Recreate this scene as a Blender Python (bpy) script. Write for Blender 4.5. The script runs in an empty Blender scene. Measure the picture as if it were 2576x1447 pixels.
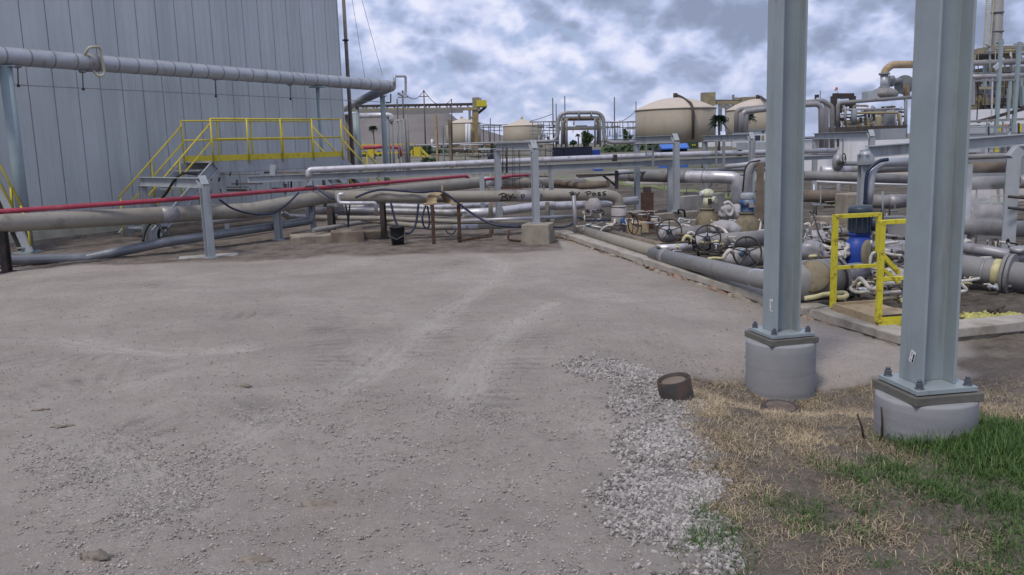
import bpy, bmesh, math, random
import numpy as np
from mathutils import Vector, Matrix
random.seed(7); np.random.seed(7)
R = math.radians
SC = bpy.context.scene
COL = SC.collection

# ------------------------------------------------------------------ camera
CAM_H, PITCH, ROLL, F, CX, CY = 1.75, R(9.4), R(-1.76), 2165.0, 1288.0, 723.5
cam_data = bpy.data.cameras.new('camera')
cam_data.sensor_width = 36.0
cam_data.lens = 36.0 * F / 2576.0
cam_data.clip_start = 0.05
cam_data.clip_end = 3000.0
cam = bpy.data.objects.new('camera', cam_data)
COL.objects.link(cam)
CAM_M = Matrix.Rotation(math.pi / 2 - PITCH, 4, 'X') @ Matrix.Rotation(ROLL, 4, 'Z')
cam.matrix_world = Matrix.Translation((0, 0, CAM_H)) @ CAM_M
SC.camera = cam
CAM = Vector((0, 0, CAM_H))

# ------------------------------------------------------------------ sky, sun, exposure
SUN_EL, SUN_AZ = R(58), R(215)      # azimuth measured from +Y towards +X
world = bpy.data.worlds.new('World'); SC.world = world; world.use_nodes = True

def build_sky():
    nt = world.node_tree; nt.nodes.clear(); L = nt.links.new
    def n(t, **k):
        o = nt.nodes.new(t)
        for a, b in k.items(): setattr(o, a, b)
        return o
    def m(op, a, b=None, clamp=False):
        o = n('ShaderNodeMath', operation=op); o.use_clamp = clamp
        for i, v in enumerate((a, b)):
            if v is None: continue
            if isinstance(v, (int, float)): o.inputs[i].default_value = v
            else: L(v, o.inputs[i])
        return o.outputs[0]
    out = n('ShaderNodeOutputWorld'); bg = n('ShaderNodeBackground'); L(bg.outputs[0], out.inputs[0])
    bg.inputs[1].default_value = 0.1
    sky = n('ShaderNodeTexSky', sky_type='NISHITA'); sky.sun_disc = False
    sky.sun_elevation = SUN_EL; sky.sun_rotation = SUN_AZ; sky.dust_density = 2.0
    tc = n('ShaderNodeTexCoord'); sep = n('ShaderNodeSeparateXYZ'); L(tc.outputs['Generated'], sep.inputs[0])
    z = m('MAXIMUM', sep.outputs[2], 0.0)
    zc = m('ADD', z, 0.16)
    def plane(ox, oy, sq):
        cx = n('ShaderNodeCombineXYZ')
        L(m('ADD', m('DIVIDE', sep.outputs[0], zc), ox), cx.inputs[0])
        L(m('ADD', m('MULTIPLY', m('DIVIDE', sep.outputs[1], zc), sq), oy), cx.inputs[1])
        return cx.outputs[0]
    def noise(vec, scale, det, rough, dist=0.0):
        o = n('ShaderNodeTexNoise'); L(vec, o.inputs['Vector'])
        o.inputs['Scale'].default_value = scale; o.inputs['Detail'].default_value = det
        o.inputs['Roughness'].default_value = rough; o.inputs['Distortion'].default_value = dist
        return o.outputs['Fac']
    def ramp(v, stops):
        o = n('ShaderNodeValToRGB'); L(v, o.inputs[0]); e = o.color_ramp.elements
        while len(e) > 1: e.remove(e[-1])
        e[0].position, e[0].color = stops[0][0], (*stops[0][1], 1)
        for p, c in stops[1:]: x = e.new(p); x.color = (*c, 1)
        return o.outputs[0]
    def mix(f, a, b):
        o = n('ShaderNodeMix', data_type='RGBA')
        if isinstance(f, (int, float)): o.inputs[0].default_value = f
        else: L(f, o.inputs[0])
        for i, v in ((6, a), (7, b)):
            if isinstance(v, tuple): o.inputs[i].default_value = (*v, 1)
            else: L(v, o.inputs[i])
        return o.outputs[2]
    def sphere(dz, k, ox):
        cx = n('ShaderNodeCombineXYZ')
        L(m('ADD', m('MULTIPLY', sep.outputs[0], k), ox), cx.inputs[0]); L(m('MULTIPLY', sep.outputs[1], k), cx.inputs[1])
        zz = m('POWER', m('ADD', z, 0.02), 0.72)
        L(m('MULTIPLY', m('ADD', zz, dz), k * 1.15), cx.inputs[2]); return cx.outputs[0]
    def field(dz):
        a = noise(sphere(dz, 4.2, 2.3), 1.0, 6, 0.5, 0.2)
        b = None
        for k_, w_ in ((6.5, 1.0), (14.0, 0.55), (30.0, 0.3), (62.0, 0.16)):
            o = m('MULTIPLY', m('ABSOLUTE', m('SUBTRACT', noise(sphere(dz, k_, k_ * 0.37), 1.0, 1, 0.5, 0.3), 0.5)), 3.2 * w_ / 2.0)
            b = o if b is None else m('ADD', b, o)
        b = m('ADD', b, 0.2)
        return m('ADD', m('MULTIPLY', a, 0.62), m('MULTIPLY', b, 0.38))
    dens = field(0.0); above = field(0.030)
    cover = ramp(dens, [(0.345, (0, 0, 0)), (0.415, (1, 1, 1))])
    lit = m('MULTIPLY', m('SUBTRACT', dens, above), 4.6)
    lit = m('ADD', lit, m('MULTIPLY', m('SUBTRACT', 0.53, dens), 1.9))
    wide = noise(sphere(0.0, 2.2, 9.7), 1.0, 3, 0.5, 0.2)
    lit = m('ADD', lit, m('MULTIPLY', m('SUBTRACT', wide, 0.5), 0.7))
    lit = m('ADD', lit, 0.47)
    cloud = ramp(lit, [(0.08, (2.6, 3.1, 4.5)), (0.36, (3.4, 4.0, 5.7)), (0.56, (4.7, 5.4, 7.8)), (0.76, (6.3, 6.8, 8.9)), (0.95, (7.8, 8.0, 9.5))])
    blue = mix(0.8, sky.outputs[0], (4.1, 5.2, 8.0))
    col = mix(cover, blue, cloud)
    low = ramp(z, [(0.0, (1, 1, 1)), (0.10, (0, 0, 0))])
    lowf = m('MULTIPLY', low, 0.4)
    col = mix(lowf, col, (4.2, 4.8, 6.7))
    L(col, bg.inputs[0])
build_sky()
sun_d = bpy.data.lights.new('sun', 'SUN'); sun_d.energy = 2.0; sun_d.angle = R(12); sun_d.color = (1.0, 0.93, 0.84)
sun = bpy.data.objects.new('sun', sun_d); COL.objects.link(sun)
sd = Vector((math.sin(SUN_AZ) * math.cos(SUN_EL), math.cos(SUN_AZ) * math.cos(SUN_EL), math.sin(SUN_EL)))
sun.rotation_euler = sd.to_track_quat('Z', 'Y').to_euler()
SC.view_settings.view_transform = 'Standard'; SC.view_settings.look = 'None'
SC.view_settings.exposure = 0.06; SC.view_settings.gamma = 1.0; SC.view_settings.use_curve_mapping = False
SC.render.engine = 'CYCLES'
SC.cycles.max_bounces = 6; SC.cycles.volume_bounces = 3

# ------------------------------------------------------------------ survey helpers: from the survey photograph's pixels to metres
SURV = {0: (0, 0, 1.0062), 1: (0, 0, 2.01), 2: (800, 180, 3.0145), 3: (1380, 200, 3.0145), 4: (1600, 440, 3.4457),
        5: (2000, 0, 3.0152), 6: (2000, 420, 3.0152), 7: (1400, 750, 2.0495), 8: (0, 560, 1.615),
        11: (0, 380, 4.2565), 12: (420, 380, 4.2565), 13: (840, 240, 7.233), 14: (1860, 200, 5.152),
        15: (2380, 0, 3.288), 16: (2400, 380, 3.0156), 17: (1860, 700, 3.015), 18: (830, 0, 2.3)}
def q(r, x, y):
    if r == 0: return (x, y)
    ox, oy, s = SURV[r]
    return ((ox + x / s) / 1.0062, (oy + y / s) / 1.0062)
ROT3 = CAM_M.to_3x3()
def ray(r, x, y):
    px, py = q(r, x, y)
    return ROT3 @ Vector(((px - CX) / F, -(py - CY) / F, -1.0))
def A(r, x, y, Y):                      # the point seen there, Y metres ahead
    d = ray(r, x, y); return CAM + d * (Y / d.y)
def H(r, x, y, z):                      # the point seen there at height z
    d = ray(r, x, y); return CAM + d * ((z - CAM_H) / d.z)
def V(r, x, y, p, ang):                 # the point seen there on the vertical plane through p with heading ang
    d = ray(r, x, y); nx, ny = math.cos(ang), -math.sin(ang)
    t = ((p.x - CAM.x) * nx + (p.y - CAM.y) * ny) / (d.x * nx + d.y * ny)
    return CAM + d * t
def sst(a, b, x):
    t = np.clip((x - a) / (b - a), 0, 1); return t * t * (3 - 2 * t)
def gz(x, y):
    x = np.asarray(x, float); y = np.asarray(y, float)
    s = y + 2.2 * np.maximum(x - 0.5, 0)
    z = -0.2 * sst(6, 17, s)
    z = z + 0.11 * np.exp(-(((x - 2.9) / 1.1) ** 2 + ((y - 3.9) / 1.5) ** 2))
    z = z - 0.30 * np.exp(-(((x - 2.1) / 0.85) ** 2 + ((y - 6.5) / 0.9) ** 2))
    z = z + 0.10 * np.exp(-(((x + 4.8) / 1.8) ** 2 + ((y - 11.0) / 1.0) ** 2))
    z = z + 0.9 * sst(60, 160, y)
    near = 1 - sst(14, 20, y)
    z = z + near * (0.012 * np.sin(1.3 * x + 0.7 * y) + 0.010 * np.sin(2.9 * x - 1.7 * y + 1) + 0.006 * np.sin(5.1 * x + 4.3 * y))
    return z
def g1(x, y): return float(gz(x, y))
def G(r, x, y):                         # the point of the ground seen there
    d = ray(r, x, y); z = 0.0
    for _ in range(25):
        p = CAM + d * ((z - CAM_H) / d.z); z = 0.5 * z + 0.5 * g1(p.x, p.y)
    return Vector((p.x, p.y, g1(p.x, p.y)))
def on_ground(p, dz=0.0): return Vector((p.x, p.y, g1(p.x, p.y) + dz))

# ------------------------------------------------------------------ materials
MATS = {}
def mat(name, col, rough=0.6, metal=0.0, var=0.15, scale=3.0, bump=0.0, bscale=60.0, stain=None, samt=0.0, sscale=1.3, streak=False, island=0.0, spec=0.4):
    M = bpy.data.materials.new(name); M.use_nodes = True; nt = M.node_tree; L = nt.links.new
    b = nt.nodes['Principled BSDF']
    b.inputs['Roughness'].default_value = rough; b.inputs['Metallic'].default_value = metal
    b.inputs['Specular IOR Level'].default_value = spec
    geo = nt.nodes.new('ShaderNodeNewGeometry'); vec = geo.outputs['Position']
    def noise(sc, det=5, ro=0.6, v=None):
        o = nt.nodes.new('ShaderNodeTexNoise'); L(v or vec, o.inputs['Vector'])
        o.inputs['Scale'].default_value = sc; o.inputs['Detail'].default_value = det; o.inputs['Roughness'].default_value = ro
        return o.outputs['Fac']
    mr = nt.nodes.new('ShaderNodeMapRange'); L(noise(scale, 8), mr.inputs[0])
    mr.inputs[1].default_value = 0.3; mr.inputs[2].default_value = 0.7
    mr.inputs[3].default_value = 1 - var; mr.inputs[4].default_value = 1 + var
    fac = mr.outputs[0]
    if island:
        mr2 = nt.nodes.new('ShaderNodeMapRange'); L(geo.outputs['Random Per Island'], mr2.inputs[0])
        mr2.inputs[3].default_value = 1 - island; mr2.inputs[4].default_value = 1 + island
        mm = nt.nodes.new('ShaderNodeMath'); mm.operation = 'MULTIPLY'; L(fac, mm.inputs[0]); L(mr2.outputs[0], mm.inputs[1]); fac = mm.outputs[0]
    vm = nt.nodes.new('ShaderNodeVectorMath'); vm.operation = 'SCALE'
    vm.inputs[0].default_value = col; L(fac, vm.inputs['Scale']); c = vm.outputs[0]
    if stain:
        sv = None
        if streak:
            mp = nt.nodes.new('ShaderNodeMapping'); mp.inputs['Scale'].default_value = (0.12, 0.12, 2.2) if streak == 'h' else (1, 1, 0.12); L(vec, mp.inputs[0]); sv = mp.outputs[0]
        r2 = nt.nodes.new('ShaderNodeMapRange'); L(noise(sscale, 9, 0.68, sv), r2.inputs[0])
        r2.inputs[1].default_value = 0.62 - samt * 0.3; r2.inputs[2].default_value = 0.78 - samt * 0.3
        mx = nt.nodes.new('ShaderNodeMix'); mx.data_type = 'RGBA'; L(r2.outputs[0], mx.inputs[0]); L(c, mx.inputs[6]); mx.inputs[7].default_value = (*stain, 1)
        c = mx.outputs[2]
    L(c, b.inputs['Base Color'])
    rr = nt.nodes.new('ShaderNodeMapRange'); L(noise(scale * 2.3), rr.inputs[0]); rr.inputs[3].default_value = max(0.05, rough - 0.13); rr.inputs[4].default_value = min(1, rough + 0.13)
    L(rr.outputs[0], b.inputs['Roughness'])
    if bump:
        bp = nt.nodes.new('ShaderNodeBump'); bp.inputs['Distance'].default_value = bump; L(noise(bscale, 6), bp.inputs['Height']); L(bp.outputs[0], b.inputs['Normal'])
    MATS[name] = M; return M
mat('siding', (0.52, 0.55, 0.55), 0.45, 0.0, 0.06, 0.8, stain=(0.44, 0.47, 0.475), samt=0.5, sscale=0.9, streak=True)
mat('siding_gap', (0.17, 0.18, 0.19), 0.8)
mat('base_cream', (0.42, 0.40, 0.31), 0.8, var=0.2)
mat('column_paint', (0.27, 0.315, 0.335), 0.42, 0.0, 0.07, 5, bump=0.0006, bscale=90, spec=0.5, stain=(0.20, 0.215, 0.21), samt=0.28, sscale=5, streak=True)
mat('frame_paint', (0.325, 0.35, 0.37), 0.5, 0.0, 0.1, 4, stain=(0.20, 0.20, 0.19), samt=0.25, sscale=3, streak=True)
mat('post_paint', (0.25, 0.31, 0.33), 0.5, 0.0, 0.1, 2)
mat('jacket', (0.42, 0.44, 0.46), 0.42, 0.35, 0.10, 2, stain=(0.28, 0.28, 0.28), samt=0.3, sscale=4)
mat('silver', (0.56, 0.55, 0.58), 0.40, 0.35, 0.12, 4, stain=(0.36, 0.33, 0.31), samt=0.35, sscale=5)
mat('dull_silver', (0.31, 0.305, 0.32), 0.45, 0.25, 0.15, 4, stain=(0.2, 0.18, 0.16), samt=0.4, sscale=4)
mat('dark_pipe', (0.20, 0.215, 0.235), 0.38, 0.25, 0.2, 3, stain=(0.28, 0.29, 0.3), samt=0.25, sscale=3)
mat('tan_pipe', (0.285, 0.262, 0.22), 0.6, 0.0, 0.12, 2.5, stain=(0.19, 0.17, 0.14), samt=0.4, sscale=2.5, bump=0.002, bscale=12)
mat('grey_pipe', (0.225, 0.222, 0.22), 0.55, 0.0, 0.14, 3, stain=(0.16, 0.145, 0.125), samt=0.4, sscale=3)
mat('brown_pipe', (0.16, 0.125, 0.095), 0.75, 0.0, 0.25, 4, stain=(0.27, 0.22, 0.17), samt=0.3)
mat('red', (0.34, 0.04, 0.07), 0.38, 0.0, 0.1, 3, stain=(0.33, 0.12, 0.13), samt=0.3, sscale=5)
mat('yellow', (0.56, 0.455, 0.04), 0.42, 0.0, 0.1, 4, stain=(0.28, 0.17, 0.05), samt=0.22, sscale=9)
mat('old_yellow', (0.60, 0.53, 0.035), 0.48, 0.0, 0.12, 6, stain=(0.16, 0.07, 0.025), samt=0.32, sscale=14)
mat('rust', (0.080, 0.042, 0.028), 0.85, 0.0, 0.35, 9, bump=0.003, bscale=50, stain=(0.05, 0.03, 0.025), samt=0.5, sscale=7)
mat('rust_tan', (0.37, 0.285, 0.175), 0.75, 0.0, 0.2, 6, stain=(0.2, 0.09, 0.035), samt=0.3, sscale=8)
mat('dark_steel', (0.045, 0.04, 0.038), 0.7, 0.0, 0.3, 6, stain=(0.10, 0.055, 0.035), samt=0.4, sscale=6)
mat('black', (0.012, 0.012, 0.014), 0.5, 0.0, 0.2, 5)
mat('blue_hose', (0.018, 0.026, 0.06), 0.5, 0.0, 0.2, 5)
mat('concrete', (0.36, 0.345, 0.325), 0.9, 0.0, 0.12, 4, bump=0.003, bscale=50, stain=(0.24, 0.22, 0.19), samt=0.35, sscale=3)
mat('pier_concrete', (0.27, 0.272, 0.278), 0.88, 0.0, 0.07, 6, bump=0.0015, bscale=80, stain=(0.215, 0.215, 0.228), samt=0.42, sscale=6, streak='h')
mat('old_concrete', (0.29, 0.255, 0.205), 0.92, 0.0, 0.18, 4, bump=0.006, bscale=30, stain=(0.17, 0.14, 0.11), samt=0.45, sscale=2.5)
mat('kerb_concrete', (0.37, 0.34, 0.295), 0.92, 0.0, 0.15, 4, bump=0.005, bscale=35, stain=(0.24, 0.21, 0.17), samt=0.4, sscale=3)
mat('clod', (0.21, 0.18, 0.145), 0.95, var=0.3, scale=15)
mat('thatch', (0.27, 0.215, 0.15), 0.95, var=0.3, scale=4, island=0.5)
mat('grout', (0.125, 0.118, 0.105), 0.85, 0.0, 0.2, 9, bump=0.002)
mat('brick_rubble', (0.24, 0.16, 0.115), 0.95, 0.0, 0.35, 8, bump=0.012, bscale=25, stain=(0.33, 0.27, 0.21), samt=0.55, sscale=6)
mat('bolt', (0.14, 0.15, 0.17), 0.45, 0.6, 0.15, 20)
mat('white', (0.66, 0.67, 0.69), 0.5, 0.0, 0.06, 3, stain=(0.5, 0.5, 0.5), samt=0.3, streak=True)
mat('blanket', (0.34, 0.325, 0.33), 0.9, 0.0, 0.12, 8, bump=0.006, bscale=18, stain=(0.27, 0.25, 0.24), samt=0.4)
mat('trace', (0.53, 0.50, 0.455), 0.75, 0.0, 0.18, 12, stain=(0.40, 0.34, 0.23), samt=0.35, sscale=9)
mat('trace_yellow', (0.55, 0.50, 0.27), 0.8, 0.0, 0.2, 12)
mat('hood_tan', (0.235, 0.20, 0.13), 0.7, 0.0, 0.15, 6, stain=(0.14, 0.11, 0.07), samt=0.5, sscale=6)
mat('hood_face', (0.20, 0.18, 0.125), 0.75, 0.0, 0.2, 5, stain=(0.30, 0.26, 0.10), samt=0.3, sscale=5)
mat('actuator', (0.50, 0.50, 0.37), 0.55, 0.0, 0.15, 8, stain=(0.3, 0.27, 0.18), samt=0.4, sscale=9)
mat('blue', (0.018, 0.055, 0.30), 0.4, 0.0, 0.12, 5)
mat('motor_blue', (0.06, 0.13, 0.29), 0.5, 0.0, 0.2, 9, stain=(0.3, 0.3, 0.27), samt=0.4, sscale=9)
mat('motor_grey', (0.30, 0.32, 0.34), 0.5, 0.0, 0.15, 6)
mat('motor_dark', (0.035, 0.05, 0.07), 0.45, 0.0, 0.2, 6)
mat('yoke_blue', (0.09, 0.19, 0.30), 0.5, 0.0, 0.2, 9)
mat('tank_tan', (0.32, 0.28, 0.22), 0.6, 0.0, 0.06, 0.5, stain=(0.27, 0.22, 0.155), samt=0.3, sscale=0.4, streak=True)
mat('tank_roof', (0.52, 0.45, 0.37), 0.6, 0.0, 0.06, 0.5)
mat('rust_streak', (0.27, 0.19, 0.085), 0.7, 0.0, 0.25, 2)
mat('mound', (0.165, 0.15, 0.145), 0.95, 0.0, 0.16, 0.12, stain=(0.20, 0.183, 0.168), samt=0.4, sscale=0.08)
mat('far_steel', (0.21, 0.225, 0.24), 0.6, 0.0, 0.15, 1)
mat('far_tan', (0.26, 0.225, 0.15), 0.65, 0.0, 0.2, 0.8, stain=(0.36, 0.28, 0.08), samt=0.3, sscale=0.8)
mat('pole_wood', (0.105, 0.092, 0.085), 0.9, 0.0, 0.2, 3)
mat('tall_pole_wood', (0.20, 0.175, 0.165), 0.9, 0.0, 0.2, 3, streak=True, stain=(0.12, 0.1, 0.09), samt=0.4)
mat('container_navy', (0.016, 0.02, 0.05), 0.5, 0.0, 0.2, 1)
mat('blue_roof', (0.035, 0.14, 0.50), 0.5, 0.0, 0.08, 1)
mat('dark_green', (0.03, 0.06, 0.035), 0.6)
mat('orange', (0.6, 0.12, 0.05), 0.6)
mat('glass', (0.03, 0.04, 0.06), 0.15)
mat('leaf', (0.045, 0.075, 0.03), 0.7, island=0.5)
mat('palm_leaf', (0.035, 0.065, 0.035), 0.6, island=0.45)
mat('bark', (0.13, 0.11, 0.09), 0.9, bump=0.01, bscale=20)
mat('grass_green', (0.056, 0.115, 0.022), 0.65, var=0.3, scale=2.5, island=0.5)
mat('grass_dry', (0.36, 0.285, 0.185), 0.8, var=0.4, scale=2.2, island=0.55)
mat('gravel_white', (0.30, 0.28, 0.262), 0.9, island=0.5, var=0.1)
mat('chip', (0.33, 0.30, 0.275), 0.9, island=0.42, var=0.1)
mat('ink', (0.012, 0.012, 0.013), 0.7)
mat('sulphur', (0.34, 0.325, 0.11), 0.9, var=0.25, scale=9, island=0.3)
mat('wood', (0.13, 0.10, 0.08), 0.9, var=0.3, scale=12, bump=0.003)
mat('stick', (0.05, 0.035, 0.028), 0.9)

# ------------------------------------------------------------------ tagging
def tag(o, label=None, cat=None, group=None, kind=None):
    if label: o['label'] = label
    if cat: o['category'] = cat
    if group: o['group'] = group
    if kind: o['kind'] = kind
    return o
def thing(name, label, cat, loc, group=None, rz=0.0):
    o = bpy.data.objects.new(name, None); o.empty_display_size = 0.2; COL.objects.link(o)
    o.location = loc; o.rotation_euler = (0, 0, rz)
    return tag(o, label, cat, group)
def wloc(o):
    v = Vector((0, 0, 0))
    while o is not None: v = v + Vector(o.location); o = o.parent
    return v
def copy_tree(o, parent=None):
    c = o.copy(); COL.objects.link(c); c.parent = parent
    for ch in list(o.children): copy_tree(ch, c)
    return c
# ------------------------------------------------------------------ mesh builder
def frame_of(d, up=Vector((0, 0, 1))):
    d = d.normalized() if d.length > 1e-9 else Vector((1, 0, 0))
    if abs(d.dot(up)) > 0.98: up = Vector((0, 1, 0))
    s = d.cross(up).normalized(); u = s.cross(d).normalized()
    return s, u
def fillet(pts, rad, n=6):
    pts = [Vector(p) for p in pts]
    if rad <= 0 or len(pts) < 3: return pts
    out = [pts[0]]
    for a, b, c in zip(pts, pts[1:], pts[2:]):
        d1, d2 = (a - b), (c - b); l1, l2 = d1.length, d2.length
        if l1 < 1e-6 or l2 < 1e-6: continue
        d1 /= l1; d2 /= l2; ang = d1.angle(d2)
        if ang > 3.1 or ang < 0.1: out.append(b); continue
        t = min(rad / math.tan(ang / 2), l1 * 0.48, l2 * 0.48)
        p, r = b + d1 * t, b + d2 * t
        for i in range(n + 1):
            k = i / n; out.append(p * (1 - k) ** 2 + b * (2 * k * (1 - k)) + r * k * k)
    out.append(pts[-1]); return out
def smooth_path(pts, n=6):                # Catmull-Rom
    pts = [Vector(p) for p in pts]; P = [pts[0] * 2 - pts[1]] + pts + [pts[-1] * 2 - pts[-2]]; out = []
    for i in range(1, len(P) - 2):
        a, b, c, d = P[i - 1:i + 3]
        for k in range(n):
            t = k / n
            out.append(0.5 * ((2 * b) + (c - a) * t + (2 * a - 5 * b + 4 * c - d) * t * t + (3 * b - a - 3 * c + d) * t ** 3))
    out.append(pts[-1]); return out
JIT = random.Random(99)
class MB:
    def __init__(s): s.v, s.f, s.sm = [], [], []
    def add(s, vs, fs, smooth=False):
        o = len(s.v); s.v += [Vector(v) for v in vs]; s.f += [tuple(i + o for i in f) for f in fs]; s.sm += [smooth] * len(fs); return s
    def box(s, c, sx, sy, sz, rz=0.0, M=None):
        c = Vector(c); Rm = M or Matrix.Rotation(rz, 3, 'Z')
        vs = [c + Rm @ Vector((x * sx / 2, y * sy / 2, z * sz / 2)) for x in (-1, 1) for y in (-1, 1) for z in (-1, 1)]
        return s.add(vs, [(0, 1, 3, 2), (4, 6, 7, 5), (0, 4, 5, 1), (2, 3, 7, 6), (0, 2, 6, 4), (1, 5, 7, 3)])
    def bar(s, a, b, w, h, up=Vector((0, 0, 1))):
        k = 1 + JIT.uniform(-0.03, 0.03); w *= k; h *= k      # no two crossing bars share a face plane
        return s.prism([(-w / 2, -h / 2), (w / 2, -h / 2), (w / 2, h / 2), (-w / 2, h / 2)], a, b, up)
    def prism(s, poly, a, b, up=Vector((0, 0, 1)), smooth=False):
        a, b = Vector(a), Vector(b); sd, u = frame_of(b - a, Vector(up)); n = len(poly)
        vs = [a + sd * x + u * y for x, y in poly] + [b + sd * x + u * y for x, y in poly]
        fs = [(i, (i + 1) % n, n + (i + 1) % n, n + i) for i in range(n)]
        s.add(vs, fs, smooth); o = len(s.v) - 2 * n
        s.f += [tuple(o + i for i in reversed(range(n))), tuple(o + n + i for i in range(n))]; s.sm += [False, False]; return s
    def tube(s, pts, r, seg=12, caps=True, r2=None, smooth=True):
        pts = [Vector(p) for p in pts]; n = len(pts); vs = []
        T = [(pts[min(i + 1, n - 1)] - pts[max(i - 1, 0)]).normalized() for i in range(n)]
        sd, u = frame_of(T[0])
        for i in range(n):
            if i:
                ax = T[i - 1].cross(T[i])
                if ax.length > 1e-8:
                    Q = Matrix.Rotation(T[i - 1].angle(T[i]), 3, ax.normalized()); sd = Q @ sd; u = Q @ u
            k = 1.0
            if 0 < i < n - 1:
                d1, d2 = pts[i] - pts[i - 1], pts[i + 1] - pts[i]
                if d1.length > 1e-6 and d2.length > 1e-6: k = 1.0
            rr = r if r2 is None else r + (r2 - r) * i / (n - 1)
            vs += [pts[i] + (sd * math.cos(2 * math.pi * j / seg) + u * math.sin(2 * math.pi * j / seg)) * rr * k for j in range(seg)]
        fs = [(i * seg + j, i * seg + (j + 1) % seg, (i + 1) * seg + (j + 1) % seg, (i + 1) * seg + j) for i in range(n - 1) for j in range(seg)]
        s.add(vs, fs, smooth); o = len(s.v) - n * seg
        if caps: s.f += [tuple(o + j for j in reversed(range(seg))), tuple(o + (n - 1) * seg + j for j in range(seg))]; s.sm += [False, False]
        return s
    def lathe(s, prof, c, axis=Vector((0, 0, 1)), seg=20, smooth=True, sq=1.0):
        c = Vector(c); ax = Vector(axis).normalized(); sd, u = frame_of(ax); n = len(prof); vs = []
        for r, z in prof:
            vs += [c + ax * z + (sd * math.cos(2 * math.pi * j / seg) + u * math.sin(2 * math.pi * j / seg) * sq) * r for j in range(seg)]
        fs = [(i * seg + j, i * seg + (j + 1) % seg, (i + 1) * seg + (j + 1) % seg, (i + 1) * seg + j) for i in range(n - 1) for j in range(seg)]
        s.add(vs, fs, smooth); o = len(s.v) - n * seg
        if prof[0][0] > 1e-4: s.f.append(tuple(o + j for j in reversed(range(seg)))); s.sm.append(False)
        if prof[-1][0] > 1e-4: s.f.append(tuple(o + (n - 1) * seg + j for j in range(seg))); s.sm.append(False)
        return s
    def disc(s, c, axis, r, t, seg=18):
        c = Vector(c); ax = Vector(axis).normalized(); return s.tube([c - ax * t / 2, c + ax * t / 2], r, seg, True, None, False if seg < 9 else True)
    def ring(s, c, axis, R0, r, seg=28, k=8):
        c = Vector(c); sd, u = frame_of(Vector(axis)); ax = Vector(axis).normalized(); vs = []
        for i in range(seg):
            a = 2 * math.pi * i / seg; d = sd * math.cos(a) + u * math.sin(a)
            vs += [c + d * (R0 + r * math.cos(2 * math.pi * j / k)) + ax * r * math.sin(2 * math.pi * j / k) for j in range(k)]
        fs = [(i * k + j, i * k + (j + 1) % k, ((i + 1) % seg) * k + (j + 1) % k, ((i + 1) % seg) * k + j) for i in range(seg) for j in range(k)]
        return s.add(vs, fs, True)
    def lump(s, c, rx, ry, rz, seed=0, amp=0.12, sub=3, M=None):
        bm = bmesh.new(); bmesh.ops.create_icosphere(bm, subdivisions=sub, radius=1.0)
        rnd = random.Random(seed); ph = [(Vector((rnd.uniform(-3, 3), rnd.uniform(-3, 3), rnd.uniform(-3, 3))), rnd.uniform(0, 6)) for _ in range(6)]
        vs = []
        for v in bm.verts:
            k = 1 + amp * sum(math.sin(p.dot(v.co) + o) for p, o in ph) / 2.2 + amp * 0.35 * sum(math.sin(3.1 * p.dot(v.co) + 2 * o) for p, o in ph) / 2.2
            w = Vector((v.co.x * rx, v.co.y * ry, v.co.z * rz)) * k
            vs.append(Vector(c) + ((M @ w) if M else w))
        fs = [tuple(x.index for x in f.verts) for f in bm.faces]; bm.free(); return s.add(vs, fs, True)
    def build(s, name, m, parent=None, origin=None, bevel=0.0):
        me = bpy.data.meshes.new(name)
        if parent is not None: o = wloc(parent)
        elif origin is not None: o = Vector(origin)
        else:
            xs = [v.x for v in s.v]; ys = [v.y for v in s.v]; zs = [v.z for v in s.v]
            o = Vector(((min(xs) + max(xs)) / 2, (min(ys) + max(ys)) / 2, min(zs)))
        me.from_pydata([v - o for v in s.v], [], s.f); me.polygons.foreach_set('use_smooth', s.sm); me.update()
        me.materials.append(MATS[m]); ob = bpy.data.objects.new(name, me); COL.objects.link(ob)
        if parent is not None: ob.parent = parent
        else: ob.location = o
        if bevel:
            b = ob.modifiers.new('edge', 'BEVEL'); b.width = bevel; b.segments = 2; b.limit_method = 'ANGLE'; b.angle_limit = R(40)
        return ob
def hpoly(w, d, tf=0.015, tw=0.012):      # H section: w wide flanges at +-d/2
    a, b, c = w / 2, d / 2, tw / 2
    return [(-a, -b), (a, -b), (a, -b + tf), (c, -b + tf), (c, b - tf), (a, b - tf), (a, b), (-a, b), (-a, b - tf), (-c, b - tf), (-c, -b + tf), (-a, -b + tf)]
def cpoly(h, d, t=0.012):                 # channel: web of height h, flanges d deep
    a = h / 2
    return [(0, -a), (d, -a), (d, -a + t), (t, -a + t), (t, a - t), (d, a - t), (d, a), (0, a)]

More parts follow.
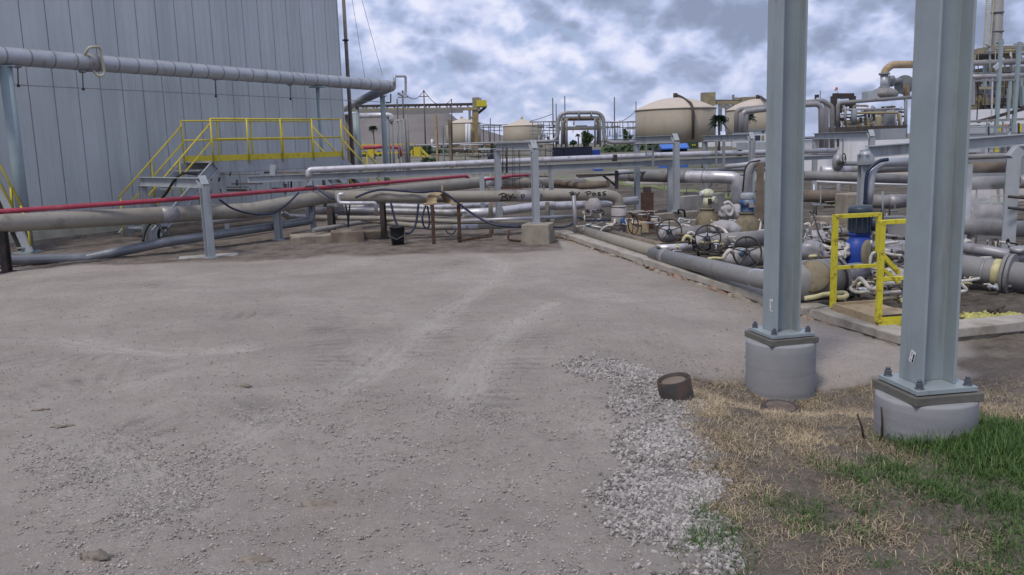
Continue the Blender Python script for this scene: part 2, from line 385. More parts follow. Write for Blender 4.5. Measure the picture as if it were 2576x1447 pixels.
def PT(t):                                # (region, x, y, Y) -> world point
    return A(*t) if not isinstance(t, Vector) else t
def px_m(w, Y): return w * Y / F
def pipe(label, m, wpx, pts, bend=0.0, cat='pipe', group=None, name='pipe', flanges=(), bands=(), seg=14, rad=None, wraps=()):
    P = [PT(t) for t in pts]; r = rad or px_m(wpx, P[0].y) / 2
    path = fillet(P, bend * r * 2 if bend else 0)
    t = tag(MB().tube(path, r, seg).build(name, m), label, cat, group)
    Ls = [0.0]
    for a, b in zip(path, path[1:]): Ls.append(Ls[-1] + (b - a).length)
    def at(k):
        d = k * Ls[-1]
        for i in range(len(path) - 1):
            if Ls[i + 1] >= d - 1e-9:
                u = (d - Ls[i]) / max(1e-9, Ls[i + 1] - Ls[i]); return path[i].lerp(path[i + 1], u), (path[i + 1] - path[i]).normalized()
        return path[-1], (path[-1] - path[-2]).normalized()
    for k in flanges:
        c, d = at(k); mb = MB(); mb.disc(c - d * r * 0.16, d, r * 1.55, r * 0.26); mb.disc(c + d * r * 0.16, d, r * 1.55, r * 0.26); mb.build('flange', m, t)
    for k in bands:
        c, d = at(k); MB().disc(c, d, r * 1.03, r * 0.18, seg).build('strap', 'dull_silver', t)
    for k0, k1, wm in wraps:
        n = max(2, int((k1 - k0) * len(path)) + 2)
        MB().tube([at(k0 + (k1 - k0) * i / (n - 1))[0] for i in range(n)], r * 1.05, seg).build('jacket_wrap', wm, t)
    return t, path, r
def post(label, m, top, wpx, base_z=None, cat='post', group=None, name='support_post', round_=False, cap=0.0, foot=True):
    p = PT(top); w = px_m(wpx, p.y); z0 = g1(p.x, p.y) if base_z is None else base_z
    b = Vector((p.x, p.y, z0)); t = thing(name, label, cat, b, group)
    mb = MB()
    if round_: mb.tube([b, p], w / 2, 16)
    else: mb.prism(hpoly(w, w, w * 0.09, w * 0.08), b, p, Vector((0.3, 1, 0)))
    mb.build('shaft', m, t)
    if foot: MB().box(b + Vector((0, 0, 0.012)), w * 1.7, w * 1.7, 0.03).build('base_plate', m, t)
    if cap: MB().box(p + Vector((0, 0, 0.012)), cap, cap * 0.6, 0.03, 0.3).build('cap_plate', m, t)
    return t
def cane_frame(label, near, far, w, h, group, base_z=None, far_base=None, ch=0.16):
    n, f = PT(near), PT(far); f.z = n.z
    d = (f - n); d.z = 0; L = d.length; d.normalize(); zb = g1(n.x, n.y) if base_z is None else base_z
    zf = g1(f.x, f.y) if far_base is None else far_base
    t = thing('pipe_gantry', label, 'steel frame', (n.x, n.y, zb), group)
    up = Vector((0, 0, 1)); nb = Vector((n.x, n.y, zb))
    sec = hpoly(w, w, w * 0.1, w * 0.09)
    MB().prism(sec, nb, Vector((n.x, n.y, n.z - ch)), d).build('upright', 'frame_paint', t, bevel=0.003)
    k = n + d * (ch * 0.8)
    MB().prism(sec, Vector((n.x, n.y, n.z - ch + 0.001)), Vector((k.x, k.y, n.z)) , d).build('chamfer_piece', 'frame_paint', t)
    c0 = Vector((k.x, k.y, n.z - h / 2)); c1 = Vector((f.x, f.y, n.z - h / 2))
    MB().prism(hpoly(w, h, w * 0.1, w * 0.09), c0, c1).build('crossbar', 'frame_paint', t, bevel=0.003)
    fi = f - d * (w * 0.6)
    MB().prism(sec, Vector((fi.x, fi.y, zf)), Vector((fi.x, fi.y, n.z - h - 0.002)), d).build('upright', 'frame_paint', t)
    MB().box(nb + Vector((0, 0, 0.01)), w * 1.5, w * 1.5, 0.024, math.atan2(d.y, d.x)).build('base_plate', 'frame_paint', t)
    return t
def hose(label, m, r, pts, cat='hose', group=None, name='hose', n=7, seg=8):
    return tag(MB().tube(smooth_path([PT(p) for p in pts], n), r, seg).build(name, m), label, cat, group)
def block(label, m, p, sx, sy, sz, rz=0.0, name='concrete_block', cat='concrete block', group=None, bevel=0.02, z=None):
    p = Vector(p); b = Vector((p.x, p.y, g1(p.x, p.y) - 0.03 if z is None else z))
    return tag(MB().box(b + Vector((0, 0, sz / 2)), sx, sy, sz, rz).build(name, m, None, b, bevel), label, cat, group)
# ------------------------------------------------------------------ ground
def axis_coords(lo, hi, step, far_lo, far_hi, g):
    a = list(np.arange(lo, hi, step)); s = step
    while a[-1] < far_hi: s *= g; a.append(a[-1] + s)
    s = step; b = [lo]
    while b[-1] > far_lo: s *= g; b.append(b[-1] - s)
    return np.array(b[:0:-1] + a)
def poly_g(r, pts): return np.array([[*G(r, x, y).xy] for x, y in pts])
def in_poly(x, y, P):
    c = np.zeros(x.shape, bool); n = len(P)
    for i in range(n):
        x1, y1 = P[i]; x2, y2 = P[(i + 1) % n]
        if y1 == y2: continue
        c ^= ((y1 > y) != (y2 > y)) & (x < (x2 - x1) * (y - y1) / (y2 - y1) + x1)
    return c
def line_dist(x, y, P):
    best = np.full(x.shape, 1e9); along = np.zeros(x.shape); s0 = 0.0
    for (x1, y1), (x2, y2) in zip(P, P[1:]):
        dx, dy = x2 - x1, y2 - y1; L = math.hypot(dx, dy)
        t = np.clip(((x - x1) * dx + (y - y1) * dy) / (L * L), 0, 1)
        d = np.hypot(x - x1 - t * dx, y - y1 - t * dy); k = d < best
        best = np.where(k, d, best); along = np.where(k, s0 + t * L, along); s0 += L
    return best, along
def poly_dist(x, y, P):                   # signed: negative inside
    d, _ = line_dist(x, y, list(map(tuple, P)) + [tuple(P[0])])
    return np.where(in_poly(x, y, P), -d, d)
def vnoise(x, y, f, s=0):
    rs = np.random.RandomState(100 + s); o = np.zeros(np.shape(x))
    for k in range(6):
        a = rs.uniform(0, 6.28); ff = f * rs.uniform(0.6, 1.7); o = o + np.sin(ff * (np.cos(a) * x + np.sin(a) * y) + rs.uniform(0, 6.28))
    return o / 3.2
BAND = poly_g(7, [(180, 330), (330, 350), (480, 405), (585, 450), (740, 560), (770, 600), (690, 680), (760, 760), (790, 870), (830, 930), (800, 1040), (740, 1100), (830, 1200), (850, 1290), (810, 1447),
                  (560, 1447), (560, 1290), (350, 1150), (190, 1030), (400, 940), (480, 850), (400, 650), (380, 520), (240, 430), (60, 330)])
DIRT = poly_g(7, [(490, 410), (700, 400), (1000, 455), (1640, 455), (1660, 430), (2130, 440), (2160, 120), (2600, 120), (2700, 1500), (820, 1500), (850, 1290), (830, 1200), (740, 1100), (800, 1040), (830, 930), (790, 870), (760, 760), (690, 680), (770, 600), (740, 560), (585, 450)])
KERB_Z = -0.08
KERB = [H(0, 1392, 580, KERB_Z), H(0, 1660, 664, KERB_Z), H(0, 1930, 746, KERB_Z), H(0, 2262, 843, KERB_Z)]
KERB2 = [H(0, 2262, 843, KERB_Z), H(6, 1265, 1240, KERB_Z), H(6, 1790, 1188, KERB_Z), H(6, 1790, 1188, KERB_Z) + Vector((3, 0.8, 0))]
PROC = np.array([[*p.xy] for p in KERB + KERB2[1:]] + [[12, 12], [16, 40], [4, 40], [-1, 24]])
TRACKS = [poly_g(8, [(1130, 800), (1290, 770), (1480, 640), (1680, 480), (1900, 320), (2040, 220), (2060, 170), (1980, 140), (1600, 120)]),
          poly_g(8, [(1700, 900), (1900, 700), (1990, 520), (2130, 400), (2261, 330)]),
          poly_g(8, [(0, 480), (260, 480), (440, 520), (660, 540), (1000, 520)])]
TRACKS.append(poly_g(8, [(560, 1100), (860, 980), (1130, 800)])); TRACKS.append(poly_g(8, [(0, 1000), (260, 880), (430, 940), (700, 1150)]))
TREADS = [poly_g(8, [(1290, 330), (1340, 450), (1350, 620)]), poly_g(8, [(1660, 260), (1880, 170), (1900, 160)]), poly_g(8, [(1640, 560), (1760, 480), (1920, 330), (2000, 300)]),
          poly_g(8, [(0, 560), (300, 570), (650, 560)]), poly_g(8, [(0, 740), (300, 670), (600, 620)]), poly_g(8, [(560, 800), (760, 830), (1000, 760)]),
          poly_g(8, [(2060, 800), (2100, 640), (2160, 440)]), poly_g(8, [(500, 250), (740, 270)]), poly_g(8, [(880, 390), (1080, 380)])]
xs = axis_coords(-11, 6.5, 0.06, -900, 900, 1.16); ys = axis_coords(2.4, 19, 0.055, -60, 1500, 1.10)
gx, gy = np.meshgrid(xs, ys); Z = gz(gx, gy)
near = (gx > -13) & (gx < 8) & (gy > 2) & (gy < 20)
trk = np.zeros(gx.shape); tal = np.zeros(gx.shape); tds = np.zeros(gx.shape); trd = np.zeros(gx.shape); alo = np.zeros(gx.shape)
for P in TRACKS:
    d, a = line_dist(gx, gy, P); k = np.exp(-(d / 0.19) ** 2) * np.minimum(1, 0.15 + a * 0.8); tal = np.where(k > trk, a, tal); tds = np.where(k > trk, d, tds); trk = np.maximum(trk, k)
for P in TREADS:
    d, a = line_dist(gx, gy, P); k = np.exp(-(d / 0.24) ** 4) * (0.35 + 0.65 * sst(-0.3, 0.5, vnoise(gx, gy, 6, 3))); alo = np.where(k > trd, a, alo); trd = np.maximum(trd, k)
trd = trd * (1 - 0.8 * trk) * near; trk = trk * near
band = sst(0.12, -0.12, poly_dist(gx, gy, BAND) + 0.10 * vnoise(gx, gy, 8, 1)) * near
dirt = sst(0.10, -0.10, poly_dist(gx, gy, DIRT) + 0.08 * vnoise(gx, gy, 7, 2)) * ((gx < 12) & (gy < 9) & (gy > 0))
proc = sst(0.05, -0.15, poly_dist(gx, gy, PROC)) * (gy < 45)
left = sst(0.3, -0.3, (gy - (15.6 + 0.05 * (gx + 6))) * -1 + 0.2 * vnoise(gx, gy, 3, 5)) * (gx < 1.0) * (gy < 45)    # softer brown earth beyond the edge of the pad
Z = Z - 0.018 * trk + 0.006 * trd * np.sin(2 * np.pi * alo / 0.16 + 3 * vnoise(gx, gy, 3, 51)) + near * 0.005 * vnoise(gx, gy, 22, 8)
Z = Z + near * (1 - trk) * 0.0045 * np.random.RandomState(5).randn(*gx.shape)
Z = Z + dirt * 0.012 * vnoise(gx, gy, 11, 9)
ny, nx = gx.shape
me = bpy.data.meshes.new('ground')
V3 = np.stack([gx, gy, Z], -1).reshape(-1, 3); idx = np.arange(nx * ny).reshape(ny, nx)
Q = np.stack([idx[:-1, :-1], idx[:-1, 1:], idx[1:, 1:], idx[1:, :-1]], -1).reshape(-1, 4)
def fill_mesh(me, V3, Q, smooth=True):
    me.vertices.add(len(V3)); me.vertices.foreach_set('co', V3.astype(np.float32).ravel())
    me.loops.add(Q.size); me.loops.foreach_set('vertex_index', Q.astype(np.int32).ravel())
    me.polygons.add(len(Q)); me.polygons.foreach_set('loop_start', (np.arange(len(Q)) * Q.shape[1]).astype(np.int32))
    me.polygons.foreach_set('use_smooth', np.full(len(Q), smooth)); me.update(calc_edges=True); me.validate()
fill_mesh(me, V3, Q)
for nm, arr in (('track', trk), ('tread', trd), ('tal', tal), ('tds', tds), ('along', alo), ('band', band), ('dirt', dirt), ('proc', proc), ('earth', left), ('far', sst(46, 52, gy + 1.5 * vnoise(gx, gy, 0.5, 15)))):
    at = me.attributes.new(nm, 'FLOAT', 'POINT'); at.data.foreach_set('value', arr.astype(np.float32).ravel())
ground = bpy.data.objects.new('ground', me); COL.objects.link(ground)
tag(ground, 'grey crushed shell yard ground with tyre tracks', None, None, 'structure')

def ground_material():
    M = bpy.data.materials.new('yard_ground'); M.use_nodes = True; nt = M.node_tree; L = nt.links.new
    b = nt.nodes['Principled BSDF']; b.inputs['Roughness'].default_value = 0.95; b.inputs['Specular IOR Level'].default_value = 0.2
    geo = nt.nodes.new('ShaderNodeNewGeometry'); vec = geo.outputs['Position']
    def N(t, **k):
        o = nt.nodes.new(t)
        for a, v in k.items(): setattr(o, a, v)
        return o
    def noise(sc, det=6, ro=0.6):
        o = N('ShaderNodeTexNoise'); L(vec, o.inputs['Vector']); o.inputs['Scale'].default_value = sc; o.inputs['Detail'].default_value = det; o.inputs['Roughness'].default_value = ro; return o.outputs['Fac']
    def mr(v, a, b_, c, d):
        o = N('ShaderNodeMapRange'); L(v, o.inputs[0])
        for i, k in enumerate((a, b_, c, d)): o.inputs[i + 1].default_value = k
        return o.outputs[0]
    def mix(f, a, c):
        o = N('ShaderNodeMix', data_type='RGBA'); L(f, o.inputs[0])
        for i, v in ((6, a), (7, c)):
            if isinstance(v, tuple): o.inputs[i].default_value = (*v, 1)
            else: L(v, o.inputs[i])
        return o.outputs[2]
    def mth(op, a, c):
        o = N('ShaderNodeMath', operation=op)
        for i, v in enumerate((a, c)):
            if isinstance(v, (int, float)): o.inputs[i].default_value = v
            else: L(v, o.inputs[i])
        return o.outputs[0]
    def att(nm): o = N('ShaderNodeAttribute', attribute_name=nm); return o.outputs['Fac']
    tr, td, al, bd, di, pr, ea = [att(k) for k in ('track', 'tread', 'along', 'band', 'dirt', 'proc', 'earth')]
    base = mix(mr(noise(0.55, 9, 0.62), 0.35, 0.65, 0, 1), (0.28, 0.246, 0.216), (0.385, 0.343, 0.306))
    base = mix(mr(noise(2.7, 8, 0.7), 0.42, 0.72, 0, 0.55), base, (0.245, 0.22, 0.187))
    base = mix(mr(noise(26, 6, 0.75), 0.5, 0.72, 0, 0.6), base, (0.20, 0.178, 0.16))
    base = mix(mr(noise(75, 4, 0.8), 0.55, 0.75, 0, 0.75), base, (0.135, 0.125, 0.12))
    base = mix(mr(noise(58, 4, 0.8), 0.585, 0.72, 0, 0.75), base, (0.58, 0.55, 0.52))
    cx = N('ShaderNodeCombineXYZ'); L(mth('MULTIPLY', att('tal'), 1.1), cx.inputs[0]); L(mth('MULTIPLY', att('tds'), 26.0), cx.inputs[1])
    sn = N('ShaderNodeTexNoise'); L(cx.outputs[0], sn.inputs['Vector']); sn.inputs['Scale'].default_value = 1.0; sn.inputs['Detail'].default_value = 6
    tr = mth('MULTIPLY', tr, mr(sn.outputs['Fac'], 0.36, 0.58, 0.25, 1.0))
    base = mix(mth('MULTIPLY', tr, mr(noise(7, 8, 0.75), 0.34, 0.60, 0.2, 0.85)), base, (0.445, 0.408, 0.365))
    wave = mth('SINE', mth('ADD', mth('MULTIPLY', al, 2 * math.pi / 0.16), mth('MULTIPLY', noise(2.2, 4), 9.0)), 0.0)
    tmask = mth('MULTIPLY', td, mr(wave, -0.2, 0.8, 0.1, 0.5))
    base = mix(tmask, base, (0.16, 0.143, 0.13))
    vor = N('ShaderNodeTexVoronoi'); L(vec, vor.inputs['Vector']); vor.inputs['Scale'].default_value = 75
    flek = mth('MULTIPLY', mr(vor.outputs['Distance'], 0.16, 0.24, 1, 0), mr(noise(9, 4), 0.5, 0.65, 0, 0.8))
    base = mix(flek, base, (0.54, 0.52, 0.50))
    earth = mix(mr(noise(3, 8, 0.7), 0.35, 0.65, 0, 1), (0.10, 0.08, 0.064), (0.22, 0.19, 0.165))
    base = mix(ea, base, earth)
    proc_c0 = mix(mr(noise(1.6, 9, 0.7), 0.38, 0.62, 0, 1), (0.06, 0.048, 0.037), (0.165, 0.145, 0.12))
    proc_c = mix(mr(noise(14, 9, 0.8), 0.45, 0.65, 0, 0.7), proc_c0, (0.05, 0.04, 0.03)); proc_c = mix(mr(noise(30, 6, 0.8), 0.58, 0.7, 0, 0.6), proc_c, (0.28, 0.25, 0.2))
    base = mix(pr, base, proc_c)
    dirt_c = mix(mr(noise(3.2, 9, 0.7), 0.35, 0.65, 0, 1), (0.10, 0.083, 0.066), (0.215, 0.185, 0.152))
    dirt_c = mix(mr(noise(28, 8, 0.8), 0.42, 0.66, 0, 0.7), dirt_c, (0.085, 0.068, 0.052))
    dirt_c = mix(mr(noise(90, 4, 0.8), 0.56, 0.75, 0, 0.7), dirt_c, (0.35, 0.32, 0.29))
    base = mix(di, base, dirt_c)
    base = mix(mth('MULTIPLY', bd, 0.6), base, (0.29, 0.265, 0.24))
    far_c = mix(mr(noise(0.12, 8, 0.7), 0.38, 0.62, 0, 1), (0.10, 0.10, 0.065), (0.21, 0.195, 0.165))
    base = mix(att('far'), base, far_c)
    L(base, b.inputs['Base Color'])
    h = mth('ADD', mth('MULTIPLY', noise(38, 9, 0.78), 0.022), mth('MULTIPLY', noise(9, 6, 0.6), 0.022))
    h = mth('ADD', h, mth('MULTIPLY', mth('MULTIPLY', td, wave), 0.008))
    bp = N('ShaderNodeBump'); bp.inputs['Distance'].default_value = 1.0; bp.inputs['Strength'].default_value = 0.75; L(h, bp.inputs['Height']); L(bp.outputs[0], b.inputs['Normal'])
    return M
me.materials.append(ground_material())

def sheet(name, label, P, m, dz=0.012, res=28):
    P = np.array(P); x0, y0 = P.min(0); x1, y1 = P.max(0)
    X, Y = np.meshgrid(np.linspace(x0, x1, res * 4), np.linspace(y0, y1, res))
    inside = poly_dist(X, Y, P) + 0.5 * vnoise(X, Y, 1.2, 4) < 0
    V3 = np.stack([X, Y, gz(X, Y) + dz], -1).reshape(-1, 3); I = np.arange(X.size).reshape(X.shape)
    Qs = np.stack([I[:-1, :-1], I[:-1, 1:], I[1:, 1:], I[1:, :-1]], -1).reshape(-1, 4)
    k = inside.ravel()[Qs].all(1); me = bpy.data.meshes.new(name); fill_mesh(me, V3, Qs[k]); me.materials.append(MATS[m])
    o = bpy.data.objects.new(name, me); COL.objects.link(o); return tag(o, label, None, None, 'structure')
mat('verge', (0.115, 0.15, 0.035), 0.9, var=0.4, scale=3, stain=(0.27, 0.235, 0.15), samt=0.35, sscale=0.7)
mat('far_road', (0.33, 0.31, 0.29), 0.95, var=0.1, scale=0.4)
sheet('grass_verge', 'thin green grass verge beyond the pipe rack', poly_g(3, [(0, 745), (300, 762), (700, 800), (1150, 840), (1400, 860), (1700, 905), (1700, 960), (1350, 905), (900, 850), (600, 820), (300, 790), (0, 772)]), 'verge')
sheet('grass_verge', 'green weeds patch behind the steaming pipes', poly_g(6, [(1500, 250), (1640, 245), (1660, 290), (1520, 300)]), 'verge', 0.05)
sheet('grass_verge', 'green weeds patch behind the tan concrete pier', poly_g(6, [(330, 265), (430, 265), (440, 320), (330, 320)]), 'verge', 0.05)
# ================================================================== LEFT: shed, insulated overhead line, crossover stair
WANG = R(27.9)
W0 = H(11, 315, 1005, -0.2); WU = Vector((math.sin(WANG), math.cos(WANG), 0)); WN = Vector((math.cos(WANG), -math.sin(WANG), 0))
def wall_s(r, x, y): return (V(r, x, y, W0, WANG) - W0).dot(WU)
S_END = wall_s(1, 1745, 560); S0 = -6.0
shed = thing('metal_shed', 'tall shed clad in blue grey vertical metal siding at the left', 'industrial building', W0 + WU * S0)
PW = 0.66; npan = int((S_END - S0) / PW) + 1; PW = (S_END - S0) / npan; HT = 12.5; ZB = 0.06
pm = MB()
rib = 0.018                                # a panel: pan with a folded lip on either side and two faint stiffening ribs
prof = [(0.010, -0.035), (0.010, 0.0), (0.03, 0.008), (0.06, 0.0), (PW * 0.30, 0.0), (PW * 0.33, 0.012), (PW * 0.36, 0.0), (PW * 0.63, 0.0), (PW * 0.66, 0.012), (PW * 0.69, 0.0), (PW - 0.06, 0.0), (PW - 0.03, 0.008), (PW - 0.010, 0.0), (PW - 0.010, -0.035)]
n = len(prof); vs = [Vector((0, 0, 0))] * 0
for z in (ZB, HT): vs += [WU * a + WN * b + Vector((0, 0, z - 0)) for a, b in prof]
pm.add(vs, [(i, i + 1, n + i + 1, n + i) for i in range(n - 1)])
pan0 = pm.build('siding_panel', 'siding', None, Vector((0, 0, 0)))
for i in range(npan):
    p = pan0 if i == 0 else pan0.copy()
    if i: COL.objects.link(p)
    p.parent = shed; p.location = WU * (PW * i) + Vector((0, 0, -W0.z))
E0, E1 = W0 + WU * S0, W0 + WU * S_END
core = MB(); c = (E0 + E1) / 2 - WN * 7.0; core.box((c.x, c.y, HT / 2), S_END - S0 - 0.06, 13.9, HT, math.pi / 2 - WANG); core.build('inner_wall', 'siding_gap', shed)
mb = MB(); c = (E0 + E1) / 2 - WN * 7.0; mb.box((c.x, c.y, HT + 0.15), S_END - S0 + 0.6, 14.6, 0.25, math.pi / 2 - WANG); mb.build('roof', 'siding', shed)
mb = MB(); c = (E0 + E1) / 2 + WN * 0.03; mb.box((c.x, c.y, -0.08), S_END - S0, 0.12, 0.30, math.pi / 2 - WANG); mb.build('base_strip', 'base_cream', shed)
mb = MB(); c = (E0 + E1) / 2 + WN * 0.16; mb.box((c.x, c.y, -0.17), S_END - S0, 0.26, 0.10, math.pi / 2 - WANG); mb.build('footing', 'old_concrete', shed)
mb = MB(); c = E1 - WN * 0.06 + WU * 0.012; mb.box((c.x, c.y, (HT + ZB) / 2), 0.03, 0.16, HT - ZB, math.pi / 2 - WANG); mb.build('corner_trim', 'siding', shed)

# overhead insulated line
OP = A(1, 0, 293, 18.2)
o0 = V(1, -260, 273, OP, WANG); o1 = V(0, 984, 214, OP, WANG); o1.z = (OP.z + o1.z) / 2; o0.z = o1.z; ORAD = 0.185
leg_ang = R(-16.4); o2 = V(2, 205, 318, o1, leg_ang); o2.z = o1.z
o3 = o2 + (o2 - o1).normalized() * 0.4 + Vector((-2.2, -0.2, -0.15))
oline = thing('insulated_pipe', 'large banded insulated pipe running overhead along the siding', 'pipe', Vector((o1.x, o1.y, 0)))
seclen = 0.52; d01 = (o1 - o0).normalized(); Ltot = (o1 - o0).length - 0.30; ns = int(Ltot / seclen); seclen = Ltot / ns
sec = MB().tube([Vector((0, 0, 0)), d01 * (seclen - 0.012)], ORAD, 24, False).build('jacket_section', 'jacket', None, Vector((0, 0, 0)))
bnd = MB().tube([d01 * (seclen - 0.022), d01 * (seclen + 0.010)], ORAD + 0.004, 24, True).build('band', 'grey_pipe', None, Vector((0, 0, 0)))
for i in range(ns):
    for src in (sec, bnd):
        p = src if i == 0 else src.copy()
        if i: COL.objects.link(p)
        p.parent = oline; p.location = o0 + d01 * (seclen * i) - wloc(oline)
MB().tube([o0, o0 + d01 * Ltot], ORAD - 0.012, 16).build('inner_pipe', 'grey_pipe', oline)
MB().tube(fillet([o0 + d01 * Ltot, o1, o1 + (o2 - o1).normalized() * 0.45], 0.28, 8), ORAD, 24).build('elbow', 'jacket', oline)
MB().tube(fillet([o1 + (o2 - o1).normalized() * 0.46, o2, o3], 0.4, 8), ORAD * 0.97, 24).build('far_leg', 'jacket', oline)
def jumper(pts, w):
    P = [V(r, x, y, OP, WANG) + WN * 0.24 for r, x, y in pts]
    P[0] -= WN * 0.2; P[-1] -= WN * 0.12
    MB().tube(fillet(P, 0.09, 5), px_m(w, 19) / 2, 10).build('jumper_loop', 'base_cream' if w > 6 else 'silver', oline)
jumper([(1, 415, 300), (1, 415, 245), (1, 475, 243), (1, 482, 300), (1, 497, 380), (1, 470, 396), (1, 455, 360)], 7)
cc = V(1, 460, 325, OP, WANG); cc.z = o1.z; MB().tube([cc - d01 * 0.14, cc + d01 * 0.14], ORAD + 0.02, 22).build('coupling_wrap', 'dull_silver', oline)
P = [V(2, x, y, o1, WANG) + WN * 0.2 for x, y in ((562, 110), (562, 42), (648, 42), (648, 165), (625, 188), (592, 175))]
MB().tube(fillet(P, 0.08, 5), 0.045, 10).build('jumper_loop', 'silver', oline)
for x, ya, yb in ((90, 345, 430), (420, 370, 448), (1095, 408, 485), (1475, 436, 500)):
    a, b = V(1, x, ya, OP, WANG), V(1, x + 3, yb, OP, WANG)
    mb = MB(); mb.tube([a, b], 0.012, 8); mb.lathe([(0.0, 0), (0.03, 0.01), (0.035, 0.05), (0.0, 0.08)], b - Vector((0, 0, 0.06)), seg=10); mb.build('drip_leg', 'dark_steel', oline)
    MB().lathe([(0.0, -0.02), (0.07, 0.0), (0.09, 0.05)], a + Vector((0, 0, 0.0)), seg=12).build('drain_boss', 'grey_pipe', oline)
P = [V(2, x, y, o1, WANG) for x, y in ((570, 175), (570, 242), (535, 244))]
MB().tube(fillet(P, 0.04, 4), 0.022, 8).build('drain_pipe', 'dark_steel', oline)
tag(MB().tube([V(1, 60, 432, OP, WANG), V(1, 800, 467, OP, WANG), V(1, 1700, 508, OP, WANG), V(2, 560, 238, OP, WANG)], 0.011, 6).build('guide_wire', 'dull_silver'), 'thin taut wire strung below the banded overhead pipe', 'wire')
def pipe_post(label, r, x, y, w, dirp=None, ang=WANG, cap=0.4):
    p = V(r, x, y, dirp or OP, ang); p.z = o1.z - ORAD - 0.03
    post(label, 'post_paint', p, w, cat='pipe support', group='round posts under the overhead pipe', name='pipe_support_post', round_=True, cap=cap)
pipe_post('thick round grey post below the overhead pipe near the left edge', 1, 30, 365, 30)
pipe_post('slim round grey post under the overhead pipe behind the yellow platform', 1, 1617, 470, 9, cap=0.5)
pipe_post('round grey post under the elbow of the overhead pipe', 2, 508, 235, 13, o1, leg_ang, 0.3)
pipe_post('thin round post carrying the far leg of the overhead pipe', 2, 318, 345, 9, o1, leg_ang, 0.3)

# yellow crossover stair
ST = 'yellow'
NL = A(1, 1085, 820, 21.8); ZP = NL.z; SA = R(39); SU = Vector((math.sin(SA), math.cos(SA), 0)); SNV = Vector((-math.cos(SA), math.sin(SA), 0))
NR = V(1, 1742, 797, NL, SA); PL = (NR - NL).length; SW = 1.3; RAILH = 1.04
zg = g1(NL.x, NL.y); RUN = 1.85
stair = thing('crossover_stair', 'yellow railed crossover platform with stairs in front of the siding', 'stair', Vector((NL.x, NL.y, zg)))
def SP(u, v, z): return Vector((NL.x, NL.y, 0)) + SU * u + SNV * v + Vector((0, 0, z))
for v in (0.0, SW):
    MB().prism(cpoly(0.30, 0.09 if v else -0.09), SP(0, v, ZP - 0.155), SP(PL, v, ZP - 0.155)).build('side_channel', 'frame_paint', stair)
    MB().bar(SP(0, v, ZP + 0.07), SP(PL, v, ZP + 0.07), 0.012, 0.15).build('toe_plate', ST, stair)
    for k, zz in (('top_rail', RAILH), ('mid_rail', RAILH * 0.52)):
        MB().tube([SP(0, v, ZP + zz), SP(PL, v, ZP + zz)], 0.022, 8).build(k, ST, stair)
    for i in range(5):
        u = PL * i / 4
        mb = MB(); mb.tube([SP(u, v - 0.02 if v == 0 else v + 0.02, ZP - 0.08), SP(u, v - 0.02 if v == 0 else v + 0.02, ZP + RAILH)], 0.023, 8); mb.build('rail_post', ST, stair)
    for sgn, u0 in ((-1, 0.0), (1, PL)):
        a, b = SP(u0, v, ZP - 0.12), SP(u0 + sgn * RUN, v, zg + 0.02)
        MB().prism(cpoly(0.26, 0.07 if v else -0.07), a, b).build('stringer', 'frame_paint', stair)
        for zz in (RAILH - 0.12, RAILH * 0.48):
            e = 1.0 if zz > 0.7 else 0.86
            MB().tube([SP(u0, v, ZP + zz), SP(u0 + sgn * RUN * e, v, zg + 0.05 + zz + (ZP - zg) * (1 - e))], 0.022, 8).build('stair_rail', ST, stair)
        for k in (0.5, 0.98):
            u = u0 + sgn * RUN * k; z = ZP + (zg - ZP) * k
            MB().tube([SP(u, v, z), SP(u, v, z + RAILH - 0.1)], 0.022, 8).build('rail_post', ST, stair)
nt_ = 8
for sgn, u0 in ((-1, 0.0), (1, PL)):
    for i in range(1, nt_):
        k = i / nt_; c = SP(u0 + sgn * RUN * k, SW / 2, ZP + (zg - ZP) * k); MB().box(c, 0.24, SW - 0.16, 0.035, math.pi / 2 - SA).build('tread', 'frame_paint', stair)
c = SP(PL / 2, SW / 2, ZP - 0.02); MB().box(c, PL, SW - 0.2, 0.04, math.pi / 2 - SA).build('deck', 'frame_paint', stair)
for u in (0.3, PL - 0.3):
    for v in (0.1, SW - 0.1):
        MB().bar(SP(u, v, zg), SP(u, v, ZP - 0.31), 0.1, 0.1).build('leg', 'frame_paint', stair)

# second yellow stair cut by the left edge
b0 = G(11, 320, 1115); Yl = b0.y
st2 = thing('yellow_stair', 'steep yellow railed stair coming down at the left edge', 'stair', b0)
def YL(r, x, y, dy=0.0): return A(r, x, y, Yl + dy)
MB().bar(YL(11, 320, 1112), YL(11, -420, -480, 0.4), 0.05, 0.2).build('stringer', 'frame_paint', st2)
MB().bar(YL(11, 265, 1115, 0.7), YL(11, -470, -480, 1.1), 0.05, 0.2).build('stringer', 'dark_steel', st2)
for o, y in (((232, 610), (-400, -600)), ((130, 600), (-420, -370))):
    MB().tube([YL(11, *o), YL(11, *y, 0.4)], 0.022, 8).build('stair_rail', 'yellow', st2)
MB().tube([YL(11, 330, 1115), YL(11, 312, 900), YL(11, 225, 600)], 0.024, 8).build('rail_post', 'yellow', st2)
MB().tube([YL(11, 135, 700, 0.1), YL(11, 118, 380, 0.1)], 0.03, 8).build('rail_post', 'yellow', st2)
for k in range(8):
    t = k / 8; a = YL(11, 320, 1112).lerp(YL(11, -420, -480, 0.4), 0.04 + t); b = YL(11, 265, 1115, 0.7).lerp(YL(11, -470, -480, 1.1), 0.04 + t)
    MB().bar(a, b, 0.2, 0.03).build('tread', 'frame_paint', st2)

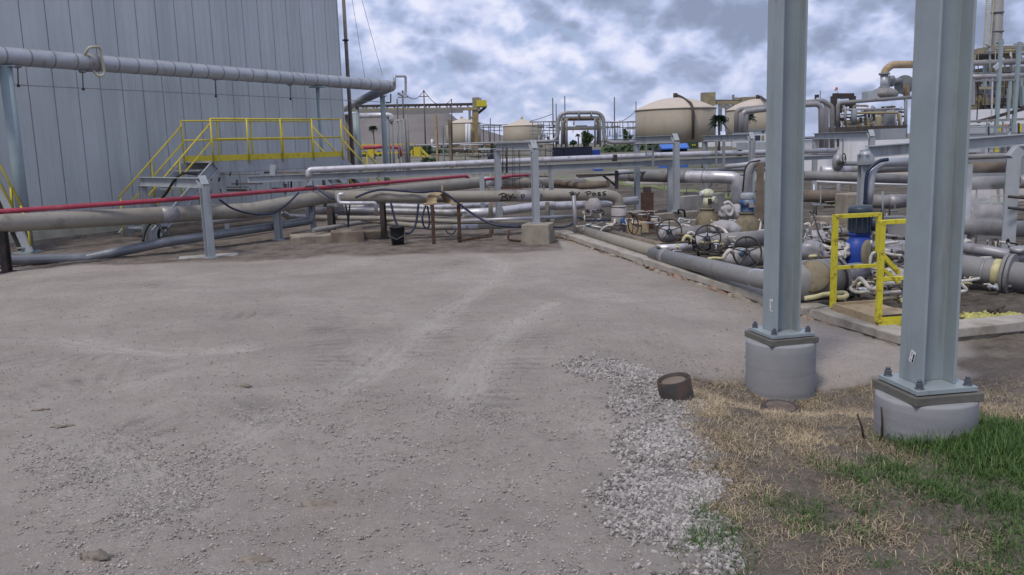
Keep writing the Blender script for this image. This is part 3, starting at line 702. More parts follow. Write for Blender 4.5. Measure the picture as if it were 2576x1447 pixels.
# tan main, red line, dark line on the ground
TAN0 = A(11, -60, 800, 15.0)
_, MAINPATH, MR = pipe('big tan pipe running beside the red line to the distance', 'tan_pipe', 0, [(11, -900, 1010, 13.6), (11, -60, 795, 15.0), (12, 900, 650, 18.7), (2, 60, 962, 20.6), (2, 1060, 868, 24.5), (2, 1230, 850, 25.5), (2, 1500, 850, 26.5), (3, 300, 800, 27.5)], rad=0.162, seg=20,
     wraps=((0.238, 0.256, 'dull_silver'), (0.80, 0.815, 'silver')), flanges=())
pipe('pinkish red fire line lying above the big tan pipe', 'red', 0, [(11, -900, 830, 13.9), (11, -60, 668, 15.3), (12, 0, 540, 16.9), (12, 1200, 440, 19.8), (2, 200, 880, 21.0), (2, 1145, 800, 25.0), (2, 1190, 842, 25.2), (2, 1500, 800, 26.3), (2, 1680, 790, 27)], rad=0.046, seg=12, bend=1.2)
pipe('dark grey pipe lying low along the edge of the yard', 'dark_pipe', 0, [(11, -400, 1210, 15.2), (11, 0, 1188, 15.8), (11, 930, 1165, 16.6), (12, 0, 992, 17.1), (12, 900, 860, 18.9), (12, 1555, 762, 20.4), (12, 1550, 610, 20.5)], rad=0.095, seg=18, bend=0.8, bands=(0.28,))
pipe('dull steel pipe behind the dark pipe below the big tan pipe', 'dull_silver', 0, [(12, 470, 770, 19.5), (12, 800, 735, 20.3), (12, 1190, 675, 21.6)], rad=0.085, seg=14)
pipe('short insulated drop pipe under the big tan pipe', 'dull_silver', 0, [(12, 1230, 660, 20.4), (12, 1320, 720, 20.8), (12, 1700, 742, 22.0)], rad=0.075, seg=14, bend=0.8)
for k, (t, w, lab) in enumerate((((11, 25, 880, 15.0), 18, 'dark rusty post under the tan pipe at the left edge'), ((12, 1775, 610, 19.6), 15, 'dark post under the tan pipe above the low concrete pad'), ((12, 1195, 650, 19.3), 15, 'blue grey post crossing behind the dark ground pipe'))):
    post(lab, 'dark_steel' if k < 2 else 'frame_paint', t, w, cat='pipe support', name='pipe_support_post')
pl = G(12, 1490, 1000)
block('wide low concrete pad behind the blue grey post', 'old_concrete', pl + Vector((0.1, 0.5, 0)), 1.0, 0.8, 0.16, 0.3)
block('dark stained concrete block under the dark tan pipe post', 'brown_pipe', G(12, 1850, 1000) + Vector((0.15, 0.35, 0)), 0.7, 0.6, 0.26, 0.2)
block('dark concrete block beside the black bucket', 'brown_pipe', G(2, 470, 1282) + Vector((0, 0.3, 0)), 0.95, 0.5, 0.20, 0.05)

# frame A
cane_frame('grey cane shaped frame standing at the yard edge before the red line', (12, 405, 300, 16.3), (12, -280, 275, 18.6), 0.145, 0.19, 'cane shaped pipe support frames')
block('thin pale concrete footing under the nearest grey frame', 'concrete', G(12, 455, 1150) + Vector((0, 0.05, 0)), 1.1, 0.45, 0.05, 0.35, name='concrete_footing', cat='concrete footing')
# hoses on the left
hose('black hose slung in a curve from the red line over the tan pipe', 'blue_hose', 0.022, [(12, 570, 530, 17.0), (12, 720, 630, 17.6), (12, 920, 685, 18.2), (12, 1110, 688, 18.9), (12, 1240, 630, 19.2), (12, 1340, 550, 19.4), (12, 1430, 460, 19.7)], group='slung hoses')
hose('black hose draped over the tan pipe by the junction', 'blue_hose', 0.022, [(12, 1500, 395, 20.2), (12, 1600, 395, 20.2), (12, 1700, 470, 20.1), (12, 1790, 520, 20.0), (12, 1830, 530, 20.0)], group='slung hoses')
hose('black cable rising over the crossbar of the nearest grey frame', 'black', 0.026, [(12, -80, 560, 17.6), (12, 0, 470, 17.4), (12, 90, 330, 17.2), (12, 170, 258, 17.2), (12, 230, 250, 17.4), (12, 330, 262, 17.6)], cat='cable', name='cable')
hose('black hose coiled on the ground by the stair foot', 'black', 0.03, [(11, 1540, 985, 18.2), (11, 1560, 880, 18.3), (11, 1620, 790, 18.4), (11, 1700, 800, 18.4), (11, 1790, 930, 18.2), (11, 1830, 940, 18.0), (11, 1800, 840, 18.2), (11, 1720, 860, 18.5), (11, 1720, 950, 18.6), (11, 1840, 945, 18.5)])
# ================================================================== MIDDLE: bypass line, rack, frames, hoses
BYY0, BYY1 = 18.4, 19.0
_, BYP, BYR = pipe('tan bypass pipe with BY PASS hand lettered on it and an elbow to the ground', 'tan_pipe', 0,
    [(2, 150, 955, 18.3), (2, 800, 962, 18.4), (3, 470, 885, 18.9), (3, 556, 905, 18.95), (3, 560, 1000, 18.95), (3, 562, 1185, 18.95)],
    rad=0.122, seg=22, bend=1.0, wraps=((0.560, 0.612, 'blanket'),))
byp_obj = _
tag(MB().tube([A(3, 560, 965, 18.95), A(3, 562, 1190, 18.95)], 0.168, 18).build('pipe_lagging', 'blanket', byp_obj))
lg = A(3, 600, 1085, 18.75); MB().disc(lg, Vector((0.2, -1, 0)), 0.075, 0.06, 18).build('blue_cap', 'motor_blue', byp_obj)
for k, yy in enumerate((975, 1045, 1110)):
    c = A(3, 561, yy, 18.95); MB().disc(c, Vector((0.0, 0, 1)), 0.176, 0.012, 18).build('strap', 'dark_steel', byp_obj)
for k, x in ((0, 510), (1, 540)):
    a = BYP[-1]
# lettering: brush strokes laid on the pipe's own surface
pa, pb = A(2, 800, 962, 18.4), A(3, 470, 885, 18.9)
def on_pipe(r, x, y):
    d = ray(r, x, y); ax = (pb - pa).normalized(); o = CAM - pa
    d1 = d - ax * d.dot(ax); o1_ = o - ax * o.dot(ax); a = d1.dot(d1); b = 2 * d1.dot(o1_); c = o1_.dot(o1_) - (BYR + 0.003) ** 2
    disc = b * b - 4 * a * c
    if disc < 0: return None
    return CAM + d * ((-b - math.sqrt(disc)) / (2 * a))
def stroke(r, pts, w, name):
    P = [p for p in (on_pipe(r, x, y) for x, y in pts) if p is not None]
    if len(P) > 1: MB().tube(smooth_path(P, 4), w, 6).build(name, 'ink', byp_obj)
W_ = 0.0105
stroke(2, [(1418, 938), (1421, 960), (1416, 988)], W_, 'letter_stroke'); stroke(2, [(1395, 945), (1425, 933), (1455, 943), (1440, 957), (1420, 960)], W_, 'letter_stroke'); stroke(2, [(1420, 960), (1450, 962), (1462, 978), (1440, 990), (1405, 988)], W_, 'letter_stroke')
stroke(2, [(1468, 940), (1475, 958), (1487, 960)], W_, 'letter_stroke'); stroke(2, [(1503, 936), (1488, 962), (1472, 992)], W_, 'letter_stroke'); stroke(2, [(1504, 966), (1526, 965)], W_, 'letter_stroke')
stroke(2, [(1566, 946), (1570, 965), (1570, 990)], W_, 'letter_stroke'); stroke(2, [(1560, 948), (1582, 942), (1590, 952), (1572, 964)], W_, 'letter_stroke'); stroke(2, [(1720, 938), (1724, 962)], W_, 'letter_stroke')
stroke(3, [(190, 866), (200, 888)], W_, 'letter_stroke'); stroke(3, [(185, 868), (212, 862), (216, 870), (200, 877), (222, 880), (216, 889), (196, 889)], W_, 'letter_stroke')
stroke(3, [(228, 868), (240, 880)], W_, 'letter_stroke'); stroke(3, [(262, 864), (246, 884), (238, 896)], W_, 'letter_stroke')
stroke(3, [(318, 864), (322, 892)], W_, 'letter_stroke'); stroke(3, [(305, 866), (335, 858), (350, 866), (335, 876), (320, 878)], W_, 'letter_stroke')
stroke(3, [(382, 872), (366, 870), (360, 882), (370, 888), (382, 874), (386, 888)], W_, 'letter_stroke')
stroke(3, [(422, 864), (404, 868), (404, 876), (420, 878), (420, 886), (400, 888)], W_, 'letter_stroke'); stroke(3, [(462, 858), (442, 864), (442, 872), (460, 876), (458, 884), (436, 886)], W_, 'letter_stroke')

# saddle guard over the bypass
sg = G(2, 900, 1322); sadl = thing('pipe_saddle_stand', 'rusty half round saddle guard on two legs over the bypass pipe', 'pipe stand', sg)
Ys = 17.9; L0, L1 = A(2, 903, 1008, Ys), A(2, 1042, 1008, Ys); cen = (L0 + L1) / 2; rr = (L1 - L0).length / 2; ax = (L1 - L0).normalized(); dep = Vector((ax.y, -ax.x, 0)) * -1
dep = Vector((-0.62, 0.78, 0)).normalized()
mb = MB(); vs = []; nn = 14
for i in range(nn + 1):
    a = math.pi * i / nn
    for k, (rk, dk) in enumerate(((rr, -0.06), (rr, 0.30), (rr - 0.02, 0.30), (rr - 0.02, -0.06))):
        vs.append(cen + ax * (-rk * math.cos(a)) + Vector((0, 0, rk * 1.2 * math.sin(a))) + dep * dk)
fs = []
for i in range(nn):
    for k in range(4): fs.append((i * 4 + k, i * 4 + (k + 1) % 4, i * 4 + 4 + (k + 1) % 4, i * 4 + 4 + k))
fs += [(0, 1, 2, 3), (nn * 4 + 3, nn * 4 + 2, nn * 4 + 1, nn * 4)]
mb.add(vs, fs, True).build('saddle', 'rust_tan', sadl)
for sx in (-1, 1):
    c = cen + ax * (sx * (rr + 0.10)) + dep * 0.02; MB().box(c - Vector((0, 0, 0.02)), 0.22, 0.26, 0.035, math.atan2(ax.y, ax.x)).build('flange_plate', 'rust_tan', sadl)
for x0, x1, yb in ((885, 900, 1322), (1096, 1098, 1308)):
    top = A(2, x0, 1012, Ys); b = G(2, x1, yb); MB().prism([(-0.035, -0.035), (0.035, -0.035), (0.035, 0.035), (-0.035, 0.035)], b, Vector((b.x, b.y, top.z))).build('leg', 'rust', sadl, bevel=0.003)
a, b = A(2, 870, 1015, Ys), A(2, 905, 1085, Ys); MB().bar(a, b, 0.02, 0.04).build('brace', 'rust', sadl)
MB().box(A(2, 962, 895, Ys + 0.05), 0.04, 0.02, 0.13).build('lug', 'rust_tan', sadl)

# the rack: long silver line and its grey beam
pipe('long silver insulated pipe running on top of the grey beam', 'silver', 0, [(12, 1535, 300, 20.2), (12, 1535, 215, 20.2), (2, 1200, 703, 21.0), (3, 0, 617, 21.6), (3, 1000, 577, 22.9), (5, 350, 1149, 24.2)], rad=0.072, seg=16, bend=0.9, bands=(0.25, 0.4, 0.55, 0.62, 0.8))
beam = thing('rack_beam', 'long pale grey channel beam under the silver pipe', 'steel beam', A(12, 880, 330, 20.2))
A0, A1 = A(12, 880, 318, 20.2), A(5, 345, 1192, 24.3)
MB().prism(cpoly(0.155, 0.06), A0, A1).build('channel', 'frame_paint', beam)
for (r, x, y) in ((2, 1258, 800), (3, 45, 700), (12, 1545, 320), (3, 960, 650)):
    t = ((ray(r, x, y).x / ray(r, x, y).y) - A0.x / A0.y); best = min(range(201), key=lambda i: abs((A0.lerp(A1, i / 200)).x / (A0.lerp(A1, i / 200)).y - ray(r, x, y).x / ray(r, x, y).y))
    p = A0.lerp(A1, best / 200); MB().prism(hpoly(0.12, 0.12, 0.012, 0.01), on_ground(p), p - Vector((0, 0, 0.08))).build('leg', 'frame_paint', beam)
p = A(12, 1155, 270, 20.6); MB().prism(hpoly(0.13, 0.13, 0.012, 0.01), p, A(12, 1155, 158, 20.6)).build('stub_post', 'frame_paint', beam)
for x in (530, 1480): 
    c = A(3, x, 603 if x < 600 else 566, 22.2 if x < 600 else 23.4); MB().box(c, 0.09, 0.12, 0.17, 0.3).build('pipe_clamp', 'dark_steel', beam)

# frames B, C, D, E over the rack
FG = 'cane shaped pipe support frames'
blkB = G(2, 1690, 1328); bB = blkB + Vector((0.03, 0.36, 0))
block('squat pale concrete plinth under a grey frame at the kerb end', 'old_concrete', bB, 0.56, 0.56, 0.42, -0.25, name='concrete_plinth', bevel=0.02)
Bz = bB.z - 0.03 + 0.42
nB = A(2, 1664, 540, bB.y); nB = Vector((nB.x, nB.y, nB.z))
cane_frame('grey cane shaped frame standing on the square concrete plinth', nB, (2, 1372, 540, bB.y + 2.4), 0.125, 0.16, FG, Bz)
rods = thing('hanger_rods', 'thin hanger rods dropping from the frame over the plinth', 'hanger', on_ground(A(2, 1500, 600, bB.y + 1)))
for x, w in ((1425, 8), (1455, 14), (1500, 4), (1512, 4), (1555, 4)):
    MB().tube([A(2, x, 585, bB.y + 1.2), A(2, x, 780 if w > 5 else 905, bB.y + 1.2)], px_m(w / 3, 18) / 2, 6).build('rod', 'dark_steel', rods)
MB().box(A(2, 1490, 890, bB.y + 1.2), 0.45, 0.06, 0.05).build('cradle', 'rust', rods)
nC = A(3, 1000, 428, 20.6); zC = A(3, 1004, 1012, 20.6).z
cane_frame('grey cane shaped frame behind the rusty square post', nC, (3, 690, 440, 23.0), 0.125, 0.19, FG, zC)
cane_frame('grey cane shaped frame in front of the palm and big tank', A(3, 1580, 418, 22.0), (3, 1210, 425, 25.0), 0.125, 0.17, FG)
cane_frame('grey cane shaped frame before the white wall with blue stripe', A(14, 1790, 680, 21.0), (14, 1040, 690, 25.0), 0.125, 0.17, FG)
for x, y0, y1, Y, w in ((770, 495, 600, 22, 3), (822, 495, 685, 22, 5), (1305, 480, 665, 23, 4), (1362, 480, 665, 23, 6)):
    tag(MB().bar(A(3, x, y0, Y), A(3, x, y1, Y), px_m(w, Y) , px_m(w, Y)).build('hanger_strut', 'far_steel'), {770: 'thin hanger strut under the frame at the big tank left end', 822: 'thicker hanger strut dropping to the pipe under the frame by the blue roof', 1305: 'thin hanger strut below the frame at the palm trunk', 1362: 'thicker hanger strut below the frame right of the palm trunk'}[x], 'hanger')

# low parallel pipes between the bypass and the ground
pipe('shiny thin steel pipe running low beside the concrete plinth', 'silver', 0, [(2, 1115, 1142, 18.6), (2, 1640, 1122, 18.8), (3, 0, 1056, 18.9), (3, 215, 1048, 19.0)], rad=0.036, seg=12)
pipe('upper grey pipe of the low bundle behind the bypass', 'dull_silver', 0, [(2, -60, 1068, 21.0), (2, 300, 1062, 21.0), (2, 1000, 1080, 20.5), (2, 1120, 1080, 20.4)], rad=0.085, seg=14)
pipe('shiny insulated pipe of the low bundle seen under the bypass lettering', 'silver', 0, [(2, 1120, 1086, 20.3), (2, 1350, 1076, 20.6), (2, 1780, 1020, 21.4), (3, 80, 970, 21.6), (3, 480, 948, 22.0), (3, 700, 925, 22.4)], rad=0.105, seg=16, flanges=(), bands=(0.2, 0.5))
pipe('second shiny insulated pipe higher behind the bypass saddle', 'silver', 0, [(2, 210, 1040, 21.8), (2, 560, 1028, 22.0), (2, 900, 1040, 22.0), (2, 1320, 1022, 22.2)], rad=0.065, seg=14)
pipe('tan thin pipe of the low bundle above the ground pipe', 'tan_pipe', 0, [(2, 0, 1118, 19.8), (2, 500, 1125, 19.6), (2, 1120, 1152, 19.2), (2, 1320, 1150, 19.2), (2, 1640, 1160, 19.2)], rad=0.055, seg=12)
pipe('tan ground pipe curving low toward the plinth', 'tan_pipe', 0, [(2, 350, 1128, 20.2), (2, 560, 1160, 19.6), (2, 900, 1195, 19.0), (2, 1160, 1192, 18.9), (2, 1600, 1175, 18.9)], rad=0.06, seg=12, bend=2, wraps=((0.62, 0.75, 'silver'),))
pipe('silver bent stub pipe at the junction of bypass and tan pipe', 'silver', 0, [(2, 215, 940, 17.9), (2, 170, 940, 17.9), (2, 172, 1005, 17.9), (2, 260, 1008, 17.9), (2, 455, 1006, 18.0), (2, 460, 1100, 18.1)], rad=0.038, seg=12, bend=0.9)
pipe('small silver pipe with drop leg behind the saddle legs', 'silver', 0, [(2, 1080, 1075, 18.9), (2, 1160, 1070, 18.9), (2, 1165, 1120, 18.9)], rad=0.05, seg=12, bend=0.7)
pipe('dark grey pipe on the ground below the low bundle', 'grey_pipe', 0, [(2, -20, 1215, 18.9), (2, 320, 1160, 20.3), (2, 700, 1120, 22)], rad=0.05, seg=12)
for k, (x, ya, w, Y, m, lab) in enumerate(((505, 980, 12, 18.9, 'dark_steel', 'dark post under the bypass pipe near the black bucket'), (1330, 1010, 9, 18.9, 'tan_pipe', 'tan post under the lettered part of the bypass pipe'), (1765, 1000, 9, 19.1, 'tan_pipe', 'tan post under the bypass pipe right of the plinth frame'))):
    post(lab, m, (2, x, ya, Y), w, cat='pipe support', name='pipe_support_post')
pipe('insulated valve bulge hanging under the bypass pipe end', 'blanket', 0, [(3, 368, 905, 18.9), (3, 368, 930, 18.9)], rad=0.1)
MB().lathe([(0.0, -0.155), (0.15, -0.15), (0.185, -0.12), (0.195, 0.0), (0.185, 0.06), (0.13, 0.13), (0.10, 0.17), (0.0, 0.175)], A(3, 368, 968, 18.8), seg=14).build('lagging_bulge', 'blanket')
bpy.context.view_layer.update()
ob = bpy.data.objects['lagging_bulge']; tag(ob, 'grey quilted insulation wrapped valve under the words on the bypass', 'wrapped valve')
pipe('rusty thin ground pipe with a small valve at the saddle leg', 'rust', 0, [(2, 1080, 1225, 17.6), (2, 1082, 1295, 17.6), (2, 1340, 1262, 18.0), (2, 1338, 1215, 18.0)], rad=0.018, seg=8, bend=0.8, flanges=(0.4, 0.62))
pipe('rusty upper thin pipe beside the saddle leg', 'rust', 0, [(2, 1100, 1290, 17.9), (2, 1340, 1245, 18.3)], rad=0.012, seg=8)
bk = G(2, 618, 1330); bkt = thing('black_bucket', 'black scuffed bucket standing at the yard edge', 'bucket', bk)
MB().lathe([(0.0, 0.004), (0.125, 0.0), (0.14, 0.18), (0.148, 0.34), (0.157, 0.345), (0.157, 0.37), (0.142, 0.37), (0.128, 0.03), (0, 0.03)], bk + Vector((0, 0.15, 0)), seg=24).build('body', 'black', bkt)
MB().tube([bk + Vector((-0.155, 0.15, 0.33)), bk + Vector((-0.16, 0.02, 0.2)), bk + Vector((0, -0.02, 0.12)), bk + Vector((0.16, 0.02, 0.2)), bk + Vector((0.155, 0.15, 0.33))], 0.006, 6).build('handle', 'bolt', bkt)
HG = 'hoses looped under the bypass pipe'
hose('blue black hose hanging in a wide loop behind the black bucket', 'blue_hose', 0.024, [(2, 570, 1000, 18.2), (2, 605, 1140, 18.1), (2, 660, 1225, 18.0), (2, 720, 1232, 18.0), (2, 762, 1160, 18.1), (2, 782, 1010, 18.2)], group=HG)
hose('blue black hose hanging in a narrow loop left of the saddle leg', 'blue_hose', 0.02, [(2, 838, 1020, 18.1), (2, 812, 1110, 18.0), (2, 822, 1180, 18.0), (2, 850, 1200, 18.0), (2, 866, 1150, 18.0), (2, 850, 1030, 18.1)], group=HG)
hose('blue black hose arching over the saddle and trailing to the plinth', 'blue_hose', 0.024, [(2, 300, 965, 18.1), (2, 400, 925, 18.15), (2, 500, 905, 18.2), (2, 620, 912, 18.2), (2, 800, 925, 18.2), (2, 930, 915, 17.7), (2, 1010, 950, 17.6), (2, 1160, 1065, 17.6), (2, 1290, 1145, 17.5), (2, 1400, 1180, 17.4), (2, 1530, 1188, 17.4), (2, 1600, 1178, 17.2)], group=HG)
hose('thin dark hose pair hanging straight under the tan pipe', 'black', 0.016, [(2, 225, 1020, 18.0), (2, 240, 1100, 18.0), (2, 246, 1190, 18.0), (2, 250, 1110, 18.05), (2, 258, 1020, 18.05)], group=HG)
hose('small hose loop on the ground right of the saddle leg', 'blue_hose', 0.016, [(2, 990, 1215, 17.8), (2, 1010, 1238, 17.7), (2, 1045, 1242, 17.7), (2, 1066, 1215, 17.8)], group=HG)
hose('blue black hose crossing from the plinth to the kerb pipe', 'blue_hose', 0.02, [(3, 40, 1125, 17.3), (3, 130, 1132, 17.3), (3, 200, 1110, 17.6), (3, 250, 1060, 17.9), (3, 320, 1080, 18.2), (3, 500, 1078, 18.3)], group=HG)
pipe('short rusty pipe crank standing beside the plinth', 'rust', 0, [(2, 1470, 1215, 17.6), (2, 1466, 1285, 17.5), (2, 1560, 1300, 17.4)], rad=0.022, seg=8, bend=0.8)
pipe('pale conduit post standing at the start of the kerb', 'dull_silver', 0, [(3, 233, 1195, 17.6), (3, 218, 890, 17.6)], rad=0.042, seg=12)
# ================================================================== RIGHT: kerb, valves, pumps, stile, columns
kerb = thing('concrete_kerb', 'low worn concrete kerb wall edging the valve pit', 'kerb wall', on_ground(KERB[2]))
KW, CAPH = 0.30, 0.095
def kerb_run(P, name='cap', m='kerb_concrete', h=CAPH, w=KW, dz=0.0, jig=0.006):
    out = []
    for a, b in zip(P, P[1:]):
        n = max(2, int((b - a).length / 0.28))
        for i in range(n): out.append(a.lerp(b, i / n))
    out.append(P[-1]); vs = []; rnd = random.Random(4)
    for i, p in enumerate(out):
        d = (out[min(i + 1, len(out) - 1)] - out[max(i - 1, 0)]); d.z = 0; d.normalize(); s = Vector((-d.y, d.x, 0)) if P is KERB2 or d.x > 0.6 else Vector((-d.y, d.x, 0)) 
        s = s if s.dot(Vector((1, 0.3, 0))) > 0 else -s
        if d.x > 0.75: s = Vector((-d.y, d.x, 0))
        j = lambda: rnd.uniform(-jig, jig)
        vs += [p + Vector((j(), j(), j() + dz)) - s * 0.0, p + s * w + Vector((j(), j(), j() + dz)), p + s * w + Vector((0, 0, dz - h)), p - s * 0.0 + Vector((j(), j(), dz - h + j()))]
    n = len(out); fs = [(i * 4 + k, i * 4 + (k + 1) % 4, i * 4 + 4 + (k + 1) % 4, i * 4 + 4 + k) for i in range(n - 1) for k in range(4)] + [(3, 2, 1, 0), (n * 4 - 4, n * 4 - 3, n * 4 - 2, n * 4 - 1)]
    MB().add(vs, fs).build(name, m, kerb, bevel=0.01)
KALL = KERB[::-1]
kerb_run(KALL); kerb_run(KERB2)
kerb_run([p + Vector((0.03, 0.0, 0)) for p in KALL], 'wall_core', 'old_concrete', 0.35, KW - 0.05, -CAPH + 0.004)
kerb_run([p + Vector((0, 0.03, 0)) for p in KERB2], 'wall_core', 'old_concrete', 0.35, KW - 0.05, -CAPH + 0.004)
rnd = random.Random(11)                    # broken bricks showing under the cap
for i in range(80):
    t = i / 80; k = t * (len(KERB) - 1); a = KERB[int(k)].lerp(KERB[min(int(k) + 1, 3)], k - int(k))
    if rnd.random() < 0.22 and t > 0.45 or t > 0.86: continue
    c = a + Vector((-0.0 + rnd.uniform(-0.02, 0.02), 0, -CAPH - 0.045 + rnd.uniform(-0.025, 0.02)))
    MB().lump(c + Vector((0.03, 0, 0)), rnd.uniform(0.05, 0.075), rnd.uniform(0.07, 0.2), rnd.uniform(0.03, 0.06), i, 0.42, 2, Matrix.Rotation(0.25, 3, 'Z')).build('brick', 'brick_rubble' if rnd.random() < 0.6 else 'old_concrete', kerb)

# kerb side pipes
pipe('tan upper length of the fat pipe lying along the kerb', 'tan_pipe', 0, [(3, 290, 1165, 17.6), (3, 852, 1322, 13.6)], rad=0.105, seg=18)
pipe('grey lagged length of the fat pipe lying along the kerb', 'grey_pipe', 0, [(3, 826, 1334, 13.6), (4, 1160, 930, 9.9), (4, 1590, 945, 9.5)], rad=0.108, seg=20, wraps=((0.80, 0.9, 'silver'), (0.10, 0.14, 'dull_silver')))
pipe('brown rusty pipe behind the kerb pipe ending in a grey wrap', 'brown_pipe', 0, [(3, 520, 1185, 17.4), (3, 900, 1285, 14.6)], rad=0.085, seg=16)
post('short pipe stub post in front of the kerb pipe joint', 'old_concrete', (3, 962, 1330, 13.0), 12, cat='pipe support', name='pipe_support_post', foot=False)
MB().box(A(3, 866, 1335, 13.3), 0.03, 0.1, 0.2, 0.2).build('end_plate', 'dark_steel')
tag(bpy.data.objects['end_plate'], 'dark upright plate at the joint of the kerb pipe', 'plate')
# big lagged tee behind the first column
tee = thing('lagged_tee', 'big grey lagged tee with a tan end face beside the column', 'pipe fitting', on_ground(A(4, 1630, 960, 9.6)))
c = A(4, 1600, 930, 9.6); MB().tube([c + Vector((-0.45, -0.1, 0)), c + Vector((0.30, 0.1, 0))], 0.235, 24).build('body', 'grey_pipe', tee)
MB().tube([c + Vector((0.28, 0.1, 0.02)), A(4, 1800, 890, 10.0), A(4, 1980, 862, 10.8)], 0.13, 18).build('branch', 'dull_silver', tee)
MB().ring(c + Vector((0.24, 0.07, 0)), Vector((1, 0.27, 0)), 0.238, 0.013, 30).build('band', 'black', tee)
MB().lathe([(0.0, 0.05), (0.12, 0.045), (0.17, 0.02), (0.19, 0)], c + Vector((-0.1, -0.2, 0.08)), Vector((-0.3, -0.9, 0.35)), 22).build('end_face', 'hood_tan', tee)

# hand wheel valves
def wheel_valve(label, ctr, Rw, body_dir, axis, m='blanket', blen=0.75, wheel_m='dark_steel'):
    c = PT(ctr); ax = Vector(axis).normalized(); bd = Vector(body_dir).normalized()
    t = thing('handwheel_valve', label, 'valve', on_ground(c), 'handwheel valves along the kerb')
    bc = c - ax * 0.30
    MB().lump(bc + bd * 0.02 - Vector((0, 0, 0.06)), 0.24, 0.19, 0.16, len(label), 0.07, 3, Matrix.Rotation(math.atan2(bd.y, bd.x), 3, 'Z')).build('body', m, t)
    MB().tube([bc + bd * 0.1 - Vector((0, 0, 0.06)), bc + bd * blen - Vector((0, 0, 0.06))], 0.135, 18).build('pipe_end', 'grey_pipe', t)
    mb = MB(); mb.tube([bc, c + ax * 0.03], 0.017, 10); mb.build('stem', 'bolt', t)
    mb = MB(); s, u = frame_of(ax)
    for k in (-1, 1): mb.bar(c - ax * 0.22 + s * 0.055 * k, c - ax * 0.05 + s * 0.03 * k, 0.025, 0.03)
    mb.disc(c - ax * 0.06, ax, 0.05, 0.05, 12); mb.disc(c - ax * 0.22, ax, 0.08, 0.03, 14); mb.build('yoke', 'yoke_blue', t)
    w = MB().ring(c, ax, Rw, 0.0135, 36, 8).build('handwheel', wheel_m, t)
    for k in range(5):
        a = 2 * math.pi * k / 5 + 0.3; d = s * math.cos(a) + u * math.sin(a); MB().tube([c - ax * 0.012, c + d * Rw * 0.6 - ax * 0.01, c + d * Rw], 0.010, 6).build('spoke', wheel_m, w)
    MB().disc(c, ax, 0.035, 0.05, 12).build('hub', wheel_m, w)
wheel_valve('farthest small handwheel valve with grey lagged body', (4, 325, 500, 15.8), 0.222, (1, 0.35, 0), (-0.1, -0.95, 0.12))
wheel_valve('middle handwheel valve with blue yoke on a grey lagged pipe', (4, 660, 560, 14.3), 0.213, (1, 0.35, 0), (-0.05, -0.95, 0.15), blen=1.3)
wheel_valve('nearest large black handwheel valve beside the first column', (4, 1005, 685, 12.2), 0.222, (1, 0.3, 0), (0.22, -0.92, 0.2), blen=1.0)
t = thing('handwheel', 'small brown handwheel in front of the rusty box', 'valve wheel', on_ground(A(3, 672, 1110, 17.6)))
MB().ring(A(3, 672, 1110, 17.6), Vector((0.75, -0.6, 0.1)), 0.2, 0.012, 28).build('rim', 'rust', t)
for k in range(4):
    a = k * math.pi / 2 + 0.4; s, u = frame_of(Vector((0.75, -0.6, 0.1))); c = A(3, 672, 1110, 17.6); MB().tube([c, c + (s * math.cos(a) + u * math.sin(a)) * 0.2], 0.009, 6).build('spoke', 'rust', t)
MB().tube([A(3, 672, 1110, 17.6), A(3, 735, 1120, 17.9)], 0.016, 8).build('stem', 'rust', t)
tag(MB().tube([A(4, 210, 655, 14.3), A(4, 520, 640, 14.5)], 0.07, 16).build('pipe_sleeve', 'silver'), 'flattened silver sleeve at the end of the brown pipe', 'pipe sleeve')

# rusty square post and box
rp = G(3, 790, 1150)
rpt = thing('rusty_post', 'tall dark rusty square post with stepped top', 'post', rp + Vector((0, 0.2, 0)))
p0 = rp + Vector((0, 0.2, 0)); zt = A(3, 790, 865, p0.y).z; zt2 = A(3, 790, 822, p0.y).z
MB().prism([(-.125, -.12), (.125, -.12), (.125, .12), (-.125, .12)], p0, Vector((p0.x, p0.y, zt))).build('shaft', 'rust', rpt, bevel=0.006)
MB().prism([(-.08, -.08), (.08, -.08), (.08, .08), (-.08, .08)], Vector((p0.x, p0.y, zt)), Vector((p0.x, p0.y, zt2))).build('top', 'dark_steel', rpt, bevel=0.006)
block('tan rust stained steel box at the foot of the rusty post', 'rust_tan', A(3, 705, 1170, 18.4), 0.42, 0.3, 0.28, 0.1, name='steel_box', cat='box')
block('brown low box left of the rusty post', 'brown_pipe', A(3, 690, 1040, 19.6), 0.6, 0.4, 0.42, 0.1, name='steel_box', cat='box')
# pit walls
def wall(label, a, b, z0, z1, th=0.2, m='old_concrete'):
    d = (b - a); d.z = 0; L = d.length; c = (a + b) / 2
    return tag(MB().box((c.x, c.y, (z0 + z1) / 2), L, th, z1 - z0, math.atan2(d.y, d.x)).build('concrete_wall', m, None, None, 0.015), label, 'concrete wall')
def wall_px(label, r, x0, y0, x1, y1, Y0, Y1, m='old_concrete', th=0.2):
    a, b = A(r, x0, y0, Y0), A(r, x1, y1, Y1); zt = (a.z + b.z) / 2; return wall(label, a, b, -0.26, zt, th, m)
wall_px('rear low concrete wall behind the rusty post and pump', 3, 845, 1018, 1160, 1014, 20.4, 21.0)
wall_px('front low concrete wall before the first pump', 3, 855, 1085, 1165, 1076, 18.9, 19.3)
wall_px('grey concrete wall block behind the pumps', 3, 1030, 885, 1350, 880, 22.5, 23.5, 'concrete')
wall_px('tan concrete wall stub beside the kerb start', 3, 240, 1120, 400, 1112, 18.0, 18.2)
wall_px('tan concrete wall behind the yellow stile', 6, 165, 375, 480, 392, 15.2, 14.8)
wall_px('pale wide concrete wall right of the dark topped pump', 6, 730, 385, 880, 380, 15.0, 15.0, 'concrete')
wall_px('pale grey concrete wall beyond the steam', 6, 1300, 505, 1800, 560, 16.5, 16.0, 'concrete')
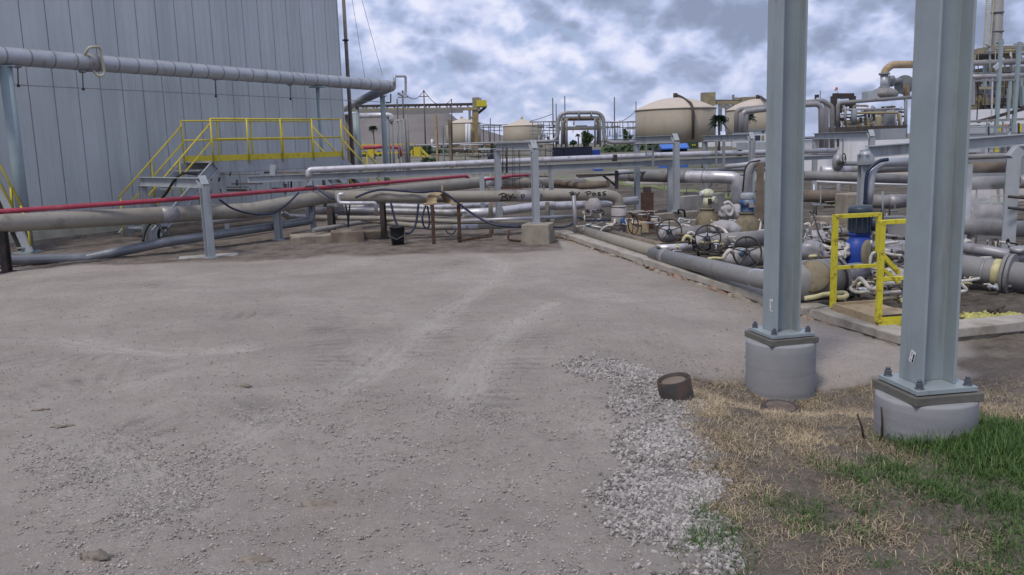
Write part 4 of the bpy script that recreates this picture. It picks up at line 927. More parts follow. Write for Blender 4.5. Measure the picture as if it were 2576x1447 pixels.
block('tan square concrete pier behind the blue pump', 'old_concrete', A(6, 478, 370, 15.5), 0.45, 0.45, 0.95, 0.3, name='concrete_pier', cat='concrete pier')

# pumps
def pump(label, base, kind):
    b = on_ground(base); t = thing('vertical_pump', label, 'pump', b, 'vertical pumps in the pit'); s = Matrix.Rotation(0.3, 3, 'Z')
    prof = [(0.235, 0.0), (0.245, 0.05), (0.245, 0.20), (0.228, 0.31), (0.185, 0.41), (0.15, 0.455), (0.142, 0.50), (0.165, 0.505), (0.165, 0.53), (0.0, 0.53)]
    MB().lathe(prof, b, seg=28, sq=0.8).build('hood', 'blue' if kind == 3 else 'hood_tan', t)
    z = 0.53
    if kind == 1:
        mb = MB(); mb.tube([b + Vector((0, 0, z)), b + Vector((0, 0, z + 0.22))], 0.095, 16); mb.build('yoke', 'actuator', t)
        MB().lump(b + Vector((0.0, 0, z + 0.30)), 0.135, 0.12, 0.10, 5, 0.06).build('actuator_head', 'actuator', t)
        MB().disc(b + Vector((0.12, -0.06, z + 0.17)), Vector((0.8, -0.6, 0)), 0.075, 0.10, 14).build('gauge_box', 'actuator', t)
        MB().disc(b + Vector((-0.12, -0.03, z + 0.31)), Vector((-1, -0.3, 0)), 0.05, 0.07, 12).build('cap', 'white', t)
        MB().box(b + Vector((0.02, -0.10, z + 0.14)), 0.06, 0.06, 0.12, 0.3).build('bracket', 'dark_steel', t)
    elif kind == 2:
        MB().lathe([(0.125, 0), (0.13, 0.02), (0.13, 0.14), (0.15, 0.145), (0.15, 0.24), (0.13, 0.245)], b + Vector((0, 0, z)), seg=22).build('motor', 'motor_blue', t)
        MB().lathe([(0.128, 0), (0.135, 0.02), (0.135, 0.09), (0.11, 0.125), (0.0, 0.135)], b + Vector((0, 0, z + 0.245)), seg=22).build('fan_cap', 'motor_grey', t)
        MB().box(b + Vector((0.04, -0.145, z + 0.15)), 0.09, 0.05, 0.1, 0.1).build('terminal_box', 'blanket', t)
    else:
        MB().lathe([(0.15, 0), (0.155, 0.02), (0.155, 0.26), (0.17, 0.265), (0.17, 0.36), (0.14, 0.39), (0.0, 0.395)], b + Vector((0, 0, z)), seg=22).build('motor', 'motor_dark', t)
        for k in range(14):
            a = 2 * math.pi * k / 14; d = Vector((math.cos(a), math.sin(a), 0)); MB().bar(b + d * 0.155 + Vector((0, 0, z + 0.04)), b + d * 0.155 + Vector((0, 0, z + 0.25)), 0.012, 0.03, d).build('fin', 'motor_dark', t)
        MB().lathe([(0.07, 0), (0.11, 0.03), (0.11, 0.12), (0.06, 0.14)], b + Vector((0.12, -0.02, z + 0.13)), Vector((1, -0.15, 0.1)), 16).build('terminal_box', 'motor_dark', t)
        sd_, u_ = frame_of(Vector((0.42, -0.9, 0.12))); c = b + Vector((0.085, -0.165, 0.22)); vs = [c]; fs = []
        pr = [(0.0, 0.02), (0.75, 0.02), (1.0, 0.0), (1.0, -0.06)]; vs = []
        for k, zz in pr: vs += [c + (sd_ * math.cos(2 * math.pi * j / 24) * 0.135 + u_ * math.sin(2 * math.pi * j / 24) * 0.225) * max(k, 0.001) + Vector((0.42, -0.9, 0.12)).normalized() * zz for j in range(24)]
        fs = [(i * 24 + j, i * 24 + (j + 1) % 24, (i + 1) * 24 + (j + 1) % 24, (i + 1) * 24 + j) for i in range(3) for j in range(24)]
        MB().add(vs, fs, True).build('side_plate', 'hood_face', t)
    MB().lathe([(0.27, -0.02), (0.28, 0.0), (0.28, 0.03), (0.24, 0.035)], b, seg=24).build('base_flange', 'hood_tan', t)
def tangle(label, r, x0, x1, y0, y1, Ya, Yb_, n, seed):
    t = thing('tubing_tangle', label, 'tubing', on_ground(A(r, (x0 + x1) / 2, y1, Ya))); rr_ = random.Random(seed)
    for k in range(n):
        y = rr_.uniform(y0, y1); x = rr_.uniform(x0, x1); Y = Yb_ + (Ya - Yb_) * (y - y0) / (y1 - y0); P = [A(r, x, y, Y)]
        for _ in range(rr_.randint(3, 6)):
            u = rr_.random()
            if u < 0.55: x += rr_.choice((-1, 1)) * rr_.uniform(25, 80); y += rr_.uniform(-10, 14)
            else: y += rr_.choice((-1, 1)) * rr_.uniform(15, 50); x += rr_.uniform(-10, 10)
            x = min(x1, max(x0, x)); y = min(y1, max(y0, y)); P.append(A(r, x, y, Y + rr_.uniform(-0.1, 0.1)))
        rad = rr_.choice((0.008, 0.012, 0.016, 0.022)); m = rr_.choice(('trace', 'jacket', 'blanket', 'grey_pipe', 'trace_yellow', 'black', 'dull_silver', 'brown_pipe', 'rust', 'dark_steel'))
        (MB().tube(smooth_path(P, 4), rad, 7) if rr_.random() < 0.5 else MB().tube(fillet(P, 0.05, 3), rad, 7)).build('tube', m, t)
    return t
tangle('tangled small tubes round the feet of the two tan pumps', 4, 690, 1150, 400, 620, 15.0, 17.4, 40, 1)
tangle('tangled small tubes between first column and yellow stile', 6, 125, 420, 430, 760, 11.2, 13.6, 40, 2)
tangle('tangled small tubes on the pit floor behind the yellow stile', 6, 345, 850, 850, 1040, 9.3, 10.2, 30, 3)
tangle('tangled small tubes between the blue pump and second column', 6, 620, 870, 520, 840, 10.6, 12.6, 38, 4)
tangle('tangled small tubes by the handwheels along the kerb pipe', 4, 330, 900, 520, 740, 12.8, 15.4, 32, 5)
tangle('tangled small tubes around the fat lagged pipe at the right edge', 6, 1280, 1780, 560, 960, 9.9, 12.0, 32, 6)
tangle('tangled small tubes by the bypass elbow and rusty post', 3, 240, 1100, 1000, 1180, 17.0, 19.0, 34, 7)
pump('tan hooded pump with pale green actuator head', G(4, 655, 520) , 1)
pump('tan hooded pump with blue grey motor beside the first column', G(4, 1000, 570), 2)
pump('bright blue pump with dark finned motor behind the yellow stile', G(4, 1975, 830), 3)

# yellow stile over the kerb
def YS(x, y, Y): return A(6, x, y, Y)
nb = H(6, 672, 1192, -0.05); lb = H(6, 325, 1078, -0.05)
sty = thing('kerb_stile', 'small rusty yellow stile platform with handrails straddling the kerb', 'step platform', nb)
edge = (lb - nb); inw = Vector((-edge.y, edge.x, 0)).normalized(); inw = inw if inw.x > 0 else -inw; PWD = 0.50
def q4(a, b, c, d, z0, z1, name, m):
    P = [Vector((p.x, p.y, 0)) for p in (a, b, c, d)]; vs = [p + Vector((0, 0, z0)) for p in P] + [p + Vector((0, 0, z1)) for p in P]
    return MB().add(vs, [(3, 2, 1, 0), (4, 5, 6, 7), (0, 1, 5, 4), (1, 2, 6, 5), (2, 3, 7, 6), (3, 0, 4, 7)]).build(name, m, sty)
q4(nb, lb, lb + inw * PWD, nb + inw * PWD, -0.055, -0.03, 'deck', 'rust_tan')
for a, b in ((nb, lb), (nb, nb + inw * PWD), (lb, lb + inw * PWD)):
    A_, B_ = Vector((a.x, a.y, -0.055)), Vector((b.x, b.y, -0.055)); MB().bar(A_, B_, 0.03, 0.10).build('edge_bar', 'old_yellow' if a is nb and b is not lb else 'rust_tan', sty)
for i in range(11):
    p = nb.lerp(nb + inw * PWD, (i + 0.5) / 11); p.z = -0.012; MB().box(p, 0.016, 0.06, 0.05, math.atan2(edge.y, edge.x)).build('serration', 'dark_steel', sty)
PR = 0.024
def rod(name, P, w=PR): MB().tube(fillet(P, 0.03, 3), w, 4 if False else 8, smooth=True).build(name, 'old_yellow', sty)
lt = A(6, 348, 372, lb.y); nt2 = A(6, 703, 415, nb.y)
lb.z = -0.05; nb.z = -0.05
def sq(name, a, b, w=0.052): MB().bar(a, b, w, w, Vector((edge.x, edge.y, 0))).build(name, 'old_yellow', sty, bevel=0.004)
lt2 = Vector((lb.x, lb.y, lt.z)); nt3 = Vector((nb.x, nb.y, nt2.z))
sq('post', lb, lt2); sq('post', nb, nt3)
for base, top in ((lb, lt2), (nb, nt3)):
    e = base + inw * PWD; far = e + inw * 0.26
    zt = top.z; zd = -0.32
    sq('top_rail', Vector((base.x, base.y, zt - 0.02)), Vector((e.x, e.y, zt - 0.02)), 0.045)
    sq('drop_post', Vector((e.x, e.y, zt)), Vector((e.x, e.y, zt - 0.42)), 0.045)
    sq('slope_rail', Vector((e.x, e.y, zt - 0.40)), Vector((far.x, far.y, zt - 0.66)), 0.045)
    zm = base.z + 0.42
    sq('mid_rail', Vector((base.x, base.y, zm)), Vector((e.x, e.y, zm)), 0.04)
    sq('slope_rail', Vector((e.x, e.y, zm + 0.01)), Vector((far.x, far.y, zm - 0.20)), 0.04)
for i in range(2):
    p = nb + inw * (PWD + 0.2 + 0.25 * i); p2 = lb + inw * (PWD + 0.2 + 0.25 * i); MB().bar(Vector((p.x, p.y, -0.12 - 0.06 * i)), Vector((p2.x, p2.y, -0.12 - 0.06 * i)), 0.14, 0.03).build('tread', 'rust_tan', sty)

# white lagged steam tracing tubes
TG = 'white lagged tracing tubes in the valve pit'
def trace(label, pts, r=0.019, m='trace'): hose(label, m, r, pts, 'tracing tube', TG, 'tracing_tube', 6, 8)
trace('short white tube hooking down at the right edge of the first column', [(6, 105, 450, 12.6), (6, 140, 440, 12.6), (6, 152, 470, 12.6), (6, 155, 545, 12.7)])
trace('white zigzag tube above the tan stub by the low wall', [(6, 215, 500, 13.4), (6, 243, 492, 13.4), (6, 236, 445, 13.4), (6, 262, 440, 13.4), (6, 300, 465, 13.5), (6, 378, 462, 13.6)])
trace('long white tube sloping down behind the left stile post', [(6, 120, 590, 12.0), (6, 200, 600, 12.0), (6, 260, 612, 12.0), (6, 330, 645, 11.8), (6, 392, 690, 11.7)], 0.026)
trace('white tube humped between the two stile posts', [(6, 400, 928, 9.6), (6, 470, 920, 9.5), (6, 528, 862, 9.4), (6, 560, 880, 9.3), (6, 612, 940, 9.2), (6, 650, 936, 9.1), (6, 700, 905, 9.2), (6, 840, 890, 9.5)], 0.023)
trace('cream tube lying in a long curve behind the stile', [(6, 458, 905, 9.6), (6, 466, 945, 9.4), (6, 515, 966, 9.3), (6, 600, 962, 9.2), (6, 670, 972, 9.2), (6, 840, 960, 9.4)], 0.021)
trace('yellowish tube lying on the kerb left of the stile', [(6, 110, 1012, 9.0), (6, 190, 1000, 9.0), (6, 250, 984, 9.1), (6, 330, 974, 9.1), (6, 410, 970, 9.2), (6, 432, 990, 9.1), (6, 390, 1006, 9.0), (6, 330, 998, 9.0)], 0.026, 'trace_yellow')
trace('white hooked tube beside the face of the blue pump', [(6, 608, 748, 10.6), (6, 618, 690, 10.6), (6, 652, 660, 10.6), (6, 700, 690, 10.8)])
trace('white tube resting below the blue pump', [(6, 598, 772, 10.6), (6, 640, 778, 10.5), (6, 720, 806, 10.5)], 0.026)
trace('white inverted U tube behind the near stile post', [(6, 735, 870, 10.2), (6, 740, 815, 10.2), (6, 768, 800, 10.2), (6, 788, 850, 10.2)])
trace('straight white tube high behind the near stile post', [(6, 690, 598, 11.2), (6, 740, 590, 11.2), (6, 825, 580, 11.3)])
trace('lower straight white tube behind the near stile post', [(6, 700, 660, 11.0), (6, 780, 678, 11.0), (6, 850, 685, 11.0)])
trace('white tube pointing right of the second column', [(6, 1240, 895, 9.6), (6, 1300, 882, 9.6), (6, 1380, 872, 9.6), (6, 1440, 860, 9.7)])
trace('white bent tube under the one right of the second column', [(6, 1290, 890, 9.5), (6, 1320, 915, 9.5), (6, 1345, 948, 9.5), (6, 1300, 960, 9.5), (6, 1270, 958, 9.5)])
trace('white arched tube over the fat grey pipe at the right edge', [(6, 1440, 750, 10.8), (6, 1405, 740, 10.7), (6, 1430, 712, 10.7), (6, 1530, 705, 10.9)], 0.026)
trace('tan tube hanging over the fat grey pipe at the right edge', [(6, 1400, 735, 10.5), (6, 1470, 790, 10.4), (6, 1515, 860, 10.4), (6, 1530, 940, 10.5)], 0.026, 'trace_yellow')
trace('white curled tube behind the two tan pumps', [(4, 800, 262, 17.6), (4, 840, 248, 17.6), (4, 882, 295, 17.6), (4, 862, 362, 17.6), (4, 822, 340, 17.6), (4, 812, 290, 17.6)], 0.03)
trace('white tube by the foot of the pump next to the column', [(4, 1040, 535, 15.2), (4, 1090, 508, 15.2), (4, 1150, 495, 15.3)], 0.026)
trace('white hooked tube between pump and first column', [(4, 1108, 398, 15.6), (4, 1122, 430, 15.6), (4, 1112, 500, 15.5)])
trace('yellow and white loop tube between the first two handwheels', [(4, 440, 590, 14.8), (4, 470, 545, 14.8), (4, 512, 560, 14.8), (4, 522, 596, 14.8)], 0.03, 'trace_yellow')
trace('cream tube curving above the yellow loop tube', [(4, 480, 525, 15.0), (4, 520, 512, 15.0), (4, 556, 545, 15.0), (4, 560, 590, 15.0)], 0.026)
trace('white lumpy tube at the left end of the nearest valve', [(4, 795, 740, 12.0), (4, 815, 705, 12.0), (4, 850, 670, 12.0), (4, 880, 690, 12.1)], 0.03)
trace('white tube sagging between middle valve and pump', [(4, 720, 455, 15.6), (4, 790, 480, 15.6), (4, 850, 540, 15.4), (4, 900, 520, 15.4)], 0.028)
trace('yellow tube on the pit floor below the middle valve', [(4, 660, 742, 12.6), (4, 720, 735, 12.6), (4, 800, 742, 12.6)], 0.02, 'trace_yellow')
trace('white tube looping by the arrow shaped post left of the rusty post', [(3, 420, 1170, 17.6), (3, 440, 1140, 17.6), (3, 480, 1120, 17.6), (3, 520, 1118, 17.6)], 0.022)
for lab, c, s3, sd_, m in (('big white crumpled insulation blanket behind the left stile post', (6, 330, 650, 12.4), (0.28, 0.2, 0.14), 1, 'trace'), ('grey crumpled insulation blanket by the pump next to the column', (4, 800, 500, 15.8), (0.27, 0.2, 0.15), 2, 'blanket'),
    ('pale crumpled insulation blanket at the right edge of the first column', (6, 190, 545, 12.9), (0.2, 0.15, 0.11), 3, 'blanket'), ('round grey wrapped fitting right of the first column', (6, 195, 690, 11.6), (0.2, 0.16, 0.17), 4, 'dull_silver'),
    ('grey wrapped fitting under the near stile rail', (6, 775, 840, 10.6), (0.17, 0.14, 0.12), 6, 'blanket'), ('grey wrapped fitting right of the blue pump', (6, 790, 640, 11.8), (0.22, 0.2, 0.14), 7, 'dull_silver'), ('small crumpled wrap behind the curled tube', (4, 880, 330, 17.9), (0.25, 0.2, 0.18), 8, 'blanket')):
    tag(MB().lump(PT(c), *s3, sd_, 0.24, 4).build('insulation_blanket', m), lab, 'insulation')
hose('black cable drooping over the white blanket behind the stile', 'black', 0.012, [(6, 150, 350, 13.4), (6, 180, 380, 13.2), (6, 225, 530, 12.4), (6, 290, 615, 12.0), (6, 350, 640, 11.8), (6, 410, 635, 11.8)], 'cable', None, 'cable')
pipe('grey pipe running behind the stile at rail height', 'grey_pipe', 0, [(6, 285, 510, 13.8), (6, 480, 505, 13.9), (6, 720, 488, 14.2)], rad=0.075)
pipe('thin pale pipe right of the blue pump', 'dull_silver', 0, [(6, 630, 515, 13.4), (6, 880, 555, 13.4)], rad=0.03)

# lines behind the pumps and between the columns
pipe('fat grey pipe dropping by an elbow behind the tan pumps', 'silver', 0, [(3, 560, 735, 24.5), (3, 1040, 745, 23.0), (3, 1300, 748, 22.4), (3, 1462, 755, 22.2), (3, 1468, 850, 22.2), (3, 1462, 1000, 22.2)], rad=0.16, seg=20, bend=1.1, bands=(0.5, 0.63), wraps=((0.1, 0.52, 'grey_pipe'),))
pipe('grey gooseneck pipe beside the first column', 'dull_silver', 0, [(3, 1760, 628, 20.5), (3, 1580, 640, 20.5), (3, 1548, 720, 20.5), (3, 1545, 880, 20.5), (3, 1545, 1000, 20.5)], rad=0.11, seg=18, bend=1.4)
hose('black cable following the gooseneck pipe', 'black', 0.018, [(3, 1640, 622, 20.2), (3, 1560, 640, 20.2), (3, 1525, 690, 20.2), (3, 1514, 780, 20.2), (3, 1508, 860, 20.2)], 'cable', None, 'cable')
post('brown tall post between gooseneck pipe and first column', 'brown_pipe', (3, 1642, 640, 19.8), 18, name='support_post', foot=False)
pipe('short silver cross pipe above the fat elbow', 'silver', 0, [(3, 1380, 672, 21.8), (3, 1530, 655, 21.4), (3, 1600, 640, 21.2)], rad=0.06)
brk = thing('steel_bracket', 'black triangular steel bracket under the rack before the verge', 'bracket', on_ground(A(3, 545, 840, 22.5)))
MB().bar(A(3, 545, 840, 22.5), A(3, 545, 700, 22.5), 0.09, 0.09).build('upright', 'dark_steel', brk); MB().bar(A(3, 540, 815, 22.5), A(3, 430, 728, 22.8), 0.05, 0.05).build('brace', 'dark_steel', brk); MB().bar(A(3, 240, 738, 23.2), A(3, 562, 728, 22.5), 0.07, 0.06).build('arm', 'dark_steel', brk)
pipe('dark narrow pipe crossing under the rack toward the elbow', 'far_steel', 0, [(3, 250, 745, 23.5), (3, 640, 712, 23.5), (3, 1200, 694, 24.5), (3, 1690, 690, 25.0)], rad=0.045)
pipe('dull brown pipe sloping behind the bypass end', 'brown_pipe', 0, [(3, 60, 790, 23.0), (3, 290, 818, 22.0), (3, 480, 800, 21.4)], rad=0.09)
pipe('grey pipe between the columns at the upper level', 'grey_pipe', 0, [(5, 440, 1298, 19.0), (5, 900, 1278, 19.4)], rad=0.10, wraps=())
pipe('white wrapped pipe end between the columns', 'silver', 0, [(5, 235, 1303, 18.9), (5, 345, 1305, 18.9), (5, 450, 1296, 19.0)], rad=0.10)
pipe('long grey pipe between the columns at the middle level', 'grey_pipe', 0, [(5, 100, 1340, 18.2), (5, 530, 1352, 18.2), (5, 920, 1372, 18.4)], rad=0.10)
pipe('thin white pipe below the middle grey pipe', 'white', 0, [(5, 200, 1386, 18.0), (5, 545, 1402, 18.0), (5, 920, 1412, 18.0)], rad=0.022)
pipe('brown pipe low between the columns', 'brown_pipe', 0, [(6, 90, 228, 17.0), (6, 435, 240, 17.0)], rad=0.12)
pipe('grey flanged pipe low between the columns', 'grey_pipe', 0, [(6, 615, 270, 16.4), (6, 735, 275, 16.4), (6, 900, 265, 16.4)], rad=0.13, wraps=((0.45, 0.8, 'dull_silver'),))
pipe('dark thin pipe under the frame right of the post box', 'far_steel', 0, [(5, 400, 1250, 18.6), (5, 920, 1235, 18.6)], rad=0.05)
pipe('pale pipe directly below the white wall', 'dull_silver', 0, [(5, 60, 1196, 23.0), (5, 345, 1188, 23.4)], rad=0.03)
vl = thing('gate_valve', 'grey gate valve with small dark wheel between the columns', 'valve', on_ground(A(5, 375, 1280, 18.8)))
MB().lump(A(5, 365, 1240, 18.8), 0.13, 0.12, 0.2, 9, 0.06).build('body', 'dull_silver', vl)
MB().tube([A(5, 370, 1240, 18.7), A(5, 400, 1212, 18.4)], 0.06, 12).build('bonnet', 'dull_silver', vl)
MB().ring(A(5, 412, 1208, 18.3), Vector((0.7, -0.6, 0.1)), 0.10, 0.012, 24).build('handwheel', 'dark_steel', vl)
MB().tube([A(5, 375, 1265, 18.8), on_ground(A(5, 375, 1280, 18.8))], 0.05, 10).build('leg', 'dull_silver', vl)
# frame F and its post, conduit
fz = thing('post_with_conduit', 'grey square post with pale box head beside the blue cable between the columns', 'post', on_ground(A(14, 1690, 1400, 13.6)))
pF = A(14, 1695, 1100, 13.6); MB().prism(hpoly(0.16, 0.16, 0.014, 0.012), on_ground(pF), pF).build('shaft', 'frame_paint', fz)
MB().box(A(14, 1700, 1050, 13.55), 0.17, 0.17, 0.16, 0.2).build('head_box', 'jacket', fz); MB().lathe([(0.12, 0), (0.08, 0.07), (0, 0.08)], A(14, 1700, 1005, 13.55), seg=4).build('head_cap', 'jacket', fz)
pipe('pale curved conduit hugging the post between the columns', 'jacket', 0, [(14, 2300, 1082, 13.4), (14, 1900, 1092, 13.3), (14, 1775, 1200, 13.2), (14, 1755, 1443, 13.2), (6, 590, 295, 13.2)], rad=0.07, bend=2.2, cat='conduit', name='conduit')
hose('dark blue cable bending down beside the pale conduit', 'blue_hose', 0.028, [(14, 2000, 1050, 13.1), (14, 1880, 1075, 13.1), (14, 1760, 1170, 13.1), (14, 1722, 1260, 13.1), (14, 1705, 1440, 13.1), (6, 572, 295, 13.1)], 'cable', None, 'cable')
ff = thing('pipe_gantry', 'grey cane shaped frame partly hidden by the second column', 'steel frame', on_ground(A(14, 1720, 950, 14.2)), FG)
MB().prism(hpoly(0.16, 0.19, 0.016, 0.014), A(14, 1740, 950, 14.2), A(15, 700, 1160, 15.2)).build('crossbar', 'frame_paint', ff)
MB().bar(A(14, 1745, 945, 14.2), A(14, 1680, 985, 14.2), 0.15, 0.15).build('chamfer_piece', 'frame_paint', ff)
pR = A(5, 1345, 1250, 14.9); MB().prism(hpoly(0.15, 0.15, 0.014, 0.012), on_ground(pR), pR).build('upright', 'frame_paint', ff)
gf = thing('pipe_gantry', 'grey cane shaped frame cut by the right edge', 'steel frame', on_ground(A(16, 495, 540, 12.4)), FG)
pG = A(16, 500, 62, 12.4); MB().prism(hpoly(0.17, 0.17, 0.016, 0.014), on_ground(pG), pG, Vector((0.5, 1, 0))).build('upright', 'frame_paint', gf)
MB().bar(A(16, 480, 68, 12.4), A(16, 545, -5, 12.4), 0.14, 0.15).build('chamfer_piece', 'frame_paint', gf); MB().prism(hpoly(0.16, 0.18, 0.016, 0.014), A(16, 530, 12, 12.4), A(16, 1000, -30, 13.5)).build('crossbar', 'frame_paint', gf)
for lab, m, pts, rad in (('dark grey pipe at upper right beyond the second column', 'grey_pipe', [(6, 1250, 138, 17.0), (6, 1655, 125, 17.0)], 0.13), ('pale pipe end entering at the right edge', 'dull_silver', [(6, 1735, 120, 15.0), (6, 1900, 118, 15.0)], 0.12),
    ('brown grey pipe running right through the steam', 'grey_pipe', [(6, 1250, 462, 13.4), (6, 1500, 468, 13.4), (6, 1900, 490, 13.4)], 0.125), ('short brown pipe above the steam', 'brown_pipe', [(6, 1420, 340, 15.0), (6, 1640, 348, 15.0)], 0.11),
    ('pale slanting pipe above the fat grey pipe', 'dull_silver', [(6, 1250, 612, 11.6), (6, 1500, 650, 11.3), (6, 1900, 728, 10.9)], 0.075), ('brown pipe under the frame cut by the right edge', 'brown_pipe', [(6, 1360, 15, 15.5), (6, 1655, 8, 15.5)], 0.1)):
    pipe(lab, m, 0, pts, rad=rad, seg=18)
pipe('fat grey lagged pipe with sulphur stains at the right edge', 'grey_pipe', 0, [(6, 1200, 762, 10.8), (6, 1450, 800, 10.5), (6, 1950, 868, 10.0)], rad=0.165, seg=22, wraps=((0.50, 0.58, 'trace_yellow'),), flanges=(0.64,), bands=(0.4,))
post('dark short post under the brown grey pipe in the steam', 'dark_steel', (6, 1392, 500, 13.4), 20, cat='pipe support', name='pipe_support_post')
post('pale post behind the frame cut by the right edge', 'dull_silver', (6, 1645, 320, 13.8), 14, cat='pipe support', name='pipe_support_post')
tag(MB().tube([A(16, 460, 355, 12.2), A(16, 640, 372, 12.2)], 0.02, 8).tube([A(16, 460, 440, 12.2), A(16, 640, 462, 12.2)], 0.02, 8).build('guard_rail', 'dark_steel'), 'two thin dark rails crossing the post at the right edge', 'rail')
tag(MB().lump(A(6, 1745, 640, 11.0), 0.12, 0.1, 0.06, 21, 0.2).build('valve_head', 'dull_silver'), 'small silver valve head at the right edge', 'valve')
# sulphur crust and a charred branch on it
xs_ = np.random.RandomState(3); SP_ = poly_g(6, [(1275, 1130), (1420, 1100), (1560, 1085), (1800, 1090), (1800, 1165), (1500, 1180), (1290, 1190)])
mb = MB()
for _ in range(1500):
    x = xs_.uniform(SP_[:, 0].min(), SP_[:, 0].max()); y = xs_.uniform(SP_[:, 1].min(), SP_[:, 1].max())
    if not in_poly(np.array([x]), np.array([y]), SP_)[0] or vnoise(np.array(x), np.array(y), 5, 7) < xs_.uniform(-0.3, 0.8): continue
    r = xs_.uniform(0.012, 0.04); c = Vector((x, y, g1(x, y) + 0.004)); a0 = xs_.uniform(0, 6)
    ring = [c + Vector((math.cos(a0 + k * 1.257) * r * xs_.uniform(0.7, 1.2), math.sin(a0 + k * 1.257) * r * xs_.uniform(0.7, 1.2), 0)) for k in range(5)]
    mb.add(ring + [c + Vector((0, 0, r * 0.6))], [(k, (k + 1) % 5, 5) for k in range(5)])
tag(mb.build('sulphur_crumbs', 'sulphur'), 'yellow sulphur crumbs spilt on the pit floor', None, None, 'stuff')
br = thing('charred_branch', 'dark charred branch lying on the yellow sulphur', 'branch', G(6, 1580, 1105))
b_ = [H(6, *p) for p in ((1515, 1112, -0.155), (1570, 1098, -0.145), (1605, 1084, -0.125), (1640, 1066, -0.10))]
MB().tube(b_, 0.028, 7, True, 0.012).build('stem', 'dark_steel', br); MB().tube([b_[1], H(6, 1560, 1130, -0.16)], 0.013, 6).build('twig', 'dark_steel', br); MB().tube([b_[2], H(6, 1600, 1118, -0.15)], 0.012, 6).build('twig', 'dark_steel', br)

# steam leak: a small drifting cloud over the pipes
def steam(c, rx, ry, rz):
    M = bpy.data.materials.new('steam'); M.use_nodes = True; nt = M.node_tree; nt.nodes.clear()
    out = nt.nodes.new('ShaderNodeOutputMaterial'); pv = nt.nodes.new('ShaderNodeVolumePrincipled'); nt.links.new(pv.outputs[0], out.inputs['Volume'])
    tc = nt.nodes.new('ShaderNodeTexCoord'); gr = nt.nodes.new('ShaderNodeTexGradient'); gr.gradient_type = 'SPHERICAL'; nt.links.new(tc.outputs['Object'], gr.inputs[0])
    no = nt.nodes.new('ShaderNodeTexNoise'); no.inputs['Scale'].default_value = 2.4; no.inputs['Detail'].default_value = 4; nt.links.new(tc.outputs['Object'], no.inputs[0])
    mr = nt.nodes.new('ShaderNodeMapRange'); nt.links.new(no.outputs['Fac'], mr.inputs[0]); mr.inputs[1].default_value = 0.42; mr.inputs[2].default_value = 0.72
    mu = nt.nodes.new('ShaderNodeMath'); mu.operation = 'MULTIPLY'; nt.links.new(gr.outputs['Fac'], mu.inputs[0]); nt.links.new(mr.outputs[0], mu.inputs[1])
    m2 = nt.nodes.new('ShaderNodeMath'); m2.operation = 'MULTIPLY'; nt.links.new(mu.outputs[0], m2.inputs[0]); m2.inputs[1].default_value = 4.0; nt.links.new(m2.outputs[0], pv.inputs['Density'])
    pv.inputs['Color'].default_value = (0.98, 0.98, 0.99, 1)
    mb = MB(); mb.lump((0, 0, 0), 1, 1, 1, 1, 0.0, 3); o = mb.build('steam_cloud', 'white', None, Vector((0, 0, 0))); o.data.materials.clear(); o.data.materials.append(M)
    o.location = c; o.scale = (rx, ry, rz); tag(o, 'white steam drifting off the pipes right of the second column', None, None, 'stuff')
steam(A(6, 1340, 370, 13.4), 0.75, 0.6, 0.85)

# ------------------------------------------------------------------ the two steel columns
def sticker(t, c, ux, uz, nrm, w, h, rot):
    ux, uz = (ux * math.cos(rot) + uz * math.sin(rot)), (uz * math.cos(rot) - ux * math.sin(rot))
    def quad(cx, cz, ww, hh, off, name, m, par):
        o = c + ux * cx + uz * cz + nrm * off; vs = []
        for s in (0.0, -0.0015):
            vs += [o + ux * sx * ww / 2 + uz * sz * hh / 2 + nrm * s for sx, sz in ((-1, -1), (1, -1), (1, 1), (-1, 1))]
        return MB().add(vs, [(0, 1, 2, 3), (7, 6, 5, 4), (0, 4, 5, 1), (1, 5, 6, 2), (2, 6, 7, 3), (3, 7, 4, 0)]).build(name, m, par)
    s = quad(0, 0, w, h, 0.003, 'label_sticker', 'white', t)
    for cz, hh in ((-0.34, 0.1), (-0.20, 0.12), (-0.03, 0.10), (0.10, 0.07), (0.24, 0.14)): quad(w * 0.27, cz * h, w * 0.26, hh * h, 0.0055, 'printed_mark', 'ink', s)
    for cz in (-0.3, 0.1, 0.3): quad(-w * 0.2, cz * h, w * 0.06, h * 0.16, 0.0055, 'printed_mark', 'far_steel', s)
